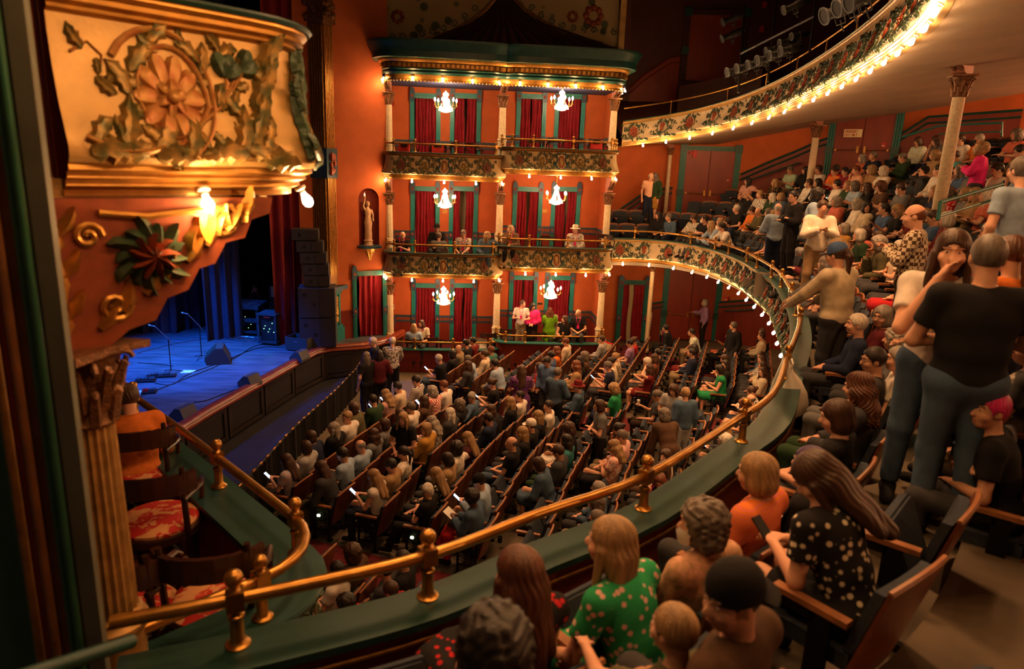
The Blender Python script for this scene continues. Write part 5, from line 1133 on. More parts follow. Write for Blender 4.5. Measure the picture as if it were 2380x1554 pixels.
def mic_stand(px, py, tx, ty, label):
    p = at_z(px, py, SZ); o = empty('microphone_stand', (p.x, p.y, SZ), 0, label, 'microphone stand')
    head = at_y(tx, ty, p.y+.0); h = head-Vector((p.x, p.y, SZ)); b = MB(); jz = h.z*.72
    b.tube([(0, 0, .05), (0, 0, jz)], .014, 8); b.build('pole', 'iron', o); b = MB(); b.tube([(-h.x*.25, 0, jz-h.z*.1), (0, 0, jz), (h.x*.9, 0, h.z*.97)], .010, 6); b.build('boom_arm', 'mixed_metal', o)
    for k in range(3): a = 2*math.pi*k/3+.5; b = MB(); b.tube([(0, 0, .10), (.32*math.cos(a), .32*math.sin(a), .012)], .010, 6); b.build('leg', 'iron', o)
    b = MB(); b.lathe([(.012, 0), (.018, .12), (.03, .14), (.028, .18), (.005, .20)], 10, (h.x*.9, 0, h.z*.97), (Matrix.Rotation(R_(-80 if h.x < 0 else 80), 3, 'Y'))); b.build('microphone', 'mixed_metal', o)
mic_stand(398, 866, 357, 755, 'black microphone stand with boom arm nearest the stage edge'); mic_stand(469, 832, 433, 726, 'taller black microphone stand behind the first one')
def pedalboard(px, py, w_, label, m='mixed_metal', n_=4, rz=.3):
    p = at_z(px, py, SZ); o = empty('pedalboard', (p.x, p.y, SZ), rz, label, 'pedals'); b = MB(); b.box((0, 0, .03), (w_, .28, .05)); b.build('board', 'black', o)
    for k in range(n_): b = MB(); b.box((-w_/2+w_*(k+.5)/n_, 0, .075), (w_/n_*.75, .17, .045)); b.lathe([(.015, .10), (.015, .115)], 8, (-w_/2+w_*(k+.5)/n_, -.04, 0)); b.build('pedal', m if k % 2 == 0 else 'case_grey', o)
pedalboard(375, 875, .75, 'row of guitar pedals at the foot of the nearer microphone stand', 'mixed_metal', 5); pedalboard(338, 886, .5, 'second pedal board left of the guitar pedals', 'case_grey', 3); pedalboard(347, 912, .34, 'small red and yellow pedal box near the white set list', 'fire_red', 2); pedalboard(292, 912, .45, 'tangle of pedals half hidden by the near capital', 'case_grey', 4)
for px, py, lab in ((437, 863, 'white set list sheet lying on the stage by the floor monitor'), (325, 911, 'white set list sheet lying near the small red pedal box')):
    p = at_z(px, py, SZ+.006); b = MB(); b.box((0, 0, 0), (.36, .27, .004), .15); q = b.build('set_list', 'white_paper', loc=p); tag(q, lab, 'paper')
def cable(pts, label, m='black', r=.012):
    P = smooth_path([at_z(x, y, SZ+.012) for x, y in pts], 6); b = MB(); b.tube(P, r, 5); q = b.build('cable', m); tag(q, label, 'cable')
cable([(320, 843), (370, 846), (402, 850)], 'black cable running to the nearer microphone stand'); cable([(315, 925), (380, 900), (430, 880), (500, 852), (560, 822), (612, 806), (660, 808)], 'long black cable crossing the stage behind the edge monitors'); cable([(360, 890), (400, 893), (440, 868), (505, 845), (545, 832), (590, 805), (640, 795)], 'black cable looping from the pedals to the equipment rack')
cable([(450, 935), (480, 930), (520, 915), (560, 900)], 'black cable linking the two nearer edge monitors'); cable([(605, 880), (640, 868), (670, 850), (690, 842)], 'black cable linking the two farther edge monitors'); cable([(320, 820), (400, 800), (480, 786), (540, 780)], 'grey cable lying across the back of the stage', 'mixed_metal')
for k in range(4):
    p = at_z(545+k*12, 783+k*2, SZ+.02); b = MB(); b.tube([(p.x+(.3+.05*k)*math.cos(a*.4), p.y+(.2+.03*k)*math.sin(a*.4), SZ+.02+.01*(a % 3)) for a in range(17)], .012, 5); q = b.build('cable', 'mixed_metal'); tag(q, f'coiled cable heap under the mixing desk, {ORD[k+1]} coil from the left', 'cable', 'coiled cables under the mixing desk')
p = at_z(570, 775, SZ); md = empty('mixing_desk', (p.x, p.y, SZ), R_(-8), 'mixing desk on a metal rolling case at the side of the stage', 'mixing desk')
b = MB(); b.box((0, 0, .55), (1.35, .6, .10)); b.box((0, 0, .12), (1.3, .55, .06))
for x in (-.62, .62):
    for y in (-.26, .26): b.box((x, y, .5), (.05, .05, .95))
b.box((0, 0, .98), (1.38, .62, .06)); b.build('case_frame', 'case_grey', md)
b = MB(); b.box((0, 0, 1.08), (1.45, .7, .12), m=Matrix.Rotation(R_(8), 3, 'X')); dk = b.build('desk_surface', 'case_grey', md); b = MB()
for i in range(24):
    for j in range(4): b.box((-.66+i*.057, -.25+j*.13, 1.14+.02*(j-1)), (.02, .03, .03))
b.build('faders', 'mixed_metal', dk)
for i in range(10): b = MB(); b.box((-.5+i*.1, -.29, .3+.13*(i % 4)), (.012, .012, .012)); b.build('indicator_light', 'led', md)
b = MB(); b.tube([(-.45, .2, 1.1), (-.4, .1, 1.35), (-.25, -.05, 1.48)], .008, 6); b.ball((-.24, -.06, 1.48), .02, 6, 4); b.build('desk_lamp', 'iron', md)
p = at_z(633, 797, SZ); rk = empty('equipment_rack', (p.x, p.y, SZ), R_(-8), 'open equipment rack with small lights beside the mixing desk', 'rack'); b = MB()
for x in (-.3, .3):
    for y in (-.3, .3): b.box((x, y, .55), (.05, .05, 1.0))
b.box((0, 0, 1.05), (.68, .68, .06)); b.box((0, 0, .1), (.66, .66, .06)); b.build('frame', 'case_grey', rk); b = MB(); b.box((0, .02, .55), (.54, .5, .85)); b.build('units', 'black', rk)
for i in range(9): b = MB(); b.box((-.2+.05*i, -.24, .45+.1*(i % 4)), (.02, .012, .012)); b.build('indicator_light', 'led' if i % 3 else 'fire_red', rk)
b = MB(); b.box((0, -.31, .96), (.22, .01, .05)); b.build('red_tape', 'fire_red', rk)
p = at_z(636, 700, SZ+1.0); q = at_z(640, 790, SZ); ck = empty('equipment_case', (q.x-.5, q.y+2.6, SZ), 0, 'blue-lit upright case with pale paper behind the mixing desk', 'case'); b = MB(); b.box((0, 0, .75), (1.0, .6, 1.5)); b.build('body', 'case_grey', ck); b = MB(); b.box((-.2, -.31, 1.25), (.4, .01, .4)); b.build('paper_sheet', 'white_paper', ck)
p = at_z(700, 812, SZ); cs = empty('open_crate', (p.x, p.y, SZ), R_(-15), 'low black open crate in front of the speaker stack', 'crate'); b = MB()
for (c, s_) in (((0, -.28, .25), (.8, .03, .42)), ((0, .28, .25), (.8, .03, .42)), ((-.39, 0, .25), (.03, .56, .42)), ((.39, 0, .25), (.03, .56, .42)), ((0, 0, .05), (.8, .56, .03))): b.box(c, s_)
b.build('walls', 'speaker', cs); b = MB(); b.box((0, -.298, .33), (.16, .008, .05)); b.build('handle_slot', 'mixed_metal', cs)
# speaker stack by the pilaster
p = at_z(742, 806, SZ); rzs = R_(12)
def cab(zz, hh, w_, d_, tilt, label, nm, hs, dx=0):
    o = empty(nm, (p.x+dx, p.y, SZ+zz), rzs, label, 'speaker'); o.rotation_euler = (tilt, 0, rzs)
    b = MB(); b.box((0, 0, hh/2), (w_, d_, hh-.02)); b.build('cabinet', 'speaker', o, smooth=False)
    b = MB(); b.box((w_*.28, -d_/2-.01, hh/2), (w_*.42, .02, hh-.06)); b.build('grille', 'speaker_grille', o)
    for hx, hz in hs: b = MB(); b.box((hx*w_, -d_/2-.006, hz*hh), (.10, .012, .10)); b.build('handle_recess', 'black', o)
cab(.1, .98, 1.15, .9, 0, 'black subwoofer cabinet at the bottom of the speaker stack', 'subwoofer', [(-.32, .78), (-.06, .45)]); cab(1.1, .98, 1.15, .9, 0, 'black subwoofer cabinet second from the bottom of the stack', 'subwoofer', [(-.32, .78), (-.06, .45)])
for k in range(5): cab(2.1+k*.37, .36, .82, .6, 0, f'black line array speaker, {ORD[k+1]} from the bottom of the stack', 'line_array_speaker', [(-.2, .5)], -.02*k*k)
b = MB()
for x in (-.4, .4): b.tube([(x, -.3, .06), (x, .3, .06)], .05, 10)
q = b.build('caster_dolly', 'iron', loc=(p.x, p.y, SZ), rz=rzs); tag(q, 'black dolly wheels under the speaker stack', 'dolly')
# white cup dispenser sign by the lowest right box
pc_ = at_y(1412, 800, 23.6); o = empty('usher_box', (pc_.x, pc_.y, floor_z(pc_.x, pc_.y)), R_(-10), 'cream box with dark red sloping sign at the end of the lowest right box', 'box'); hz = pc_.z-o.location.z
b = MB(); b.prism([(-.3, 0), (.3, 0), (.3, .18), (-.3, .32)], -.14, .14, Matrix.Translation((0, 0, hz-.2))@Matrix.Rotation(R_(90), 4, 'X')); b.build('body', 'sign_cream', o); b = MB(); b.box((0, 0, hz+.065), (.46, .22, .01), m=Matrix.Rotation(R_(13), 3, 'Y')); b.build('sign_face', 'fire_red', o); b = MB(); b.box((0, 0, (hz-.2)/2), (.08, .08, hz-.2)); b.build('post', 'seat_wood', o)
# ------------------------------------------------------------------ theatre seats
def seat_meshes():
    W = .50; M_ = {}
    def shell(z0, z1, y_off, th, w0, bulge, top_wave=0):
        b = MB(); nx_, nz_ = 8, 5; vs = []
        for side in (0, 1):
            for j in range(nz_+1):
                f = j/nz_; z = lerp(z0, z1, f)
                for i in range(nx_+1):
                    g = i/nx_*2-1; x = g*w0/2; zz = z+(top_wave*(1-g*g)*f*f if top_wave else 0)
                    vs.append((x, y_off-(z-.42)*.26-bulge*(1-g*g)+(th if side else 0), zz))
        n1 = (nx_+1)*(nz_+1)
        for s_ in (0, 1):
            for j in range(nz_):
                for i in range(nx_):
                    q = s_*n1+j*(nx_+1)+i; f_ = (q, q+1, q+nx_+2, q+nx_+1); b.f.append(f_ if s_ else tuple(reversed(f_)))
        per = [i for i in range(nx_+1)]+[j*(nx_+1)+nx_ for j in range(1, nz_+1)]+[nz_*(nx_+1)+i for i in range(nx_-1, -1, -1)]+[j*(nx_+1) for j in range(nz_-1, 0, -1)]
        for a, c in zip(per, per[1:]+per[:1]): b.f.append((a, c, n1+c, n1+a))
        b.v = [tuple(v) for v in vs]; return b
    M_['back_panel'] = shell(.30, .86, -.20, .022, W+.04, .03, .035).mesh('back_panel')
    M_['back_pad'] = shell(.46, .82, -.165, .05, W-.04, .03, .03).mesh('back_pad')
    b = MB(); pts = [(x, -.188-(.86-.42)*.26-.03*(1-(x/.27)**2), .862+.035*(1-(x/.27)**2)) for x in [-.27+.054*i for i in range(11)]]; b.tube(pts, .017, 6); M_['top_edge'] = b.mesh('top_edge')
    b = MB(); b.box((0, .05, .43), (W-.04, .42, .09)); b.box((0, .05, .385), (W-.06, .38, .03)); b.v = [(x, y, z-.03*(abs(y-.05) > .2)) for x, y, z in b.v]; M_['cushion'] = b.mesh('cushion')
    b = MB(); m = Matrix.Rotation(R_(66), 3, 'X')
    for (dx, dz, t_) in ((0, 0, .05), (.03, .03, .085)): b.box((0, -.02, .565), (W-.05-dx, .36-dz, t_), m=m); M_['cushion_up'] = b.mesh('cushion_up')
    b = MB(); b.box((0, .0, .63), (.055, .36, .03)); b.box((0, .17, .626), (.06, .06, .035)); M_['armrest'] = b.mesh('armrest')
    b = MB(); b.box((0, -.05, .33), (.03, .10, .62)); b.box((0, -.02, .03), (.05, .34, .04)); b.box((0, .08, .58), (.03, .2, .05)); M_['standard'] = b.mesh('standard', False)
    b = MB(); b.box((0, -.15, .32), (.035, .03, .60)); b.box((0, .15, .32), (.035, .03, .60)); b.box((0, 0, .60), (.035, .33, .04)); b.box((0, 0, .18), (.03, .3, .025))
    b.tube([(0, .09*math.cos(a), .46+.09*math.sin(a)) for a in [i*.5236 for i in range(13)]], .012, 5); b.tube([(0, .05*math.cos(a), .46+.05*math.sin(a)) for a in [i*.5236 for i in range(13)]], .010, 5)
    for k in range(6): a = math.pi*k/3; b.tube([(0, 0, .46), (0, .09*math.cos(a), .46+.09*math.sin(a))], .006, 4)
    for z in (.24, .30, .36):
        b.tube([(0, -.14+.028*i, z+.02*math.sin(i*1.57)) for i in range(11)], .008, 4)
    for y in (-.15, .15): b.box((0, y, .02), (.07, .08, .04))
    M_['end'] = b.mesh('end_standard')
    b = MB(); b.lathe([(.035, 0), (.042, .10), (.034, .10), (.03, .01)], 12, (0, -.36, .40)); M_['cup_holder'] = b.mesh('cup_holder')
    b = MB(); b.lathe([(.028, .0), (.036, .13), (.037, .135), (.01, .135)], 12); M_['cup'] = b.mesh('cup')
    return M_
SM = seat_meshes()
def theatre_seat(loc, rz, label, group, up=True, end=None, right_arm=False, cup=True, lit=False, scl=1.0):
    o = empty('theatre_seat', loc, rz, label, 'seat', group); o.scale = (scl,)*3
    link('back_panel', SM['back_panel'], 'seat_wood', o); link('back_pad', SM['back_pad'], 'seat_blue', o); link('top_edge', SM['top_edge'], 'seat_wood_light', o)
    link('seat_cushion', SM['cushion_up' if up else 'cushion'], 'seat_blue', o)
    for sx in ([-1, 1] if right_arm else [-1]):
        link('armrest', SM['armrest'], 'seat_wood_light', o, loc=(sx*.275, .02, 0)); e_ = (sx == -1 and end in ('near', 'both')) or (sx == 1 and end in ('far', 'both'))
        link('end_standard' if e_ else 'standard', SM['end' if e_ else 'standard'], 'iron', o, loc=(sx*.275, .02, 0))
        if e_ and lit: b = MB(); b.box((sx*.275-.03, .06, .46), (.03, .05, .035)); b.build('aisle_light', 'aisle_lamp', o)
    if cup: link('cup_holder', SM['cup_holder'], 'black', o, loc=(.2, 0, 0))
    return o
SLOTS = []      # dicts: pos, rz, zone, row, idx, taken
RZ_ORCH = math.atan2(-AX.y, -AX.x)-math.pi/2
def far_aisle_y(x): return 18.84-.124*(x+3.57)
for k in range(12):
    a_ = .45+1.03*k; base = ROW0+AX*a_; c0 = c_near(a_)
    i = 0
    while True:                                                     # middle section
        p = base+CX*(c0+.615*i)+AX*(.010*(i-4)**2)
        if p.y > far_aisle_y(p.x)-.85: break
        SLOTS.append(dict(p=Vector((p.x, p.y, floor_z(p.x, p.y))), rz=RZ_ORCH, zone='middle block', row=k+1, idx=i+1)); i += 1
    SLOTS[-1]['last'] = True
    i = 0; t0 = (far_aisle_y(base.x+1.8)+.85-base.y)/CX.y
    while True:                                                     # far section
        p = base+CX*(t0+.615*i)+AX*(.02*i)
        lim = 22.55+.09*(p.x+4.4) if p.x < 3.4 else (25.2 if p.x < 6 else 23.5)
        if p.y > lim or i > 9: break
        if k > 0 or i > 0: SLOTS.append(dict(p=Vector((p.x, p.y, floor_z(p.x, p.y))), rz=RZ_ORCH+.0, zone='far block', row=k+1, idx=i+1))
        i += 1
    for i in range(4):                                              # camera-side section, mostly hidden below the ledge
        p = base+CX*(c0-1.95-.615*i)
        SLOTS.append(dict(p=Vector((p.x, p.y, floor_z(p.x, p.y))), rz=RZ_ORCH, zone='near block', row=k+1, idx=i+1))
RP = np.array([(p.x, p.y) for p in rail_path])
def rail_dist(x, y):
    a = RP[:-1]; b = RP[1:]; d = b-a; t = np.clip(((np.array([x, y])-a)*d).sum(1)/(d*d).sum(1), 0, 1); q = a+d*t[:, None]; r = np.hypot(q[:, 0]-x, q[:, 1]-y); i = int(r.argmin())
    s_ = d[i]/np.hypot(*d[i]); side = (x-q[i, 0])*(-s_[1])+(y-q[i, 1])*s_[0]     # left of travel = seats
    return (r[i] if side > 0 else -r[i]), Vector((s_[1], -s_[0], 0)), q[i, 1]
def bal_floor(x, y):
    d, n, ry = rail_dist(x, y)
    if d < 0: return None
    k = max(0, int((d-.05)/TREAD)); return FRONT_FLOOR+rise_at(ry)*min(k, 8), k, n
RPth = Path([Vector((p.x, p.y, 0)) for p in rail_path])
for k in range(8):
    d = .05+TREAD*k+.62; pts = []
    for j, p in enumerate(rail_path):
        _, t, n = RPth.at(RPth.s[j]); pts.append(Vector((p.x, p.y, 0))-n*d)
    Q = Path(pts); s_ = .35; i = 0
    while s_ < Q.L-.2:
        p, t, n = Q.at(s_); i += 1
        SLOTS.append(dict(p=Vector((p.x, p.y, FRONT_FLOOR+rise_at(rail_dist(p.x, p.y)[2])*k)), rz=math.atan2(n.y, n.x)-math.pi/2, zone='balcony', row=k+1, idx=i)); s_ += .60
def in_view(p, m=80, h=1.0):
    x, y, w_ = proj(p+Vector((0, 0, h))); return w_ > .9 and -m < x < 2380+m and -m < y < 1554+m
def wall_clear(p):
    # inside the far wall?
    inside = True
    for (x0, y0), (x1, y1) in zip(FAR_WALL, FAR_WALL[1:]):
        ex, ey = x1-x0, y1-y0; L = math.hypot(ex, ey); d = ((p.x-x0)*ey-(p.y-y0)*ex)/L
        t = ((p.x-x0)*ex+(p.y-y0)*ey)/L/L
        if -.05 <= t <= 1.05 and d < .7: return False
    return True
def dscale(p): return 1+.13*min(1, max(0, (proj(Vector(p))[2]-5)/8))
def sight_ok(p):
    q = Vector((0, 0, E)); n_ = 160
    for i in range(4, n_):
        f = i/n_; x, y, z = q.x+(p.x-q.x)*f, q.y+(p.y-q.y)*f, q.z+(p.z-q.z)*f
        if z > CAPZ+.02 and z > N2+.02: continue
        r = Vector((x, y, 0))-NC; u, o_ = r.dot(ND), r.dot(NN)
        if 0 < u < 6.2 and -.2 < o_ < 1.28 and N2-.95 < z < N2: return False
        d = rail_dist(x, y)[0]
        if 0 < d < 6 and CAPZ-.95 < z < (CAPZ if d < .35 else FRONT_FLOOR+.35*int(d/TREAD)): return False
    return True
SLOTS = [s for s in SLOTS if in_view(s['p']) and (s['zone'] == 'balcony' or sight_ok(s['p']+Vector((0, 0, 1.0)))) and (s['zone'] != 'balcony' or (wall_clear(s['p']) and s['p'].y < 26.8))]
# ------------------------------------------------------------------ people: implicit bodies meshed with surface nets
class SDF:
    def __init__(s, lo, hi, h):
        s.h = h; s.lo = np.array(lo, float); n = np.ceil((np.array(hi)-s.lo)/h).astype(int)+2; s.n = n
        s.v = np.full(n, .25, np.float32); s.ax = [s.lo[i]+h*np.arange(n[i]) for i in range(3)]
    def _sub(s, lo, hi):
        sl = []
        for i in range(3):
            a = int(max(0, math.floor((lo[i]-s.lo[i])/s.h))); b = int(min(s.n[i], math.ceil((hi[i]-s.lo[i])/s.h)+1))
            if b <= a: return None
            sl.append(slice(a, b))
        X = s.ax[0][sl[0]][:, None, None]; Y = s.ax[1][sl[1]][None, :, None]; Z = s.ax[2][sl[2]][None, None, :]
        return tuple(sl), X, Y, Z
    def _put(s, sl, d, k, op):
        a = s.v[sl]
        if op == 'add':
            if k > 0: hh = np.clip(.5+.5*(a-d)/k, 0, 1); s.v[sl] = a*(1-hh)+d*hh-k*hh*(1-hh)
            else: s.v[sl] = np.minimum(a, d)
        elif op == 'cut':
            d = -d
            if k > 0: hh = np.clip(.5-.5*(a-d)/k, 0, 1); s.v[sl] = a*(1-hh)+d*hh+k*hh*(1-hh)
            else: s.v[sl] = np.maximum(a, d)
    def cone(s, a, b, ra, rb, k=.02, op='add', end=None, flat=None):
        a = np.array(a, float); b = np.array(b, float); m = max(ra, rb)+k+3*s.h
        q = s._sub(np.minimum(a, b)-m, np.maximum(a, b)+m)
        if q is None: return
        sl, X, Y, Z = q; d = b-a; L2 = max(1e-9, d@d)
        px, py, pz = X-a[0], Y-a[1], Z-a[2]; t = np.clip((px*d[0]+py*d[1]+pz*d[2])/L2, 0, 1)
        r = ra+(rb-ra)*t; dist = np.sqrt((px-d[0]*t)**2+(py-d[1]*t)**2+(pz-d[2]*t)**2)-r
        if end: L = math.sqrt(L2); dist = np.maximum(dist, (px*d[0]+py*d[1]+pz*d[2])/L-L*end)
        s._put(sl, dist, k, op)
    def ell(s, c, r, M=None, k=.02, op='add', grow=0):
        c = np.array(c, float); r = np.array(r, float)+grow; m = max(r)+k+3*s.h; q = s._sub(c-m, c+m)
        if q is None: return
        sl, X, Y, Z = q; px, py, pz = X-c[0], Y-c[1], Z-c[2]
        if M is not None: px, py, pz = (M[0, 0]*px+M[1, 0]*py+M[2, 0]*pz, M[0, 1]*px+M[1, 1]*py+M[2, 1]*pz, M[0, 2]*px+M[1, 2]*py+M[2, 2]*pz)
        k0 = np.sqrt((px/r[0])**2+(py/r[1])**2+(pz/r[2])**2); k1 = np.sqrt((px/r[0]**2)**2+(py/r[1]**2)**2+(pz/r[2]**2)**2)+1e-6
        s._put(sl, k0*(k0-1)/k1, k, op)
    def plane(s, n, d):          # keep the side n.x <= d
        X, Y, Z = s.ax[0][:, None, None], s.ax[1][None, :, None], s.ax[2][None, None, :]; s.v = np.maximum(s.v, (n[0]*X+n[1]*Y+n[2]*Z-d).astype(np.float32))
    def warp(s, f):
        X, Y, Z = s.ax[0][:, None, None], s.ax[1][None, :, None], s.ax[2][None, None, :]; s.v = (s.v+f(X, Y, Z)).astype(np.float32)
    def mesh(s, name):
        v = s.v; h = s.h; sg = v < 0; n0, n1, n2 = v.shape
        c = np.zeros((n0-1, n1-1, n2-1), np.uint8)
        for i in (0, 1):
            for j in (0, 1):
                for k in (0, 1): c += sg[i:n0-1+i, j:n1-1+j, k:n2-1+k]
        act = (c > 0) & (c < 8); idx = -np.ones(act.shape, np.int64); ci, cj, ck = np.nonzero(act); idx[ci, cj, ck] = np.arange(len(ci))
        acc = np.zeros((len(ci), 3)); cnt = np.zeros(len(ci))
        cor = [(i, j, k) for i in (0, 1) for j in (0, 1) for k in (0, 1)]
        for a in range(8):
            for b in range(a+1, 8):
                A, B = cor[a], cor[b]
                if sum(abs(p-q) for p, q in zip(A, B)) != 1: continue
                va = v[ci+A[0], cj+A[1], ck+A[2]]; vb = v[ci+B[0], cj+B[1], ck+B[2]]; x = (va < 0) != (vb < 0)
                t = va[x]/(va[x]-vb[x]); P = np.array(A)[None, :]+(np.array(B)-np.array(A))[None, :]*t[:, None]; acc[x] += P; cnt[x] += 1
        V = (acc/np.maximum(cnt, 1)[:, None]+np.stack([ci, cj, ck], 1))*h+s.lo
        F = []
        for ax in range(3):
            s0 = [slice(None)]*3; s1 = [slice(None)]*3; s0[ax] = slice(0, -1); s1[ax] = slice(1, None)
            a = sg[tuple(s0)]; b = sg[tuple(s1)]; ch = a != b; I = np.stack(np.nonzero(ch), 1); u, w_ = [(1, 2), (2, 0), (0, 1)][ax]
            ok = (I[:, u] > 0) & (I[:, w_] > 0) & (I[:, u] < v.shape[u]-1) & (I[:, w_] < v.shape[w_]-1); I = I[ok]
            if not len(I): continue
            inside = a[I[:, 0], I[:, 1], I[:, 2]]; q = []
            for du, dw_ in ((-1, -1), (0, -1), (0, 0), (-1, 0)):
                J = I.copy(); J[:, u] += du; J[:, w_] += dw_; q.append(idx[J[:, 0], J[:, 1], J[:, 2]])
            q = np.stack(q, 1); q[~inside] = q[~inside][:, ::-1]; F.append(q)
        F = np.concatenate(F) if F else np.zeros((0, 4), np.int64); F = F[(F >= 0).all(1)]
        me = bpy.data.meshes.new(name); me.vertices.add(len(V)); me.vertices.foreach_set('co', V.astype(np.float32).ravel())
        me.loops.add(len(F)*4); me.loops.foreach_set('vertex_index', F.astype(np.int32).ravel()); me.polygons.add(len(F)); me.polygons.foreach_set('loop_start', np.arange(0, len(F)*4, 4, dtype=np.int32))
        me.polygons.foreach_set('use_smooth', np.ones(len(F), bool)); me.update(calc_edges=True); return me
def rot_head(yaw, pitch, roll=0):
    return Matrix.Rotation(R_(yaw), 3, 'Z')@Matrix.Rotation(R_(pitch), 3, 'X')@Matrix.Rotation(R_(roll), 3, 'Y')
ARMS_SIT = {  # (elbow, wrist) for right (+x) and left (-x); coordinates for lean 0
    'lap': (((.25, .03, .70), (.07, .25, .63)), ((-.25, .03, .70), (-.07, .26, .63))),
    'phone': (((.23, .09, .73), (.06, .31, .84)), ((-.23, .09, .73), (-.05, .31, .84))),
    'phone1': (((.23, .09, .73), (.10, .31, .86)), ((-.25, .03, .70), (-.10, .27, .63))),
    'chin': (((.17, .20, .74), (.05, .17, 1.02)), ((-.25, .03, .70), (.06, .24, .68))),
    'face': (((-.10, 0, 0), (0, 0, 0)), ((0, 0, 0), (0, 0, 0))),
    'crossed': (((.26, .07, .76), (-.10, .21, .80)), ((-.26, .07, .74), (.12, .20, .76))),
    'knees': (((.26, .14, .72), (.13, .40, .63)), ((-.26, .14, .72), (-.13, .40, .63))),
    'armout': (((.25, .03, .70), (.08, .25, .63)), ((-.42, -.06, .88), (-.64, -.04, .84))),
    'armoutr': (((.42, -.06, .88), (.64, -.04, .84)), ((-.25, .03, .70), (-.08, .25, .63))),
    'raise': (((.30, .10, 1.08), (.11, .08, 1.22)), ((-.30, .10, 1.08), (-.10, .10, 1.2))),
    'leanrail': (((.30, .36, .80), (.10, .46, .96)), ((-.30, .36, .80), (-.10, .46, .92))),
    'railarm': (((.25, .03, .70), (.10, .30, .66)), ((-.20, .26, .80), (-.10, .50, .74)))}
ARMS_SIT['face'] = (((.18, .24, .80), (.05, .21, 1.10)), ((-.20, .22, .72), (-.06, .34, .70)))
ARMS_ST = {
    'hang': (((.25, -.03, 1.13), (.24, .06, .88)), ((-.25, -.03, 1.13), (-.24, .06, .88))),
    'crossed': (((.28, .06, 1.15), (-.08, .21, 1.20)), ((-.28, .06, 1.13), (.10, .20, 1.14))),
    'clasp': (((.27, .05, 1.13), (.04, .24, 1.04)), ((-.27, .05, 1.13), (-.04, .24, 1.04))),
    'hip': (((.36, -.08, 1.15), (.19, .06, 1.02)), ((-.25, -.03, 1.13), (-.24, .06, .88))),
    'rail': (((.24, .22, 1.20), (.22, .46, 1.05)), ((-.24, .22, 1.20), (-.22, .46, 1.05))),
    'point': (((.26, .12, 1.2), (.20, .38, 1.22)), ((-.25, -.03, 1.13), (-.24, .06, .88))),
    'mouth': (((.20, .20, 1.16), (.05, .17, 1.47)), ((-.27, .07, 1.13), (.10, .20, 1.10))),
    'drink': (((.27, .05, 1.13), (.10, .28, 1.18)), ((-.27, .05, 1.13), (-.12, .26, 1.12))),
    'chest': (((.25, .10, 1.17), (.04, .26, 1.28)), ((-.25, .10, 1.17), (-.03, .26, 1.26))),
    'bend': (((.22, .34, 1.02), (.18, .5, .80)), ((-.22, .34, 1.02), (-.18, .5, .80)))}
def skeleton(pose, arms, lean, yaw, pitch, legs='flat', build=1.0, roll=0):
    J = {}; st = pose == 'stand'; L = R_(lean); pz = .95 if st else .53
    P = Vector((0, -.04 if not st else 0, pz)); J['P'] = P; sp = Vector((0, math.sin(L), math.cos(L)))
    J['W'] = P+sp*.17; J['C'] = P+sp*.33; J['N'] = P+sp*.52; hd = rot_head(yaw, pitch, roll); J['hd'] = hd
    J['H'] = J['N']+Vector((0, math.sin(L*.6)*.05+.02, .155))+hd@Vector((0, .03, .0))
    def tf(q):   # arm targets lean with the trunk
        q = Vector(q); r = q-P; return P+Matrix.Rotation(-L*.8, 3, 'X')@r
    A = (ARMS_ST if st else ARMS_SIT)[arms]
    for s_, nm, (el, wr) in ((1, 'R', A[0]), (-1, 'L', A[1])):
        J['S'+nm] = J['N']+Vector((s_*.175*build**.5, -.005, 0))-sp*.065; J['E'+nm] = tf(el); J['Wr'+nm] = tf(wr)
    for s_, nm in ((1, 'R'), (-1, 'L')):
        J['Hp'+nm] = P+Vector((s_*.085, 0, -.02))
        if st: J['K'+nm] = Vector((s_*.10, .03, .50)); J['A'+nm] = Vector((s_*.11, -.02, .09))
        elif legs == 'cross' and s_ > 0: J['K'+nm] = Vector((.05, .42, .62)); J['A'+nm] = Vector((-.14, .56, .30))
        elif legs == 'out': J['K'+nm] = Vector((s_*.14, .40, .52)); J['A'+nm] = Vector((s_*.14, .58, .10))
        else: J['K'+nm] = Vector((s_*.12, .42, .52)); J['A'+nm] = Vector((s_*.12, .40, .09))
    return J
def torso(g, J, grow=0.0, build=1.0, k=.05, bust=0.0):
    P, W_, C, N = J['P'], J['W'], J['C'], J['N']; b = build
    g.ell(P+Vector((0, 0, .0)), (.165*b, .118*b, .13), None, k, 'add', grow); g.ell(W_, (.140*b**1.3, .108*b**1.5, .15), None, k, 'add', grow); g.ell(C, (.162*b, .112*b, .17), None, k, 'add', grow)
    g.cone(J['SL'], J['SR'], .062+grow, .062+grow, k)
    if bust: 
        for s_ in (-1, 1): g.ell(C+Vector((s_*.07, .085, -.01)), (.06, .05, .06), None, .03, 'add', grow)
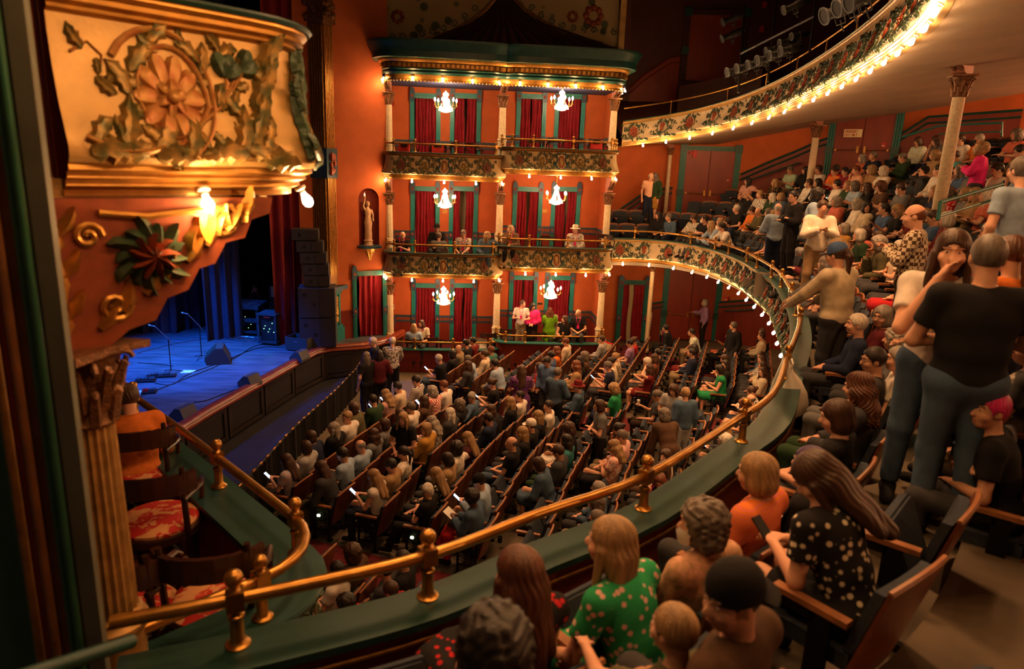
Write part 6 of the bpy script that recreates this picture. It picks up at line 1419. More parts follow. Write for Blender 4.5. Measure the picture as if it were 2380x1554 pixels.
def head_sdf(g, J, detail=False):
    H, hd = J['H'], J['hd']; M = np.array(hd)
    def hp(x, y, z): return H+hd@Vector((x, y, z))
    g.cone(J['N']-Vector((0, 0, .04)), hp(0, -.03, -.05), .056, .052, .03)
    g.ell(hp(0, -.012, .028), (.077, .096, .092), M, .02); g.ell(hp(0, .022, -.035), (.061, .074, .085), M, .03); g.ell(hp(0, .05, -.088), (.034, .034, .026), M, .03)
    g.cone(hp(0, .092, .008), hp(0, .112, -.028), .010, .0155, .014)
    for s_ in (-1, 1): g.ell(hp(s_*.078, -.008, -.012), (.011, .022, .033), M, .008)
    if detail:
        for s_ in (-1, 1):
            g.ell(hp(s_*.032, .100, .008), (.021, .018, .014), M, .014, 'cut'); g.ell(hp(s_*.031, .083, .006), (.0135, .0125, .0115), M, .004); g.ell(hp(s_*.043, .066, -.035), (.026, .026, .022), M, .03); g.cone(hp(s_*.012, .099, .030), hp(s_*.052, .082, .030), .007, .006, .012)
            g.ell(hp(s_*.012, .108, -.032), (.010, .010, .008), M, .006)
        g.ell(hp(0, .092, -.060), (.026, .012, .006), M, .006); g.ell(hp(0, .090, -.072), (.022, .013, .007), M, .006); g.ell(hp(0, .098, -.066), (.026, .010, .0022), M, .004, 'cut')
def hand_sdf(g, w_, e, detail=False, side=1, curl=.5):
    d = (w_-e).normalized(); up = Vector((0, 0, 1)); x = d.cross(up)
    if x.length < .2: x = Vector((1, 0, 0))
    x.normalize(); n = x.cross(d)                       # n: back of the hand up
    if n.z < 0: n = -n
    p = w_+d*.045; M = np.array(((x.x, d.x, n.x), (x.y, d.y, n.y), (x.z, d.z, n.z)))
    g.ell(p, (.036, .05, .017), M, .012)
    r = .0088 if detail else .012
    for i in range(4):
        o = (i-1.5)*.0195; L = (.034, .040, .037, .029)[i]*side if False else (.034, .040, .037, .029)[i if side > 0 else 3-i]
        a = p+d*.04+x*o; b = a+(d*math.cos(curl*.5)-n*math.sin(curl*.5))*L; c = b+(d*math.cos(curl*1.3)-n*math.sin(curl*1.3))*L*.85; q = .002 if detail else .006
        g.cone(a, b, r, r*.95, q); g.cone(b, c, r*.95, r*.75, q)
    t0 = p-d*.015-x*side*.03; t1 = t0+(d*.6-x*side*.6-n*.25).normalized()*.035; t2 = t1+(d*.9-n*.35).normalized()*.03; g.cone(t0, t1, r*1.25, r*1.05, .006); g.cone(t1, t2, r*1.05, r*.8, .003)
BODY = {}
def bounds(J, m=.2):
    pts = [v for k, v in J.items() if isinstance(v, Vector)]
    return [min(p[i] for p in pts)-m for i in range(3)], [max(p[i] for p in pts)+m for i in range(3)]
def body_mesh(key, J, h, build=1.0, detail=False, handcurl=.6):
    if key in BODY: return BODY[key]
    lo, hi = bounds(J); lo[2] = min(lo[2], -.02); g = SDF(lo, hi, h)
    torso(g, J, 0, build)
    for nm, s_ in (('R', 1), ('L', -1)):
        g.cone(J['S'+nm], J['E'+nm], .050, .040, .03); g.cone(J['E'+nm], J['Wr'+nm], .041, .027, .02); hand_sdf(g, J['Wr'+nm], J['E'+nm], detail, s_, handcurl)
        g.cone(J['Hp'+nm], J['K'+nm], .082*build, .056, .05); g.cone(J['K'+nm], J['A'+nm], .056, .037, .03); a = J['A'+nm]; g.cone(a+Vector((0, -.02, -.04)), a+Vector((0, .15, -.055)), .036, .028, .02)
    head_sdf(g, J, detail); BODY[key] = g.mesh('person'); return BODY[key]
def shirt_mesh(key, J, h, kind, build=1.0, gr=.018):
    """kind: tee, long, tank, dress, jacket"""
    if key in BODY: return BODY[key]
    lo, hi = bounds(J); g = SDF(lo, hi, h); gr2 = gr+(.008 if kind in ('jacket', 'long') else 0); torso(g, J, gr2, build, .05)
    sp = (J['N']-J['P']).normalized()
    if kind != 'tank':
        for nm in 'RL':
            S_, El, Wr = J['S'+nm], J['E'+nm], J['Wr'+nm]
            if kind in ('tee', 'dress'): e = S_.lerp(El, .62); g.cone(S_, e, .056+gr2, .054+gr2, .025, 'add', 1.0)
            else: g.cone(S_, El, .056+gr2, .046+gr2, .03); g.cone(El, El.lerp(Wr, .92), .046+gr2, .034+gr2, .02, 'add', 1.0)
    if kind == 'dress':
        for nm in 'RL': K = J['K'+nm]; g.cone(J['Hp'+nm], J['Hp'+nm].lerp(K, .95), .11+gr, .12+gr, .08)
    hem = J['P']-sp*(.10 if kind in ('jacket',) else .06)
    if kind != 'dress': g.plane((-sp.x, -sp.y, -sp.z), -hem.dot(sp))
    nk = J['N']+Vector((0, .035, .05)); g.ell(nk, (.085 if kind != 'tank' else .11, .09, .075), None, .0, 'cut')
    g.plane((sp.x, sp.y, sp.z), J['N'].dot(sp)+.045); BODY[key] = g.mesh(kind); return BODY[key]
def legs_mesh(key, J, h, kind, build=1.0, gr=.016):
    if key in BODY: return BODY[key]
    lo, hi = bounds(J); lo[2] = min(lo[2], -.02); hi[2] = J['P'].z+.25; g = SDF(lo, hi, h); g.ell(J['P']-Vector((0, 0, .01)), (.165*build, .118*build, .12), None, .05, 'add', gr)
    for nm in 'RL':
        Hp, K, A = J['Hp'+nm], J['K'+nm], J['A'+nm]
        if kind == 'long': g.cone(Hp, K, .085*build+gr, .058+gr, .05); g.cone(K, K.lerp(A, .93), .058+gr, .045+gr, .03, 'add', 1.0)
        elif kind == 'shorts': g.cone(Hp, Hp.lerp(K, .85), .088*build+gr, .075+gr, .05, 'add', 1.0)
        else: g.cone(Hp, K, .10+gr, .085+gr, .09); 
    if kind == 'skirt': g.cone(J['HpL'].lerp(J['HpR'], .5), J['KL'].lerp(J['KR'], .5), .13, .12, .06)
    g.plane((0, 0, 1), J['P'].z+.085); BODY[key] = g.mesh(kind); return BODY[key]
def shoe_mesh(key, a, h):
    if key in BODY: return BODY[key]
    lo = [a[i]-.12 for i in range(3)]; hi = [a[0]+.12, a[1]+.26, a[2]+.08]; g = SDF(lo, hi, h)
    g.cone(a+Vector((0, -.025, -.035)), a+Vector((0, .16, -.05)), .050, .040, .03); g.cone(a+Vector((0, -.02, -.03)), a, .047, .045, .02)
    if a.z < .12: g.plane((0, 0, -1), 0.0)
    BODY[key] = g.mesh('shoe'); return BODY[key]
def hair_mesh(kind, h=.012, seed=0):
    key = ('hair', kind, h)
    if key in BODY: return BODY[key]
    g = SDF((-.20, -.30, -.62), (.20, .24, .24), h)
    face = ((0, .118, -.040), (.072, .078, .104))
    if kind in ('short', 'crew', 'bald'):
        gr = {'short': .014, 'crew': .008, 'bald': .007}[kind]; g.ell((0, -.014, .030), (.078+gr, .097+gr, .093+gr), None, .0); g.ell((0, .09, -.05), (.10, .085, .115), None, .01, 'cut'); g.plane((0, .55, -1), .055)
        if kind == 'bald': g.plane((0, .4, 1), .028)
        for s_ in (-1, 1): g.ell((s_*.082, .004, -.02), (.02, .024, .035), None, .005, 'cut')
    elif kind in ('bob', 'long', 'pony', 'bun', 'wavy'):
        g.ell((0, -.016, .034), (.092, .112, .098), None, .0)
        if kind == 'bob': g.ell((0, -.03, -.05), (.098, .10, .10), None, .03)
        if kind in ('long', 'wavy'):
            ln = -.40 if kind == 'long' else -.30; w_ = .0 if kind == 'long' else .02
            g.ell((0, -.045, -.06), (.095, .085, .12), None, .03); g.cone((0, -.06, -.05), (0, -.105, ln), .075, .045, .04)
            for s_ in (-1, 1): g.cone((s_*.055, -.05, -.05), (s_*.085, -.09, ln+.05), .055+w_, .035+w_, .03); g.cone((s_*.082, .02, -.02), (s_*.105, .035, -.22), .028, .018, .02)
        if kind == 'pony': g.cone((0, -.115, .04), (0, -.15, -.02), .03, .035, .02); g.cone((0, -.15, -.02), (0, -.14, -.24), .038, .014, .02)
        if kind == 'bun': g.ell((0, -.125, .05), (.045, .045, .045), None, .01)
        g.ell(face[0], face[1], None, .012, 'cut')
        if kind in ('pony', 'bun'): g.cone((0, .06, -.14), (0, -.04, -.14), .075, .075, .01, 'cut')
    elif kind == 'curly':
        g.ell((0, -.02, .03), (.115, .13, .115), None, 0); g.ell((0, -.04, -.06), (.115, .105, .10), None, .04); g.ell(face[0], face[1], None, .012, 'cut')
    elif kind == 'afro':
        g.ell((0, -.025, .04), (.125, .135, .125), None, 0); g.ell(face[0], (.07, .078, .105), None, .012, 'cut')
    if kind in ('curly', 'afro'): g.warp(lambda X, Y, Z: .012*np.sin(75*X+3*np.sin(40*Z))*np.sin(70*Y+2*np.sin(50*X))*np.sin(72*Z))
    elif kind == 'wavy': g.warp(lambda X, Y, Z: .006*np.sin(60*np.arctan2(X, -Y-.02)/3+10*np.sin(22*Z))+.004*np.sin(45*Z+9*X))
    elif h < .009 and kind in ('long', 'bob', 'pony', 'short', 'bun'): g.warp(lambda X, Y, Z: .0022*np.sin(26*np.arctan2(X, -Y+.001)+3*np.sin(9*Z)+2*np.sin(31*Z)))
    g.v[0], g.v[-1], g.v[:, 0], g.v[:, -1], g.v[:, :, 0], g.v[:, :, -1] = 1, 1, 1, 1, 1, 1
    BODY[key] = g.mesh('hair'); return BODY[key]
def cap_mesh(kind):
    key = ('cap', kind)
    if key in BODY: return BODY[key]
    b = MB()
    if kind in ('cap', 'capback'):
        b.lathe([(.104, .015), (.108, .05), (.10, .09), (.075, .125), (.035, .142), (.008, .146)], 20, (0, -.012, 0), Matrix.Diagonal((.88, 1.04, 1))); s_ = 1 if kind == 'cap' else -1
        vs = []; n_ = 10
        for zz in (.018, .026):
            for r in (.085, .17):
                for i in range(n_+1): a = R_(lerp(35, 145, i/n_)); vs.append((r*.9*math.cos(a)*.95, s_*(r*math.sin(a)), zz-.015*(r > .1)))
        m = n_+1; b.add(vs, [(i, i+1, m+i+1, m+i) for i in range(n_)]+[(2*m+i, 3*m+i, 3*m+i+1, 2*m+i+1) for i in range(n_)]+[(m+i, m+i+1, 3*m+i+1, 3*m+i) for i in range(n_)])
    elif kind == 'fedora':
        b.lathe([(.165, .03), (.17, .035), (.16, .045), (.105, .05), (.10, .05), (.095, .13), (.08, .16), (.03, .15), (.005, .148)], 24, (0, -.01, 0), Matrix.Diagonal((.92, 1.06, 1)))
    elif kind == 'beanie':
        b.lathe([(.10, -.02), (.106, .03), (.10, .08), (.075, .12), (.03, .14), (.005, .142)], 20, (0, -.012, 0), Matrix.Diagonal((.9, 1.04, 1)))
    BODY[key] = b.mesh('cap'); return BODY[key]
_fm = {}
def face_bits():
    if not _fm:
        b = MB()
        for s_ in (-1, 1): b.ball((s_*.031, .0905, .006), .0060, 8, 5, (1.1, .7, .95))
        _fm['eyes'] = b.mesh('eyes'); e1 = MB(); e1.ball((.031, .0905, .006), .0060, 8, 5, (1.1, .7, .95)); _fm['eyeR'] = e1.mesh('eye'); e1 = MB(); e1.ball((-.031, .0905, .006), .0060, 8, 5, (1.1, .7, .95)); _fm['eyeL'] = e1.mesh('eye'); b = MB()
        for s_ in (-1, 1): b.ball((s_*.031, .0850, .006), .0108, 8, 6, (1.15, .85, .58))
        _fm['whites'] = b.mesh('whites'); b = MB()
        for s_ in (-1, 1): b.tube([(s_*.014, .0985, .036), (s_*.034, .0955, .038), (s_*.054, .081, .030)], [.0026, .003, .0016], 5)
        _fm['brows'] = b.mesh('brows'); b = MB(); b.tube([(-.024, .0915, -.066), (-.01, .099, -.0645), (.01, .099, -.0645), (.024, .0915, -.066)], [.003, .006, .006, .003], 6, flat=.7); _fm['mouth'] = b.mesh('mouth')
        b = MB()
        for s_ in (-1, 1):
            b.tube([(s_*(.033+.024*math.cos(a)), .112-.012*abs(math.cos(a)), .004+.018*math.sin(a)) for a in [i*.5236 for i in range(13)]], .0022, 4); b.tube([(s_*.057, .10, .008), (s_*.076, .02, .008), (s_*.078, -.02, .0)], .002, 4)
        b.tube([(-.01, .113, .008), (.01, .113, .008)], .002, 4); _fm['glasses'] = b.mesh('glasses')
        b = MB(); b.ell = None; prof = []; vs = []
        for j in range(6):
            f = j/5; z = lerp(-.018, -.105, f)
            for i in range(9): a = R_(lerp(20, 160, i/8)); r = .078*(1-.25*f*f); vs.append((r*math.cos(a), .035+(.088-.02*abs(f-.4))*math.sin(a), z))
        b.add(vs, [(j*9+i, j*9+i+1, (j+1)*9+i+1, (j+1)*9+i) for j in range(5) for i in range(8)]); _fm['mask'] = b.mesh('mask')
        b = MB(); b.box((0, 0, 0), (.072, .008, .145)); _fm['phone'] = b.mesh('phone'); b = MB(); b.box((0, -.0045, 0), (.066, .001, .135)); _fm['screen'] = b.mesh('screen')
        b = MB(); b.tube([(-.075, .07, .08), (-.07, .115, .0), (-.03, .15, -.14), (0, .165, -.22), (.03, .15, -.14), (.07, .115, 0), (.075, .07, .08)], .007, 5, flat=.4); b.box((0, .172, -.27), (.07, .004, .1)); _fm['lanyard'] = b.mesh('lanyard')
    return _fm
CMAT = {}
SKIN = {'l': (.64, .34, .23), 'm': (.52, .27, .17), 'd': (.10, .045, .028)}
for k, c in SKIN.items(): mat('skin_'+k, c, .5, var=.1, scale=9, spec=.3)
HAIRC = {'br': (.055, .022, .010), 'dk': (.014, .008, .006), 'bl': (.34, .20, .09), 'gr': (.32, .28, .24), 'wh': (.62, .56, .48), 're': (.16, .045, .014), 'au': (.10, .03, .012), 'gy': (.14, .11, .09), 'pu': (.05, .015, .10), 'pk': (.6, .02, .16)}
for k, c in HAIRC.items(): mat('hair_'+k, c, .5, var=.45, scale=26, stretch=(1, 1, .15), bump=.3, bscale=60, spec=.4)
COL = {'white': (.70, .64, .58), 'cream': (.62, .52, .38), 'black': (.012, .011, .012), 'navy': (.016, .022, .05), 'blue': (.06, .11, .24), 'lblue': (.30, .40, .54), 'denim': (.06, .10, .16), 'grey': (.14, .14, .145), 'lgrey': (.34, .33, .33), 'dgrey': (.045, .045, .05), 'red': (.42, .015, .02), 'dred': (.14, .012, .014), 'maroon': (.10, .014, .02), 'pink': (.75, .03, .22), 'coral': (.60, .15, .10), 'orange': (.65, .17, .03), 'yellow': (.60, .36, .05), 'mustard': (.42, .22, .04), 'green': (.02, .25, .09), 'lime': (.22, .55, .02), 'dgreen': (.025, .055, .025), 'olive': (.09, .08, .04), 'khaki': (.27, .20, .12), 'stone': (.58, .48, .33), 'tan': (.32, .20, .10), 'brown': (.085, .045, .025), 'dbrown': (.03, .018, .012), 'purple': (.10, .025, .16), 'lav': (.28, .16, .32), 'teal': (.03, .16, .17), 'aqua': (.05, .32, .34), 'mint': (.35, .50, .38), 'lpink': (.62, .35, .32), 'peach': (.66, .36, .24)}
def cloth(spec):
    """'white', 'red/plaid/white', 'black/floral/cream'"""
    if spec in CMAT: return CMAT[spec]
    p = spec.split('/'); c = COL[p[0]]
    if len(p) == 1: m = mat('cloth_'+p[0], c, .85, var=.22, scale=12, spec=.15, bump=.15, bscale=14)
    else:
        kd = {'plaid': ('checker', 26), 'stripe': ('stripe', 14), 'floral': ('voronoi', 22), 'dots': ('voronoi', 45), 'print': ('noise', 22)}[p[1]]
        m = mat('cloth_'+spec.replace('/', '_'), c, .85, color2=COL[p[2]], kind=kd[0], scale=kd[1], spec=.15)
    CMAT[spec] = m; return m
def hair_ok(k): return k in ('short', 'crew', 'bald', 'bob', 'long', 'pony', 'bun', 'wavy', 'curly', 'afro')
def make_person(loc, rz, label, pose='sit', arms='lap', lean=0, yaw=0, pitch=0, roll=0, legs='flat', build=1.0, hair='short', hc='br', top='tee', tc='white', bot='long', bc='denim', skin='l', extras=(), scale=1.0, near=False, group=None, shoes='black', h=None, cap=None, capc='black', handcurl=.6):
    J = skeleton(pose, arms, lean, yaw, pitch, legs, build, roll); hb = h or (.0095 if near else .023); hc_ = hb*1.15
    k0 = (pose, arms, lean, legs, round(build, 2), hb)
    body = body_mesh(('body', yaw, pitch, roll, handcurl)+k0, J, hb, build, near, handcurl)
    o = link('person', body, 'skin_'+skin); o.location = loc; o.rotation_euler = (0, 0, rz); o.scale = (scale,)*3
    tag(o, label, 'person', group)
    gr = .013 if near else .022
    link({'tee': 'shirt', 'long': 'shirt', 'tank': 'tank_top', 'dress': 'dress', 'jacket': 'jacket'}[top], shirt_mesh(('top', top)+k0, J, hc_, top, build, gr), cloth(tc), o)
    if top != 'dress' or bot == 'long': link({'long': 'trousers', 'shorts': 'shorts', 'skirt': 'skirt'}[bot], legs_mesh(('leg', bot)+k0, J, hc_, bot, build, gr), cloth(bc), o)
    for nm in 'RL': link('shoe', shoe_mesh(('shoe', nm, pose, legs, max(hb, .014)), J['A'+nm], max(hb, .014)), cloth(shoes), o)
    hm = J['hd'].to_4x4(); hm.translation = J['H']; fb = face_bits()
    if hair: link('hair', hair_mesh(hair, .0065 if near else .0145), 'hair_'+hc, o, matrix=hm)
    if cap: link('hat' if cap == 'fedora' else 'cap', cap_mesh(cap), cloth(capc), o, matrix=hm)
    if near or 'face' in extras: link('eye_whites', fb['whites'], 'plastic_white', o, matrix=hm)
    if 'noface' not in extras:
        link('eye', fb['eyeR'], 'black', o, matrix=hm); link('eye', fb['eyeL'], 'black', o, matrix=hm)
        link('eyebrows', fb['brows'], 'hair_'+(hc if hc not in ('wh', 'pk', 'pu', 'gr', 'bl') else 'gy'), o, matrix=hm); link('mouth', fb['mouth'], mat('lips', (.33, .09, .075), .5, var=.1), o, matrix=hm)
    if 'glasses' in extras: link('glasses', fb['glasses'], 'black', o, matrix=hm)
    if 'mask' in extras: link('face_mask', fb['mask'], 'plastic_white', o, matrix=hm)
    if 'bmask' in extras: link('face_mask', fb['mask'], 'black', o, matrix=hm)
    if 'lanyard' in extras: m = Matrix.Identity(4); m.translation = J['N']+Vector((0, -.0, .02)); m = m@Matrix.Rotation(-R_(lean), 4, 'X')@Matrix.Scale(1.12, 4); link('lanyard', fb['lanyard'], cloth('pink'), o, matrix=m)
    if 'phone' in extras or 'darkphone' in extras:
        w_ = J['WrR']; d = (w_-J['ER']).normalized(); m = Matrix.Translation(w_+d*.09+Vector((-.03, .02, .03)))@Matrix.Rotation(R_(-50), 4, 'X')@Matrix.Rotation(R_(180), 4, 'Z')
        ph = link('phone', fb['phone'], 'black', o, matrix=m@Matrix.Rotation(R_(180), 4, 'Z')); link('phone_screen', fb['screen'], 'screen_blue' if 'phone' in extras else 'black', ph)
    if 'cup' in extras: w_ = J['WrR']; d = (w_-J['ER']).normalized(); link('paper_cup', SM['cup'], 'plastic_white', o, loc=w_+d*.06+Vector((0, .02, -.03)))
    if 'paper' in extras: w_ = J['WrR'].lerp(J['WrL'], .5); b = MB(); b.box((0, .06, .02), (.2, .26, .004), m=Matrix.Rotation(R_(35), 3, 'X')); b.build('programme', 'white_paper', o, loc=w_)
    return o
# ------------------------------------------------------------------ who sits and stands where (head pixel | arms | hair | top | legs | yaw,pitch | extras)
ORCH = '''
970,817|lap|short-dk|long:dred|long:khaki|20,0|glasses
992,829|lap|short-dk|long:black||10,0|
996,842|phone|short-wh|tee:black||10,-20|phone
1002,857|phone|short-dk|long:cream|long:dgrey|0,-25|phone
998,874|phone|curly-gr|long:red/plaid/white|long:dgrey|0,-15|phone
976,906|lap|short-dk|long:white/stripe/navy|long:black|0,-15|
963,940|lap|long-br|long:brown|long:dgrey|0,0|
953,955|lap|short-gy|long:white|long:dgrey|-10,0|glasses
899,906|phone|wavy-bl|tee:lpink|long:navy|-10,-20|phone
858,942|phone|short-dk|long:dgreen|long:black|0,-25|phone
849,958|chin|bob-br|long:olive|long:dgrey|-25,0|
808,968|armout|short-bl|long:white|long:dgrey|85,-8|glasses
796,1006|lap|long-gr|long:black|long:black|40,0|glasses
758,1018|chin|bob-br|tee:navy|long:navy|0,0|
710,1046|lap|bob-br|long:lgrey|long:denim|-15,0|
646,1071|phone|long-br|tee:lblue/print/lpink|long:dgrey|-5,-20|phone
888,981|lap|bob-br|long:grey|long:dgrey|30,0|glasses
889,1012|lap|wavy-br|long:grey|long:dgrey|0,0|
864,1040|lap|long-br|tank:black|long:dgrey|10,0|
839,1052|lap|bald-gr|tee:lblue|long:navy|-5,-10|
796,1081|phone|short-dk|tee:lblue|long:navy|0,-25|phone,glasses
770,1102|knees|long-br|long:dgrey|long:olive|-10,-10|
868,1091|phone1|short-dk|jacket:tan|long:dgreen|-10,-25|
857,1117|phone|long-bl|tank:white|long:navy|0,-30|phone
962,1061|armout|pony-dk|tee:white/dots/black|long:dgrey|-10,-5|
1012,1133|crossed|bob-wh|tee:black|long:black|95,-20|glasses
1023,1102|lap|long-bl|long:black/floral/cream|long:dgrey|-10,-10|
1050,1071|lap|bob-dk|long:tan|long:dgrey|-5,-20|
1095,1050|armoutr|curly-dk|tee:white/dots/black|long:grey|-25,0|
1023,999|phone|wavy-gr|long:white/print/brown|long:dgrey|-5,-20|phone
1042,979|crossed|bob-bl|long:mustard|long:dgrey|60,0|glasses
1047,952|lap|long-wh|long:dgrey|long:denim|45,0|glasses
1066,919|armout|short-gr|jacket:denim|long:dgrey|90,-10|glasses
1055,937|lap|curly-gy|long:black|long:dgrey|0,0|
1074,1001|lap|long-bl|long:maroon/plaid/black|long:dgrey|0,-10|
1131,983|lap|short-dk|long:navy|long:dgrey|10,-10|
1137,963|chin|long-br|long:black|long:black|30,0|
1151,880|phone|bun-br|tee:black|long:navy|10,-25|phone
1150,852|knees|short-dk|long:lblue|long:khaki|10,0|
1138,845|lap|short-re|long:teal/plaid/dgreen|long:dgrey|0,0|
1110,822|knees|short-gy|tee:lblue|long:khaki|0,-8|
1122,818|lap|short-br|long:cream|long:khaki|0,0|
1066,865|phone|short-re|tee:white|skirt:black|5,-20|cup
1056,839|lap|bob-dk|long:black|skirt:black|0,0|
1073,852|lap|long-br|long:dgrey|long:dgrey|10,0|
1059,819|lap|bald-gy|jacket:khaki|long:dgrey|60,-10|glasses
1265,820|armoutr|long-br|tee:lpink|long:dgrey|45,-10|glasses
1284,831|lap|bun-dk|long:blue|long:dgrey|-30,0|
1334,819|lap|short-re|long:cream|skirt:cream|0,-30|
1353,822|lap|curly-gy|long:brown|long:dgrey|10,0|
1405,805|lap|short-br|long:lgrey|long:black|0,0|
1424,813|phone|bun-bl|long:brown/print/cream|long:black|30,0|
1483,797|armoutr|bun-br|tee:red|shorts:khaki|50,-10|glasses,lanyard
1484,819|lap|short-dk|tee:lav|shorts:grey|0,-20|
1507,811|lap|short-dk|long:black|long:khaki|-40,0|
1581,805|lap|curly-dk|tank:black/floral/red|skirt:dred|20,-10|
1584,772|chin|short-dk|jacket:black|long:black|-15,0|lanyard
1654,758|point|short-dk|tee:mint/print/white|long:khaki|-10,0|glasses
1670,772|phone1|short-dk|tee:coral|long:coral|0,-15|darkphone,glasses
1732,764|lap|wavy-bl|long:black|long:black|20,0|
1756,776|lap|short-gy|tee:black|long:dgrey|30,0|
1790,762|lap|short-br|long:cream|long:dgrey|0,0|
1350,837|armout|long-dk|long:black|long:black|40,0|glasses
1300,849|lap|wavy-re|long:orange|long:dgrey|20,0|
1312,861|lap|wavy-re|long:tan|long:dgrey|10,0|
1230,861|lap|bob-br|tee:red|long:dgrey|-10,0|lanyard
1239,885|lap|short-dk|tee:white|long:dgrey|40,0|
1324,879|lap||long:denim|long:dgrey|-10,0|rhat
1384,865|phone|short-gy|tee:navy|long:dgrey|10,-30|phone,lanyard,glasses
1440,846|phone|bun-dk|tee:cream|long:khaki|10,-30|darkphone
1536,852|phone|short-wh|tee:white|long:dgrey|-10,-20|darkphone
1542,838|lap|long-br|long:brown/floral/red|long:dgrey|0,0|
1505,888|raise|long-br|tank:dred|shorts:dred|0,10|
1421,899|phone|curly-bl|tee:green|long:navy|0,-30|darkphone
1510,906|phone1|pony-gy|tee:dgrey|long:dbrown|0,-10|cup
1638,835|lap|short-dk|jacket:navy|long:khaki|0,0|
1654,856|phone|bob-dk|tank:green|skirt:green|0,-25|darkphone
1660,881|lap|long-dk|long:black|shorts:black|45,-5|
1732,843|crossed|short-br|long:white/plaid/black|long:dgrey|20,0|
1747,864|lap|wavy-br|long:cream|long:dgrey|40,0|
1717,873|crossed|short-br|tee:black/floral/orange|long:dgrey|10,-15|
1711,900|lap|curly-re|tee:navy|long:dgrey|10,-10|
1726,921|lap|bald-gy|long:white|long:tan|-15,0|glasses,cross
1781,825|lap|wavy-br|jacket:denim|long:dgrey|40,0|
1802,840|crossed|short-br|long:cream|long:dgrey|0,0|glasses
1784,891|phone|bun-br|long:white/plaid/black|long:navy|0,-15|glasses
1514,1042|lap|long-re|jacket:dgrey|long:brown|80,-10|glasses,lanyard
1545,1061|lap|bob-br|long:tan/print/white|long:brown|60,0|
1532,1085|lap|long-br|tee:navy|long:dgrey|20,0|
1448,1003|chin|bun-dk|tee:dred|long:black|-10,-15|glasses
1445,1033|lap|short-gy|long:lpink|long:khaki|-10,-10|
1442,1062|crossed|wavy-bl|tee:coral/print/white|long:black|0,-10|cross
1336,1021|phone|curly-br|tee:black|skirt:white/dots/navy|-10,-15|glasses
1319,1040|lap|long-dk|tee:teal|long:dgreen|-5,0|
1301,1068|lap|short-br|long:dgrey|long:dgreen|-10,-10|glasses
1303,1094|knees|bob-br|jacket:denim|skirt:denim|-10,-15|cross
1207,1030|lap|bald-gy|tee:black|long:denim|20,0|
1209,1015|lap|long-bl|long:black|long:dgrey|10,0|
1225,991|lap||tee:black|long:dgrey|-10,0|wcap
1219,965|lap|long-bl|long:black|long:dgrey|-10,0|
1242,959|lap|long-bl|long:black|long:dgrey|10,0|
1233,937|lap|short-dk|tee:white|long:navy|45,0|glasses
1645,1003|phone|bob-bl|long:dgrey|long:dgrey|-10,-20|phone
1675,1027|lap|curly-wh|long:black/dots/white|long:dgrey|-10,0|
1413,1133|lap|long-gr|jacket:denim|long:dgrey|0,0|
1396,1157|lap|curly-gy|jacket:denim|long:khaki|0,0|
955,1159|phone||long:lblue|long:khaki|-5,-25|phone,bcap
1082,1188|phone|afro-dk|jacket:denim|long:red|-15,-10|paper,dark
'''
NEARO = '''
812,1278|lap|curly-br|long:brown|long:dgrey|-20,0|
775,1304|lap|bob-dk|tee:white|long:dgrey|0,0|
886,1312|lap|short-dk|long:dgrey|long:dgrey|0,0|
795,1380|lap|curly-dk|long:red|long:dgrey|30,0|
900,1352|lap|short-br|long:red/plaid/black|long:dgrey|0,-30|
925,1292|lap|short-dk|long:black|long:dgrey|0,0|
1379,1198|lap|short-gy|tee:purple|long:denim|-5,0|bmask
1356,1232|lap|long-wh|long:lav|long:denim|-5,0|
'''
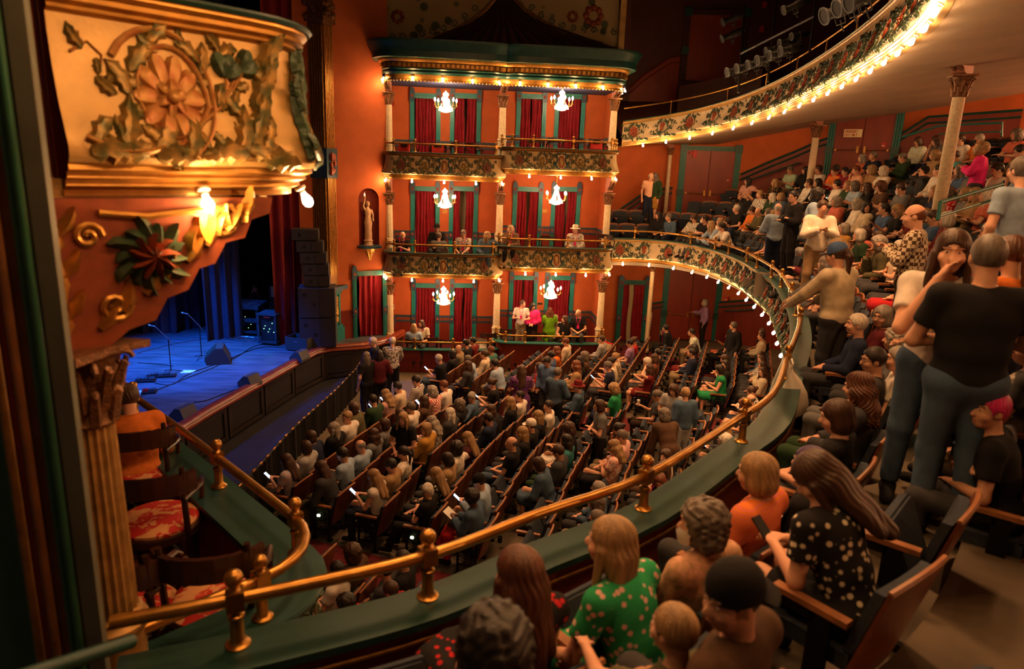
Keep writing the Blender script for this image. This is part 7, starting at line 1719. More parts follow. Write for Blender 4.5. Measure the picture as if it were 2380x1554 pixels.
BALC = '''
1519,522|lap|long-dk|long:black|long:black|-45,0|
1538,513|lap|short-gy|long:denim|long:navy|-40,0|glasses
1577,526|crossed|short-br|long:olive/plaid/white|long:dgrey|-30,-10|bmask,glasses
1602,524|crossed|short-dk|tee:black|long:dgrey|-30,-5|mask
1635,521|lap|long-bl|long:white/floral/tan|long:dgrey|-40,0|
1659,518|lap|short-dk|long:navy|long:dgrey|-30,0|
1635,538|leanrail|wavy-bl|long:lblue|long:dgrey|-30,-5|glasses
1657,546|leanrail|pony-dk|tee:white|long:dgrey|-30,0|
1676,499|lap|short-wh|tee:black|long:black|-30,0|
1707,495|lap|short-br|jacket:orange|long:dgrey|-35,-10|
1727,501|phone|bald-br|jacket:olive|long:dgrey|-10,-30|glasses
1705,470|raise|bald-gr|tee:black|long:dgrey|-40,0|glasses
1729,464|lap|short-bl|long:white/plaid/grey|long:dgrey|-45,0|
1709,443|armout|long-dk|tee:lpink|long:dgrey|-40,0|
1766,443|lap|long-bl|long:black/floral/mustard|long:dgrey|-30,0|
1808,411|phone|short-gy|tee:mint|long:khaki|-20,-20|darkphone
1773,470|lap|bob-bl|jacket:denim|long:dgrey|-30,0|
1799,466|lap||long:black|long:dgrey|-20,0|bcap
1838,437|lap|short-br|long:white|long:dgrey|-30,0|mask
1838,417|lap|long-dk|long:black|long:dgrey|-50,0|
1863,421|lap|short-br|tee:white|long:dgrey|-30,0|
1902,423|phone|short-br|tee:orange|long:dgrey|-10,-25|
1906,394|lap|short-dk|long:red|long:dgrey|-20,0|
1921,404|lap|short-dk|tee:navy/plaid/red|long:dgrey|-10,-20|
1958,400|chin|short-re|tee:peach|long:black|0,-15|
2001,419|crossed|curly-wh|tee:white|long:dgrey|-30,0|glasses
2057,363|phone|short-gy|long:dgreen|long:olive|-20,-30|darkphone,glasses
2090,347|phone|bob-br|long:mint/stripe/white|long:black|-10,-25|
2139,343|chin|long-br|tee:grey|long:navy|-30,-10|
2114,392|lap|curly-bl|tee:tan|long:dgrey|-20,0|
2154,392|lap|short-br|tee:aqua|long:dgrey|-20,-20|glasses
2117,415|lap|short-dk|long:white|long:dgrey|-30,0|glasses
2147,419|lap|bun-br|long:white/plaid/black|long:dgrey|-10,-20|
2084,423|raise||long:dgrey|long:dgrey|-30,0|bcap
2051,437|phone|short-br|long:grey|long:dgrey|-30,-10|mask
1997,456|phone|curly-au|tee:brown|long:dgrey|0,-25|glasses
2133,464|phone|curly-gy|tee:red/floral/white|long:dgrey|-20,-10|darkphone
1857,474|lap|curly-gy|tee:black/dots/white|long:dgrey|-30,0|glasses
1952,485|lap|curly-dk|long:cream|long:dgrey|90,0|
1987,489|lap|short-dk|tee:blue|long:dgrey|-20,0|
2014,497|phone1|long-bl|tee:black|long:dgrey|0,-10|darkphone
2065,505|crossed|bob-bl|jacket:denim|long:navy|-10,0|near2
2166,505|lap|short-br|tee:blue|long:dgrey|-10,-10|
2217,425|lap|bob-gr|tank:black|long:dgrey|-40,0|
2265,423|lap|short-dk|long:navy|long:dgrey|40,0|
2217,353|lap|short-gr|tee:orange|long:dgrey|-20,0|bmask
2310,361|phone|bun-dk|long:brown/print/tan|long:dgrey|0,-25|glasses
2341,374|lap|short-bl|tee:mustard|long:dgrey|-10,0|
2368,357|lap|long-dk|long:black|long:dgrey|-20,0|
2343,394|lap|short-dk|long:blue/floral/white|long:navy|0,-25|
2240,405|lap|short-dk|long:white|long:dgrey|0,-10|
2277,489|chin|long-au|tank:black|long:dgrey|75,0|near2
2318,489|lap|short-re|long:dgrey|long:dgrey|0,0|
2318,513|lap|curly-dk|tee:tan|long:dgrey|-20,-10|
2199,538|lap|bob-wh|long:grey|long:dgrey|-30,0|
2236,542|lap|wavy-gy|long:dgrey|long:dgrey|-10,0|
1853,534|lap|short-dk|tee:pink|long:lgrey|-10,-5|glasses,dark
1894,546|lap|bob-gr|tee:mustard|long:dgrey|0,0|
1960,550|lap|wavy-br|long:brown/floral/orange|long:dgrey|-20,0|
1756,540|lap|short-dk|tank:lpink|long:olive|0,-20|
2034,600|lap|bob-br|tee:red|skirt:red|0,-20|bag
'''
NEARB = '''
1980,748|lap|short-wh|long:navy|long:dgrey|5,0|k0
2031,738|lap|bob-gr|long:maroon|long:dgrey|60,-5|glasses,k0
2076,790|lap|curly-gr|long:grey|long:dgrey|0,0|k0
2082,826|lap|short-gr|tee:white|long:dgrey|10,0|k0
2015,830|lap|short-dk|tee:dgrey|long:grey|25,-5|glasses,k0
1985,900|lap|wavy-au|long:dgrey|long:dgreen|0,-10|k0
1928,965|lap|bob-br|tank:black|shorts:dgrey|20,-15|k0
2345,900|armout|curly-gr|tee:grey|long:khaki|50,-10|k1
2372,965|chin|short-pk|tee:black|long:dgrey|45,0|k1
1860,1065|lap|bob-pu|tee:black|long:black|-10,0|k0
1732,1090|lap|bob-bl|long:orange/stripe/coral|long:dgrey|10,-5|k0
2010,1120|phone|long-br|tee:black/floral/cream|shorts:black|30,-45|darkphone,k1
1628,1190|lap|curly-gy|tee:peach/print/tan|long:dgrey|55,0|mask,k0
1500,1290|knees|long-bl|tee:green/floral/lpink|skirt:green/floral/lpink|25,0|k0
1662,1345|lap||long:brown|long:dgrey|62,-8|ccap,k1
1560,1462|railarm|short-bl|tee:olive|shorts:dgrey|10,0|k1,kid
1195,1340|lap|long-au|tank:black/floral/red|skirt:black/floral/red|0,-5|k0
1125,1470|lap|curly-dk|long:black|long:black|-10,0|k1
2375,800|lap|bald-gy|tee:dgrey|long:dgrey|30,0|k2
'''
STAND = '''
o|870,794|hang|short-wh|jacket:black|long:black|30,-5||20
o|852,829|hip|long-gy|tee:black|long:black|-60,0||-20
o|881,824|crossed|long-dk|long:maroon|long:black|0,0|noface|-60
o|912,795|rail|short-wh|long:white/print/navy|long:black|-20,-10|glasses|-60
o|939,970|clasp|long-bl|tee:black|long:navy|10,0|glasses|80
o|1274,838|hang|short-dk|long:blue/dots/lblue|long:dgrey|10,-30|glasses|70
o|1213,861|drink|long-br|dress:purple/floral/tan|skirt:purple|-10,-10||-70
o|1294,867|crossed|short-gy|jacket:denim|long:black|0,-5|noface|-110
o|1398,943|crossed|bob-br|tee:grey|long:black|5,0||20
o|1567,903|clasp|long-br|tee:lgrey|long:denim|0,-20||70
o|1595,915|hang|short-bl|long:denim|long:lgrey|0,0|noface|-60
o|1564,967|bend|curly-gy|jacket:brown|long:dgrey|0,-20||-60
o|1708,757|hang|short-gy|jacket:black|long:dgrey|-60,0||40
o|1641,703|point|bob-gr|long:lav|long:black|0,0|glasses,bagr|10
o|1510,725|point|long-bl|tee:cream|shorts:lgrey|0,0|child|20
b|1511,421|hang|bald-wh|tee:orange/stripe/white|long:navy|60,0||0
b|1523,428|hang|wavy-gy|jacket:dgreen|shorts:mustard|-30,-10||-40
b|1818,456|crossed|short-dk|long:black|long:black|10,0|glasses,D16.5|20
b|1783,483|crossed|bald-wh|long:lblue|long:navy|0,0|glasses,D18|-95
b|1896,452|crossed|curly-dk|long:lblue|long:dgrey|0,0|noface,D14.5|170
b|1904,481|chest|bun-br|long:cream/print/white|long:tan|0,0|noface,D13.5|100
b|2285,345|chest|curly-bl|long:pink|long:dgrey|10,45|D14.5|-30
b|2137,501|chest|bald-re|long:brown/plaid/cream|long:dbrown|10,-5|near2,D8.3|-10
b|2213,578|mouth|long-br|tee:white|long:denim|0,-5|near,D4.7|100
b|2302,598|crossed|crew-gy|tee:black|long:denim|0,0|near,noface,big,D4.25|-70
b|2362,590|hang|pony-au|tank:orange|long:navy|0,0|near2,noface,D5.3|-40
b|1935,590|rail|pony-br|long:stone|long:dgrey|10,-5|near,bluecap,big,D8.6|-35
b|1906,575|rail|short-bl|long:grey|long:purple|10,-10|near2,D9.2|-20
b|1861,595|clasp|bun-gy|tank:white/dots/blue|long:navy|0,-25|near2,D9.6|30
b|2385,395|hang|short-gy|tee:lblue|long:navy|0,0|near2,noface,D7|-60
'''
COLN = {'lblue': 'light blue', 'lgrey': 'light grey', 'dgrey': 'dark grey', 'dred': 'dark red', 'dgreen': 'dark green', 'dbrown': 'dark brown', 'lav': 'lavender', 'lpink': 'pale pink'}
TOPN = {'tee': 'tee', 'long': 'shirt', 'tank': 'sleeveless top', 'jacket': 'jacket', 'dress': 'dress'}
def cname(spec):
    p = spec.split('/'); a = COLN.get(p[0], p[0])
    return a if len(p) == 1 else f'{a} {dict(plaid="plaid", stripe="striped", floral="flowered", dots="dotted", print="patterned")[p[1]]}'
def parse(line):
    f = line.split('|'); x, y = map(float, f[0].split(',')); arms = f[1]; hr = f[2].split('-') if f[2] else [None, 'br']; tp = f[3].split(':'); bt = (f[4] or 'long:denim').split(':'); yw, pt = map(float, f[5].split(',')); ex = set(f[6].split(',')) if len(f) > 6 and f[6] else set()
    return x, y, arms, hr, tp, bt, yw, pt, ex
def common(ex, d):
    if 'dark' in ex: d['skin'] = 'd'
    elif random.random() < .25: d['skin'] = 'm'
    for k, c, cc in (('wcap', 'cap', 'white'), ('bcap', 'cap', 'black'), ('ccap', 'capback', 'black'), ('bluecap', 'cap', 'blue'), ('rhat', 'fedora', 'dred')):
        if k in ex: d['cap'] = c; d['capc'] = cc; d.setdefault('hair', 'crew'); d['hair'] = d['hair'] or 'crew'
    if 'cross' in ex: d['legs'] = 'cross'
    if 'big' in ex: d['build'] = 1.18
    d['extras'] = tuple(ex); return d
def holding(ex, arms, pitch):
    if 'phone' in ex: return 'with a lit phone'
    if 'darkphone' in ex: return 'holding a phone'
    if 'cup' in ex: return 'holding a paper cup'
    if 'paper' in ex: return 'reading a paper'
    return {'chin': 'chin on hand', 'crossed': 'arms folded', 'armout': 'arm along a seat', 'armoutr': 'arm along a seat', 'raise': 'hands raised', 'leanrail': 'leaning on the rail', 'knees': 'hands on knees', 'clasp': 'hands clasped', 'rail': 'leaning on a rail', 'hip': 'hand on hip', 'bend': 'bending forward', 'mouth': 'hand over mouth', 'point': 'arm held out', 'chest': 'hands at chest'}.get(arms, '')
ROWW = lambda k: ORD[k]
def slot_label(s):
    if s['zone'] == 'balcony': return f'{ORD[s["row"]]} balcony row, {ORD[s["idx"]]} seat'
    return f'{ORD[s["row"]]} orchestra row, {s["zone"]}, {ORD[s["idx"]]} seat'
def seat_for(x, y, zones, headz=1.2, maxd=1e9):
    best = None
    for s in SLOTS:
        if s.get('taken') or s['zone'] not in zones: continue
        q = proj(s['p']+Vector((0, 0, headz))); d = (q[0]-x)**2+(q[1]-y)**2
        if best is None or d < best[0]: best = (d, s, q)
    return best
def march(x, y, zone, hh):
    d = ray(x, y); t = 1.6
    while t < 42:
        p = Vector((d.x*t, d.y*t, E+d.z*t))
        if zone == 'o': fz = floor_z(p.x, p.y)
        else:
            r = bal_floor(p.x, p.y); fz = r[0] if r else -50
        if p.z <= fz+hh: return Vector((p.x, p.y, fz))
        t += .04
    return Vector((d.x*20, d.y*20, 0))
LABELS = {}
def uniq(lab):
    lab = lab.replace(' tee, ', ' tee, ').replace('sleeveless top', 'top') if len(lab.split()) > 15 else lab
    if len(lab.split()) > 15: lab = lab.replace('orchestra row', 'row').replace(' and black trousers', '').replace(' and navy trousers', '').replace(' and grey trousers', '')
    while len(lab.split()) > 15 and lab.count(',') > 1: q_ = lab.split(','); lab = ','.join([q_[0]]+q_[2:])
    LABELS[lab] = LABELS.get(lab, 0)+1
    return lab if LABELS[lab] == 1 else lab+f' ({ORD[LABELS[lab]]})'
standers = []
for line in STAND.strip().splitlines():
    zone, rest = line.split('|', 1); rest, turn = rest.rsplit('|', 1); x, y, arms, hr, tp, bt, yw, pt, ex = parse(rest); turn = float(turn)
    near = 'near' in ex; n2 = 'near2' in ex; sc_ = .76 if 'child' in ex else random.uniform(.97, 1.03)
    for _ in range(3):
        p = march(x, y, zone, (1.63 if 'short' not in ex else 1.45)*sc_)
        if 'child' not in ex: sc_ = dscale(p+Vector((0, 0, 1.2)))
    if 'child' in ex: sc_ = .86
    dp = [float(e[1:]) for e in ex if e[:1] == 'D']; ex = {e for e in ex if e[:1] != 'D'}
    if dp: q_ = ray(x, y); t_ = dp[0]/q_.dot(CF); sc_ = dscale(Vector((q_.x*t_, q_.y*t_, E+q_.z*t_))); hz_ = E+q_.z*t_; r_ = bal_floor(q_.x*t_, q_.y*t_); fz_ = r_[0] if r_ else FRONT_FLOOR; sc_ = min(1.16, max(.92, (hz_-fz_)/1.63)); p = Vector((q_.x*t_, q_.y*t_, hz_-1.63*sc_))
    if dp and p.z-fz_ > .04: b_ = MB(); b_.box((p.x, p.y, (p.z+fz_)/2), (.55, .55, p.z-fz_), .4); struct(b_.build(f'floor_aisle_step_{len(standers)+1}', 'concrete', smooth=False))
    if zone == 'b':
        d_, n_, _y = rail_dist(p.x, p.y)
        if d_ < .45: p = p-n_*(.45-d_)
    if zone == 'o': rz = RZ_ORCH+R_(turn)
    else: r_ = bal_floor(p.x, p.y); n = r_[2] if r_ else rail_dist(p.x, p.y)[1]; rz = math.atan2(n.y, n.x)-math.pi/2+R_(turn)
    standers.append((p, .45 if zone == 'b' else .40))
    lab = f'{"child" if "child" in ex else "person"} in a {cname(tp[1])} {TOPN[tp[0]]} and {cname(bt[1]).split()[-1]} {dict(long="trousers", shorts="shorts", skirt="skirt")[bt[0]]}'.replace(' and purple skirt', '') + (f', {holding(ex, arms, pt)}' if holding(ex, arms, pt) else '')
    lab += ', standing on the balcony' if zone == 'b' else ', standing below'
    d = common(ex, dict(hair=hr[0], hc=hr[1], top=tp[0], tc=tp[1], bot=bt[0], bc=bt[1]))
    make_person(p, rz, uniq(lab), 'stand', arms, 35 if arms == 'bend' else (6 if arms == 'rail' else 0), yw, pt, scale=sc_, near=near or n2, h=(.0105 if near else .013) if (near or n2) else None, **d)
def near_stander(p): return any((p.x-q.x)**2+(p.y-q.y)**2 < r*r and abs(p.z-q.z) < .7 for q, r in standers)
for s in SLOTS:
    if near_stander(s['p']): s['taken'] = 'blocked'
QY = lambda v: round(v/20)*20
def seat_people(block, zones, near=False, nearh=None, marched=False):
    pick = {}
    if not marched:
        L = block.strip().splitlines(); pr = []
        for s in SLOTS:
            if s.get('taken') or s['zone'] not in zones: continue
            q = proj(s['p']+Vector((0, 0, 1.34)))
            for ln_ in L: x, y = map(float, ln_.split('|')[0].split(',')); pr.append((math.hypot(q[0]-x, q[1]-y), ln_, id(s), s))
        pr.sort(key=lambda t: t[:3]); used = set()
        for d, ln_, i_, s in pr:
            if ln_ in pick or i_ in used: continue
            pick[ln_] = s; used.add(i_); s['taken'] = 'person'; s['err'] = d
    for line in block.strip().splitlines():
        x, y, arms, hr, tp, bt, yw, pt, ex = parse(line)
        if arms == 'point': arms = 'knees'
        if marched == 'o':
            p = at_z(x, y, 1.4); p = at_z(x, y, 1.4+floor_z(p.x, p.y)); p.z = floor_z(p.x, p.y); sc_ = dscale(p); r_ = p-ROW0
            for q in SLOTS:
                if q['zone'] == 'near block' and not q.get('taken') and (q['p']-p).length < .5: q['taken'] = 'blocked'
            s = dict(p=p, rz=RZ_ORCH, zone='near block', row=max(1, round((r_.dot(AX)-.45)/1.03)+1), idx=max(1, round(-(r_.dot(CX)+1.9)/.615)), taken='person'); SLOTS.append(s)
        elif marched:
            sc_ = 1.0
            kk = [int(e[1]) for e in ex if e in ('k0', 'k1', 'k2')]
            for _ in range(3):
                if kk: p = at_z(x, y, FRONT_FLOOR+.32*kk[0]+1.2*sc_*(.8 if 'kid' in ex else 1)); p.z = FRONT_FLOOR+.32*kk[0]
                else: p = march(x, y, 'b', 1.2*sc_)
                sc_ = dscale(p+Vector((0, 0, 1.2)))
            fl, k, n = bal_floor(p.x, p.y); k = kk[0] if kk else k; ex = {e for e in ex if e not in ('k0', 'k1', 'k2')}
            d_ = rail_dist(p.x, p.y)[0]; want = max(.66, d_) if kk else .05+TREAD*min(k, 8)+.60; p = p-n*(want-d_)
            for q in SLOTS:
                if q['zone'] == 'balcony' and not q.get('taken') and (q['p'].x-p.x)**2+(q['p'].y-p.y)**2 < .42**2 and abs(q['p'].z-p.z) < .3: q['taken'] = 'blocked'
            q = min((q for q in SLOTS if q['zone'] == 'balcony' and q['row'] == min(k+1, 8)), key=lambda q: (q['p']-p).length)
            s = dict(p=p, rz=math.atan2(n.y, n.x)-math.pi/2, zone='balcony', row=k+1, idx=q['idx'], taken='person'); SLOTS.append(s)
        else:
            s = pick.get(line)
            if s is None: continue
            sc_ = dscale(s['p'])
        p = s['p'].copy(); rz = s['rz']+R_(random.uniform(-8, 8)); jit = Vector((random.uniform(-.03, .03), random.uniform(-.03, .03), 0)); fw = Vector((-math.sin(s['rz']), math.cos(s['rz']), 0))
        if arms == 'leanrail': jit += fw*.05
        d = common(ex, dict(hair=hr[0], hc=hr[1], top=tp[0], tc=tp[1], bot=bt[0], bc=bt[1])); ln = {'leanrail': 30, 'knees': 20, 'phone': 5, 'chin': 14, 'crossed': -5}.get(arms, -5)
        if pt <= -40: ln = 28
        if d.get('legs') is None: d['legs'] = {'phone': 'cross', 'armout': 'out', 'crossed': 'out'}.get(arms, 'flat') if not near else 'flat'
        ho = holding(ex, arms, pt); lab = f'person in a {cname(tp[1])} {TOPN[tp[0]]}{", "+ho if ho else ""}, {slot_label(s)}'
        nn_ = near or 'near2' in ex
        if not nn_: yw = QY(yw); pt = {True: -20, False: 0}[pt < -9]
        o = make_person(p+jit, rz, uniq(lab), 'sit', arms, ln, yw, pt, scale=sc_*(.8 if 'kid' in ex else random.uniform(.97, 1.03)), near=nn_, h=(nearh or .012) if nn_ else None, **d); s['obj'] = o
seat_people(NEARB, ('balcony',), True, .012, True)
seat_people(BALC, ('balcony',), marched=True)
fill_t = ['white', 'grey', 'navy', 'black', 'lblue', 'cream', 'maroon', 'dgreen', 'tan', 'coral', 'teal', 'lgrey', 'dred', 'olive', 'blue']; fl = []
cand = [s for s in SLOTS if s['zone'] == 'balcony' and not s.get('taken') and proj(s['p'])[2] > 9.5 and 1780 < proj(s['p']+Vector((0, 0, 1.3)))[0] < 2400 and s['row'] < 8]
random.Random(3).shuffle(cand)
for s in cand[:int(len(cand)*.5)]:
    q = proj(s['p']+Vector((0, 0, 1.3))); rr = random.Random(int(q[0]*7+q[1])); fl.append(f"{q[0]:.0f},{q[1]:.0f}|{rr.choice(['lap', 'lap', 'phone', 'crossed', 'chin'])}|{rr.choice(['short', 'bob', 'long', 'short', 'curly', 'wavy'])}-{rr.choice(['br', 'dk', 'gr', 'bl', 'gy', 'br', 'wh'])}|{rr.choice(['tee', 'long', 'long'])}:{rr.choice(fill_t)}|long:dgrey|{rr.choice([-40, -20, 0])},0|")
seat_people(chr(10).join(fl), ('balcony',))
seat_people(NEARO, ('near block',), marched='o')
seat_people(ORCH, ('middle block', 'far block'))
# the seats themselves: the largest three hundred one by one, the rest joined
seats = [s for s in SLOTS if s.get('taken') != 'blocked']
def seat_weight(s):
    w_ = proj(s['p'])[2]; return (0 if s.get('taken') == 'person' and w_ > 13 and s['zone'] == 'balcony' else 1)*100-w_
seats.sort(key=seat_weight, reverse=True); n_seat = 0; rest = MB()
def vm(me, M): return [M@v.co for v in me.vertices], [tuple(p.vertices) for p in me.polygons]
for s in seats:
    occ = s.get('taken') == 'person'; zn = s['zone']; sc_ = dscale(s['p']+Vector((0, 0, .5)))
    if n_seat >= 300:
        M = Matrix.Translation(s['p'])@Matrix.Rotation(s['rz'], 4, 'Z')@Matrix.Scale(sc_, 4)
        for k in ('back_pad', 'cushion'): rest.add(*vm(SM[k], M))
        continue
    end = 'near' if zn != 'balcony' and s['idx'] == 1 else None
    lab = uniq(f'{"occupied" if occ else "empty folded"} blue theatre seat, {slot_label(s)}')
    theatre_seat(s['p'], s['rz'], lab, 'seats on the balcony' if zn == 'balcony' else 'seats in the orchestra', not occ, end, s.get('last', False), zn != 'balcony', end == 'near' and s['row'] % 2 == 0 and zn == 'middle block', sc_); n_seat += 1
if rest.v: tag(rest.build('seat_rows', 'seat_blue'), 'farther blue theatre seats half hidden behind the seated crowd', 'seats', None, 'stuff')
print('SEATS', n_seat, len(seats), 'meshes', len(BODY), 'maxerr', sorted([(round(s.get('err', 0)), s['zone'], s['row'], s['idx']) for s in SLOTS if s.get('err')])[-12:])
# ------------------------------------------------------------------ people and chairs in the boxes, on the stage and in the near box
def box_chair(p, rz, label, m='chair_wood', sm_='floral', group='chairs in the boxes opposite'):
    o = armchair(p, rz, label, group); o.scale = (1.12,)*3
    if sm_ != 'floral':
        for c in o.children:
            if c.name.startswith('seat') and not c.name.startswith('seat_f'): c.material_slots[0].link = 'OBJECT'; c.material_slots[0].material = MATS[sm_]
    return o
BOXP = [('left', 2, 935, 547, 'sit', 'phone', 'bald-gr', 'tee:black', 'long:dgrey', 'lanyard', 20, -25, 'leftmost in the middle left box'),
        ('left', 2, 1015, 530, 'sit', 'lap', '', 'long:black', 'long:dgrey', 'bcap', 0, 0, 'wearing a black cap in the middle left box'),
        ('left', 2, 1020, 549, 'sit', 'lap', 'crew-gy', 'long:grey', 'long:black', 'noface', 170, 0, 'with back turned in the middle left box'),
        ('left', 2, 1078, 542, 'sit', 'railarm', 'short-gy', 'tee:dgrey/print/white', 'long:dgrey', 'glasses,lanyard', 10, -10, 'leaning on the middle left box rail'),
        ('left', 2, 1131, 547, 'sit', 'armout', 'long-bl', 'jacket:denim', 'long:denim', '', 70, 0, 'rightmost in the middle left box'),
        ('right', 2, 1187, 532, 'sit', 'chin', 'long-bl', 'long:brown/dots/tan', 'long:black', 'lanyard', -40, 0, 'seated at the left of the middle right box'),
        ('right', 2, 1338, 534, 'sit', 'lap', '', 'long:white/print/grey', 'long:dgrey', 'lanyard,fed', -50, 0, 'with a pale hat in the middle right box'),
        ('left', 1, 962, 760, 'sit', 'lap', 'long-bl', 'tee:lblue', 'long:coral', 'noface', 150, 0, 'with back turned in the lowest left box'),
        ('left', 1, 979, 752, 'sit', 'lap', 'long-br', 'tee:cream', 'long:dgrey', 'lanyard', -20, 0, 'facing the house in the lowest left box'),
        ('right', 1, 1213, 705, 'stand', 'drink', 'short-br', 'tee:white', 'long:khaki', 'lanyard', 60, -5, 'standing in the lowest right box'),
        ('right', 1, 1237, 710, 'stand', 'clasp', 'long-dk', 'jacket:pink', 'skirt:black', '', 40, -25, 'standing in the lowest right box'),
        ('right', 1, 1278, 722, 'stand', 'clasp', 'wavy-re', 'dress:lime', 'skirt:lime', 'noface,back', 0, 0, 'standing with back turned in the lowest right box'),
        ('right', 1, 1291, 740, 'sit', 'lap', 'short-wh', 'long:white', 'long:dgrey', 'deep', 0, 0, 'partly hidden behind the lime dress'),
        ('right', 1, 1314, 742, 'sit', 'lap', 'long-br', 'tank:black', 'long:black', '', -60, 0, 'seated sideways in the lowest right box'),
        ('right', 1, 1345, 728, 'sit', 'lap', 'bald-gy', 'tee:black', 'long:dgrey', 'glasses,lanyard', -30, 0, 'seated by the right column of the lowest right box')]
RZB = math.atan2(BN.y, BN.x)-math.pi/2
for i, (sd, lv, px, py, pose, arms, hr, tp, bt, ex, yw, pt, where) in enumerate(BOXP):
    ex = set(ex.split(',')) if ex else set(); dep = -.75 if 'deep' not in ex else .1; dep = -.1 if pose == 'stand' else dep
    if 'noface' in ex and pose == 'sit': dep = -.9
    p = on_back(px, py, dep); s_ = 1.10; hz = (1.2 if pose == 'sit' else 1.63)*s_; zf = LEV[(sd, lv)][0]-(.62 if lv > 1 else .5)
    base = Vector((p.x, p.y, p.z-hz)); tp = tp.split(':'); bt = bt.split(':'); h_ = hr.split('-') if hr else [None, 'gy']
    rz = RZB+(R_(180) if ('back' in ex or ('noface' in ex and pose == 'sit')) else R_(-10)); yw2 = 0 if ('noface' in ex) else yw
    d = common(ex, dict(hair=h_[0], hc=h_[1], top=tp[0], tc=tp[1], bot=bt[0], bc=bt[1]))
    if 'fed' in ex: d['cap'] = 'fedora'; d['capc'] = 'cream'; d['hair'] = 'crew'
    make_person(base, rz, f'person in a {cname(tp[1])} {TOPN[tp[0]]} {where}', pose, arms, 8 if arms == 'railarm' else -3, QY(yw2), -20 if pt < -9 else 0, scale=s_, **d)
    if pose == 'sit': box_chair((base.x, base.y, min(base.z, zf+.3)), rz, f'dark armchair under the person {where}', sm_='black_soft')
for i, (sd, lv, px, py, red, lab) in enumerate([('left', 3, 950, 346, 1, 'red padded chair at the left of the upper left box'), ('left', 3, 1018, 346, 1, 'red padded chair in the middle of the upper left box'), ('left', 3, 1065, 345, 0, 'dark chair near the right doorway of the upper left box'), ('left', 3, 1100, 346, 0, 'dark chair at the right of the upper left box'), ('right', 3, 1245, 335, 0, 'dark chair in the middle of the upper right box'), ('right', 3, 1290, 335, 0, 'dark chair before the right doorway of the upper right box'), ('right', 3, 1392, 338, 1, 'red padded chair at the right of the upper right box'), ('right', 3, 1352, 336, 0, 'dark chair right of the middle post of the upper right box'),
                                            ('right', 2, 1272, 558, 0, 'empty dark chair in the middle of the middle right box'), ('right', 2, 1408, 555, 0, 'empty dark chair by the right column of the middle right box'), ('left', 1, 1000, 790, 0, 'black round chair in the middle of the lowest left box'), ('left', 1, 1040, 795, 0, 'black round chair under the chandelier of the lowest left box'), ('left', 1, 1110, 790, 0, 'black chair draped with a white coat in the lowest left box'), ('left', 1, 1135, 780, 0, 'black chair beside the white coat in the lowest left box'), ('right', 1, 1180, 770, 0, 'black leather chair at the left of the lowest right box'), ('right', 1, 1256, 778, 0, 'black leather chair beside the lime dress'), ('right', 1, 1345, 775, 0, 'black leather chair near the right column of the lowest right box'), ('right', 1, 1310, 785, 1, 'patterned chair seat beside the middle post of the lowest right box')]):
    p = on_back(px, py, -.6); zf = LEV[(sd, lv)][0]-(.62 if lv > 1 else .5)
    o = box_chair((p.x, p.y, min(p.z-.75, zf+.25) if lv > 1 else p.z-.78), RZB+R_(180 if i % 3 else 150), lab, sm_='floral' if red else 'black_soft')
    if red and lv == 3:
        b = MB(); b.box((0, -.24, .68), (.36, .05, .26), m=Matrix.Rotation(R_(-8), 3, 'X')); b.build('back_pad', mat('red_pad', (.55, .02, .015), .6, var=.1), o)
p = on_back(1110, 790, -.75); b = MB(); vs = []; 
for j in range(6):
    for i in range(9): u = i/8-.5; vs.append((u*.62, -.30+.10*math.sin(j*.9)+.05*math.sin(i*2.1), .92-.09*j+.03*math.cos(i*1.3)))
b.add(vs, [(j*9+i, j*9+i+1, (j+1)*9+i+1, (j+1)*9+i) for j in range(5) for i in range(8)]); q = b.build('draped_coat', cloth('white'), loc=(p.x, p.y, p.z-.78), rz=RZB+math.pi); tag(q, 'white coat draped over a chair in the lowest left box', 'coat')
b = MB(); q = on_back(1407, 778, -1.05); link('paper_cup', SM['cup'], 'plastic_white', loc=(q.x, q.y, LEV[('right', 1)][0]+.002)); tag(bpy.data.objects[-1] if False else [o for o in bpy.data.objects if o.name.startswith('paper_cup') and o.parent is None][-1], 'white paper cup standing on the ledge of the lowest right box', 'cup')
# operator behind the mixing desk
p = at_z(597, 700, SZ+1.0); d_ = ray(597, 668); k = (25.5)/d_.y; pp = Vector((d_.x*k, 25.5, E+d_.z*k))
make_person((pp.x, pp.y, max(SZ-.4, pp.z-1.63)), R_(150), 'person in dark clothes behind the mixing desk, hands at the chin', 'stand', 'mouth', 4, 0, -10, hair='crew', hc='gy', top='long', tc='dgrey', bot='long', bc='black', extras=('glasses',), scale=1.0)
# person in the orange sweater in the near box
p = at_z(330, 1010, FZ+1.0); make_person((a3.x-.02, a3.y, FZ), R_(35), 'person in an orange knitted sweater leaning on the near box ledge', 'sit', 'knees', 26, 0, -20, near=True, h=.012, hair='short', hc='br', top='long', tc='orange', bot='long', bc='coral', build=1.1)
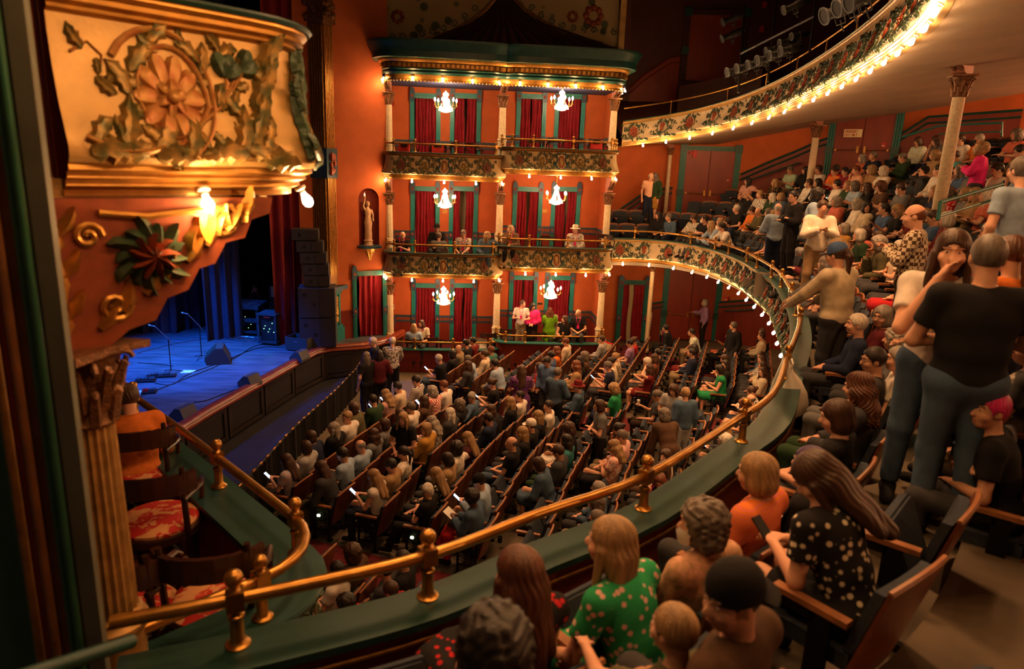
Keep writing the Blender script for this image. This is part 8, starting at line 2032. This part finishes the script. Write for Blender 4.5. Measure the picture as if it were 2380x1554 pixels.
# plastic bag on the balcony rail, handbag
q = at_z(1838, 850, RZ); bg_ = empty('plastic_bag', (q.x, q.y, RZ-.62), 0, 'white translucent plastic bag hanging from the balcony rail', 'bag'); b = MB(); n_ = 14; vs = []
prof = [(.012, .64), (.03, .56), (.06, .46), (.12, .32), (.15, .18), (.14, .06), (.08, .0)]
for r, z in prof:
    for i in range(n_): a = 2*math.pi*i/n_; rr = r*(1+.16*math.sin(3*a+z*9)+.08*math.sin(7*a+z*21)); vs.append((rr*math.cos(a)*1.25+.06*(z < .5), rr*math.sin(a)*.75, z))
b.add(vs, [(j*n_+i, j*n_+(i+1) % n_, (j+1)*n_+(i+1) % n_, (j+1)*n_+i) for j in range(len(prof)-1) for i in range(n_)]+[tuple((len(prof)-1)*n_+i for i in range(n_))]); b.build('bag_body', 'plastic_white', bg_)
b = MB(); b.tube([(.0, -.03, .60), (.0, -.05, .66), (0, 0, .70), (0, .05, .66), (0, .03, .60)], .012, 6); b.build('handles', 'plastic_white', bg_)
hz_ = march(2020, 608, 'b', .75); b = MB(); b.box((0, 0, 0), (.30, .10, .19), m=Matrix.Rotation(R_(12), 3, 'Y')); o = empty('handbag', (hz_.x, hz_.y, hz_.z+.72), R_(60), 'beige handbag on the lap of the person in red', 'bag'); b.build('body', cloth('tan'), o); b = MB(); b.tube([(-.12, 0, .09), (-.05, 0, .24), (.08, 0, .24), (.13, 0, .09)], .008, 6); b.build('strap', cloth('brown'), o)
# green stair rail in the balcony
for pts, lab in (([(2180, 512), (2186, 470), (2330, 428), (2326, 470)], 'dark teal handrail of the balcony steps right of the nearest column'), ([(2098, 318), (2185, 292), (2330, 285), (2328, 318)], 'dark teal handrail on the upper balcony steps by the far wall')):
    P = []
    for (x, y), dp in zip(pts, (10.5, 10.5, 11.5, 11.5) if pts[0][1] > 400 else (20, 19, 17.5, 17.5)): d_ = ray(x, y); k = dp/d_.dot(CF); P.append(Vector((d_.x*k, d_.y*k, E+d_.z*k)))
    o = empty('stair_rail', P[0], 0, lab, 'handrail'); b = MB(); b.tube([q-P[0] for q in P], .03, 8); b.build('frame', 'teal', o); b = MB(); mlo = lambda q: q+Vector((0, 0, -.22)); b.tube([mlo(P[1])-P[0], mlo(P[2])-P[0]], .02, 8); b.build('mid_rail', 'teal', o)
# lit aisle lamps at row ends of the balcony
for i, (x, y) in enumerate([(2035, 340), (2045, 412), (1978, 437), (1918, 462), (2010, 563), (1806, 608), (2370, 455), (2255, 498), (2168, 905)]):
    q = march(x, y, 'b', .45); o = empty('aisle_lamp', (q.x, q.y, q.z), R_(30*i), f'small glowing aisle lamp on the balcony, {ORD[i+1]} listed of nine', 'lamp', 'aisle lamps on the balcony'); b = MB(); b.box((0, 0, .45), (.16, .05, .07)); b.build('glow_panel', 'aisle_lamp', o); b = MB(); b.box((0, 0, .21), (.03, .03, .42)); b.build('bracket', 'iron', o)
# cups on seat backs near the front
for i, (x, y) in enumerate([(738, 1092), (702, 1112), (830, 1030), (853, 1007)]):
    q = at_z(x, y, .75); b = link('paper_cup', SM['cup'], 'plastic_white', loc=(q.x, q.y, .62)); tag(b, f'white cup in a holder behind the first orchestra row, {["second from", "nearest", "third from", "fourth from"][i]} the near aisle', 'cup', 'cups in the seat holders')
